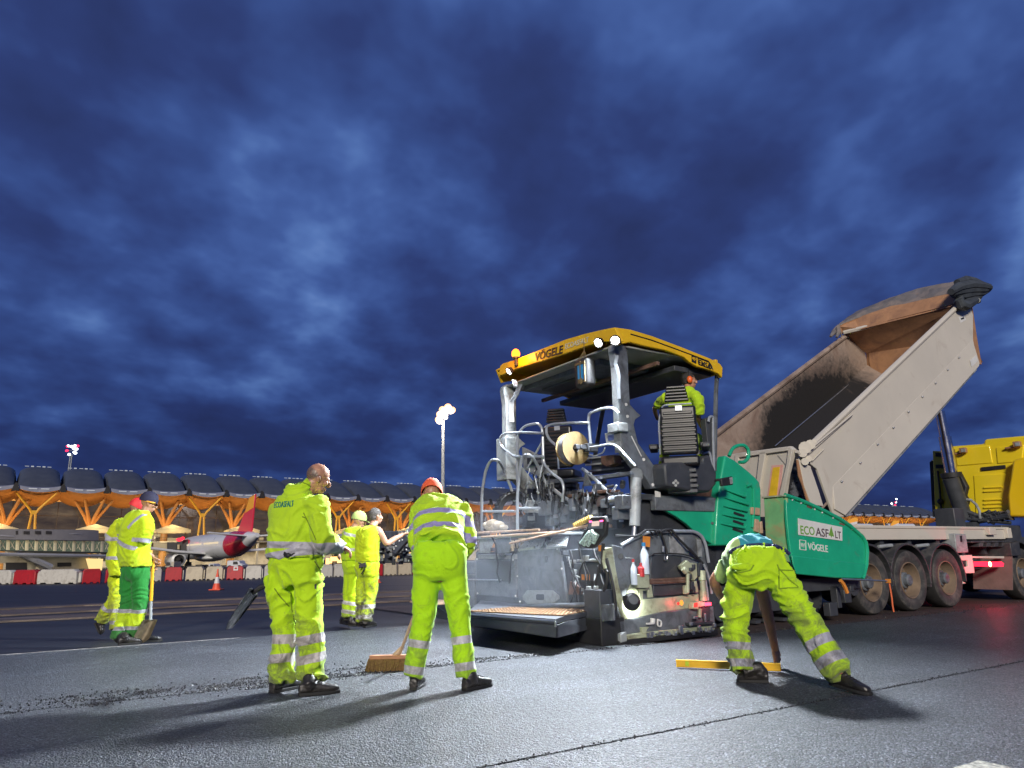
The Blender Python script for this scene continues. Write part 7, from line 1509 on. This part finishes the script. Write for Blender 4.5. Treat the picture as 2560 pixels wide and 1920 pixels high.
part('landing_gear',M['node'],apn,lambda q:(q.cyl(L_(10.5,-3.6,-3.3),L_(10.5,-3.6,-1.2),.15),q.cyl(L_(10.5,-3.9,-2.85),L_(10.5,-3.2,-2.85),.5),q.cyl(L_(26,0,-3.2),L_(26,0,-1.4),.12),q.cyl(L_(26,-.4,-3.0),L_(26,.4,-3.0),.36)))
light('apron_floodlight','SPOT',np.array([-75,70,22.]),np.array([32,44,-20.]),7500,(.92,.95,1),1.5,75,.8)
ah=thing('bridge_head',L_(27,-4,0)*np.array([1,1,0]),'black ribbed jet bridge head docked at the aircraft door with a red lamp above','jet bridge head')
part('head_box',M['node'],ah,lambda q:(q.prism([yd(VB,x,y,126) for x,y in [(430,970),(560,970),(560,1085),(430,1075)]],(0,2,0)),q.prism([yd(VB,x,y,124.5) for x,y in [(565,960),(640,955),(650,1090),(570,1090)]],(0,2,0)),q.prism([yd(VB,x,y,123) for x,y in [(650,940),(720,935),(800,965),(720,1040),(700,1095),(650,1095)]],(0,2,0))))
part('head_panel',M['tent'],ah,lambda q:(q.prism([yd(VB,x,y,124) for x,y in [(572,1005),(598,1003),(598,1068),(572,1068)]],(0,.3,0)),q.prism([yd(VB,x,y,127) for x,y in [(240,980),(330,980),(330,1090),(240,1080)]],(0,2,0)),q.prism([yd(VB,x,y,126.5) for x,y in [(330,985),(425,985),(425,1080),(330,1090)]],(0,2,0))))
part('warning_lamp',emi('warning_red',(1,.03,.06),2.2),ah,lambda q:(q.ell(yd(VB,600,935,122),(.55,.3,.28)),q.ell(yd(VB,645,915,122),(.3,.2,.25))),each=1)
part('head_leg',M['node'],ah,lambda q:(q.cyl(yd(VB,470,1080,126),yd(VB,470,1300,126),.25),q.cyl(yd(VB,520,1080,126),yd(VB,500,1300,126),.2)),each=1)
# ---- service vehicles and clutter on the apron
def vehicle(name,label,cat,x0,x1,yb,yt,Y,m,cabfrac=.35,kind='van'):
    p0=yd(VB,x0,yb,Y);p1=yd(VB,x1,yb,Y); h=yd(VB,x0,yt,Y)[2]-(-.07); L=np.linalg.norm(p1-p0); ex=unit((p1-p0)*np.array([1,1,0])); ey=np.cross(UZ,ex); b=p0*np.array([1,1,0])+UZ*-.07
    t=thing(name,b+ex*L/2,label,cat,'service vehicles on the apron'); Q=lambda x,y,z:b+ex*x+ey*y+UZ*z; w_=1.8
    if kind=='van': outl=[(0,.35),(L,.35),(L,h*.62),(L*.86,h*.66),(L*.74,h),(L*.03,h),(0,h*.9)]
    elif kind=='car': outl=[(0,.3),(L,.3),(L,h*.55),(L*.82,h*.6),(L*.68,h),(L*.3,h),(L*.14,h*.6),(0,h*.55)]
    else: outl=[(0,.5),(L,.5),(L,h*.95),(L*.78,h*.95),(L*.76,h*.55),(L*.02,h*.5),(0,h*.5)]
    part('body',m,t,lambda q:q.prism([Q(x,0,z) for x,z in outl],ey*w_),bevel=.08)
    part('window',M['node'],t,lambda q:q.prism([Q(L*.40,-.02,h*.62),Q(L*.72,-.02,h*.62),Q(L*.66,-.02,h*.9),Q(L*.40,-.02,h*.9)],ey*.03))
    for f in (.2,.8): part('wheel',M['tyred'],t,lambda q:q.cyl(Q(L*f,-.03,.32),Q(L*f,.22,.32),.32,n=14))
    return t
vehicle('parked_car','white car parked under the aircraft wing left of the traffic cone','car',965,1110,1320,1268,80,AW,kind='car')
vehicle('parked_van','white van parked under the aircraft tail behind the red barrier','van',1250,1470,1322,1225,82,AW,kind='van')
vehicle('baggage_tractor','small tan baggage tractor left of the aircraft engine','baggage tractor',345,520,1330,1235,86,M['pale'],kind='cart')
vehicle('baggage_cart','low dark baggage cart below the aircraft engine','baggage cart',560,900,1330,1290,88,M['node'],kind='cart')
VC=(680,1180,5.184)
lt_=thing('lift_truck',yd(VC,850,1170,70)*np.array([1,1,0]),'grey ground service lift truck between the two workers and the bald man','lift truck')
part('truck_body',M['jb'],lt_,lambda q:(q.prism([yd(VC,x,y,70) for x,y in [(680,1110),(950,1100),(950,1180),(680,1180)]],(0,3,0)),q.prism([yd(VC,x,y,70.5) for x,y in [(860,800),(945,800),(945,1000),(860,1000)]],(0,3,0))))
part('truck_lamp',emi('truck_lamp_amber',(1,.6,.2),2.5),lt_,lambda q:[q.box(yd(VC,x,y,69.5),(1,0,0),(0,1,0),UZ,hx,.1,hz) for x,y,hx,hz in [(830,1125,.5,.2),(875,1165,.2,.1),(720,1160,.15,.3),(760,1170,.1,.1)]],each=1)
part('wheel',M['tyred'],lt_,lambda q:[q.cyl(yd(VC,x,1195,70),yd(VC,x,1195,71),.5) for x in (720,900)])
# far control desk of the screed that the sleeveless man reaches
dk=part('far_control_desk',M['grey'],pv,lambda q:(q.prism([rr(VC,x,y,.5) for x,y in [(1370,765),(1640,765),(1640,1000),(1400,1000)]],DA*.3),),bevel=.02)
part('desk_gear',M['dark'],pv,lambda q:[q.box(rr(VC,rE.uniform(1390,1800),rE.uniform(930,1160),.45),DA,DB,UZ,*[rE.uniform(.02,.08) for _ in range(3)]) for i in range(44)],bevel=.008)
part('desk_fitting',M['lgrey'],pv,lambda q:[q.box(rr(VC,rE.uniform(1400,1800),rE.uniform(900,1150),.38),DA,DB,UZ,*[rE.uniform(.01,.035) for _ in range(3)]) for i in range(30)])
hp=thing('control_pendant',rr(VC,1690,960,.1),'grey control pendant tilted in front of the sleeveless man','control pendant')
part('pendant_case',M['grey'],hp,lambda q:q.prism([rr(VC,x,y,.12) for x,y in [(1745,775),(1800,830),(1600,1060),(1550,1030)]],DA*.07),bevel=.012)
part('pendant_glove',MATS['patterned_glove'],hp,lambda q:q.ell(rr(VC,1780,790,.08),(.08,.06,.09)))
part('pendant_switch',M['white'],hp,lambda q:[q.ell(rr(VC,x,y,.10),.016) for x,y in [(1650,893),(1605,960),(1580,1000),(1690,880),(1740,1005)]])
# ---- plastic barriers
BW=mat('barrier_white',(.58,.56,.50),.5,0,.07,2,dirt=(.3,.27,.22),dirtamt=.35); BR=mat('barrier_red',(.46,.02,.028),.45,0,.1,2,dirt=(.12,.03,.03),dirtamt=.3); BC=mat('barrier_cream',(.54,.47,.34),.5,0,.08,2,dirt=(.3,.24,.16),dirtamt=.35)
bars=[(-34,26,BW,'w'),(29,87,BR,'r'),(88,192,BW,'w'),(203,252,BR,'r'),(261,310,BR,'r'),(314,356,BW,'w'),(361,404,BW,'w'),(410,455,BR,'r'),(461,507,BC,'c'),(512,557,BC,'c'),(564,607,BR,'r'),(612,654,BW,'w'),(659,701,BW,'w'),(706,745,BR,'r'),(750,797,BW,'w'),(802,832,BW,'w'),(835,866,BW,'w'),(870,905,BR,'r'),(908,940,BW,'w'),(943,957,BR,'r'),(960,993,BC,'c'),(997,1030,BC,'c'),(1034,1066,BR,'r'),(1070,1102,BW,'w'),(1106,1138,BW,'w')]
posn=['before the dark opening under the jet bridge','before the pale bridge support','longest and lowest of the row','before the lit amber wall patch','half hidden by the man in yellow overalls','behind the green trousers','beside the yellow shovel handle','below the aircraft engine','between the aircraft engine and the traffic cone','behind the traffic cone','with a small white notice','between the red barrier with the notice and the bald man','touching the outline of the bald man','hidden behind the bald man','behind the belt of the bald man','touching the sleeve of the bald man','between the bald man and the capped pair','behind the man in the pale green cap','behind the sleeveless man','narrow, touching the sleeveless man','below the far control desk','between the far control desk and the orange capped man','behind the orange capped man','between the orange capped man and the paver','before the screed locker']
cn_={'w':'white','r':'red','c':'cream'}
NP1=gp((0,0,1),54,1461,-.07); NP2=gp((0,0,1),985,1437,-.07)
bx_=[54,190,430,633,800,985,1140]; by_=[1461,1460,1452.5,1448.5,1444,1438.5,1434]
for i,(x0,x1,m_,c_) in enumerate(bars):
    p0=gp((0,0,1),x0,float(np.interp(x0,bx_,by_)),-.07); p1=gp((0,0,1),x1,float(np.interp(x1,bx_,by_)),-.07)
    # keep every unit on one smooth line across the apron
    L=p1-p0; wd=np.linalg.norm(L); ex=L/wd; ey=np.cross(UZ,ex); H=.80
    t=thing('plastic_barrier',(p0+p1)/2,'%s plastic road barrier %s'%(cn_[c_],posn[i]),'barrier','row of red and white plastic barriers')
    pts=[(0.03,0),(.10,.0),(.12,.07),(.24,.07),(.26,0),(.44,0),(.46,.07),(.60,.07),(.62,0),(.78,0),(.80,.07),(.90,.07),(.92,0),(.97,0),(.955,.70),(.90,.72),(.88,H),(.10,H),(.08,.72),(.035,.70)]
    part('shell',m_,t,lambda q:q.prism([p0+ex*wd*u+UZ*z for u,z in pts],ey*.38),bevel=.03)
    part('joint_lug',BW if c_=='r' else m_,t,lambda q:(q.box(p0+ex*(wd*1.01)+ey*.2+UZ*.35,ex,ey,UZ,wd*.03,.08,.26)))
    if i==10: part('notice',M['white'],t,lambda q:q.box(p0+ex*wd*.55-ey*.01+UZ*.66,ex,ey,UZ,wd*.13,.01,.12)); part('notice_mark',BR,t,lambda q:q.box(p0+ex*wd*.55-ey*.022+UZ*.66,ex,ey,UZ,wd*.07,.004,.05))
# ---- traffic cones
def cone(px,py,h,label):
    b=gp((0,0,1),px,py,-.07); t=thing('traffic_cone',b,label,'traffic cone','orange traffic cones')
    OR=mat('cone_orange',(.85,.11,.05),.5,0,.08,5); part('cone_body',OR,t,lambda q:(q.ring(b,UZ,[(h*.20,.04),(h*.135,h*.32)],20),q.ring(b,UZ,[(h*.082,h*.62),(h*.045,h*.82),(h*.03,h),(0,h)],20)),each=1)
    part('cone_band',M['white'],t,lambda q:q.ring(b,UZ,[(h*.135,h*.32),(h*.082,h*.62)],20)); part('cone_base',OR,t,lambda q:q.box(b+UZ*.02,(1,0,0),(0,1,0),UZ,h*.28,h*.28,.02),bevel=.01)
cone(541,1475,.80,'orange and white traffic cone standing alone in front of the barriers')
cone(945,1457,.55,'small orange cone beside the trousers of the sleeveless man')
# ---- light masts
def mast(px,Y,ytop,label,hs,em,cnt,main=False):
    top=yd((0,0,1),px,ytop,Y); b=top*np.array([1,1,0]); t=thing('light_mast',b,label,'light mast','apron light masts')
    part('mast_pole',M['lgrey'],t,lambda q:q.cyl(b,top,.42 if main else .5,.22,n=10) if main else (q.cyl(b+np.array([-.6,0,0]),top+np.array([-.3,0,0]),.2,n=6),q.cyl(b+np.array([.6,0,0]),top+np.array([.3,0,0]),.2,n=6)))
    lr=random.Random(int(px)); hd_=part('lamp_frame',M['jb'],t,lambda q:q.box(top+UZ*hs*.5,(1,0,0),(0,1,0),UZ,hs*.5,.15,.08))
    for i in range(cnt):
        p=top+np.array([lr.uniform(-.8,.8)*hs*(.5 if main else 1),-.3,lr.uniform(-.1,1.1)*hs*(.75 if main else 1)]); part('floodlight',em if i%4 else (emi('obstruction_red',(1,.03,.10),2.5) if not main else em),hd_,lambda q:q.ell(p,(hs*.20,.15,hs*.15)))
    return top
FL=emi('flood_warm',(1,.84,.68),9.); FW=emi('flood_white',(.85,.92,1),5.)
tp1=mast(1108,120,1052,'tall light mast with blazing warm floodlights behind the orange capped man',1.7,FL,9,True)
FO=emi('flood_rim',(1,.52,.24),2.6)
part('floodlight_rim',FO,bpy.data.objects['lamp_frame'],lambda q:[q.ell(tp1+np.array([dx,-.15,dz]),(.62,.15,.58)) for dx,dz in ((-.75,.2),(-.55,1.1),(-.1,1.9),(.8,2.35),(1.5,1.8))],each=1)
part('floodlight_head',FL,bpy.data.objects['lamp_frame'],lambda q:[q.ell(tp1+np.array([dx,-.3,dz]),(.55,.2,.5)) for dx,dz in ((-.55,.3),(-.3,1.0),(.2,1.7),(.9,2.1),(1.3,1.6),(-.6,-.1))])
light('flood_light','POINT',tp1+np.array([0,-2,1]),None,9000,(1,.82,.66),1.2)
mast(178,260,1137,'distant mast with white and red lamps above the terminal roof',3.0,FW,11)
mast(2232,420,1262,'distant mast with a white and pink lamp seen between the raised bed and the cab',3.0,FW,5)
for px,py,Y,l in [(2212,1322,300,'yellow aircraft tail fin standing left of the far mast between the bed and the cab'),(2125,1310,300,'orange aircraft tail fin touching the raised bed')]:
    pass
VZ=(2100,1220,8.508)
for pts,flash,l in [([(1058,820),(1135,690),(1258,692),(1250,820)],[(1062,820),(1120,800),(1250,745),(1250,820)],'yellow and white aircraft tail fin seen over the truck frame'),([(150,700),(300,625),(375,630),(368,790),(240,790)],[(215,745),(368,712),(368,775),(260,785)],'orange and white aircraft tail fin beside the raised bed')]:
    c=yd(VZ,pts[0][0],pts[0][1],260); t=thing('tail_fin',c*np.array([1,1,0]),l,'tail fin','aircraft tail fins beyond the truck')
    part('fin_body',AG,t,lambda q:q.prism([yd(VZ,x,y,260) for x,y in pts]+[],(0,.4,0))); part('fin_stripe',AW,t,lambda q:q.prism([yd(VZ,x,y,259.8) for x,y in flash],(0,.8,0)))
    part('fuselage',AW,t,lambda q:q.cyl(yd(VZ,pts[0][0]-60,870,262),yd(VZ,pts[2][0]+300,875,262),1.9,n=16))
for px,py,c in ((2410,969,(1,.22,.04)),(2262,1136,(1,.30,.25))): pass
# ================================================================= STEAM rising from the hot asphalt
def steam(name,c,r,dens,seed):
    m=bpy.data.materials.new(name); m.use_nodes=True; t=NT(m.node_tree); tc=t.n('ShaderNodeTexCoord'); 
    ln=t.n('ShaderNodeVectorMath',{0:(tc,'Object')},operation='LENGTH'); f=t.ramp((ln,1),[(0,(1,1,1)),(.55,(.55,.55,.55)),(1,(0,0,0))])
    n_=t.n('ShaderNodeTexNoise',{'Vector':(tc,'Object'),'Scale':2.2,'Detail':3.,'Distortion':.6}); g=t.ramp((n_,0),[(.38,(.12,.12,.12)),(.68,(1,1,1))])
    d=t.m('MULTIPLY',t.m('MULTIPLY',f,g),dens)
    v=t.n('ShaderNodeVolumePrincipled',{'Color':(.72,.82,1,1),'Density':d,'Anisotropy':.1}); t.n('ShaderNodeOutputMaterial',{'Volume':(v,0)})
    q=MB(); q.ell((0,0,0),1.,None,24,14); o=q.build(name,m,None); o.location=Vector(c); o.scale=r; o.rotation_euler=(0,0,math.atan2(DA[1],DA[0])); o['kind']='stuff'; return o
steam('steam',W(.1,1.9,.75),(1.3,2.5,1.15),.26,1)
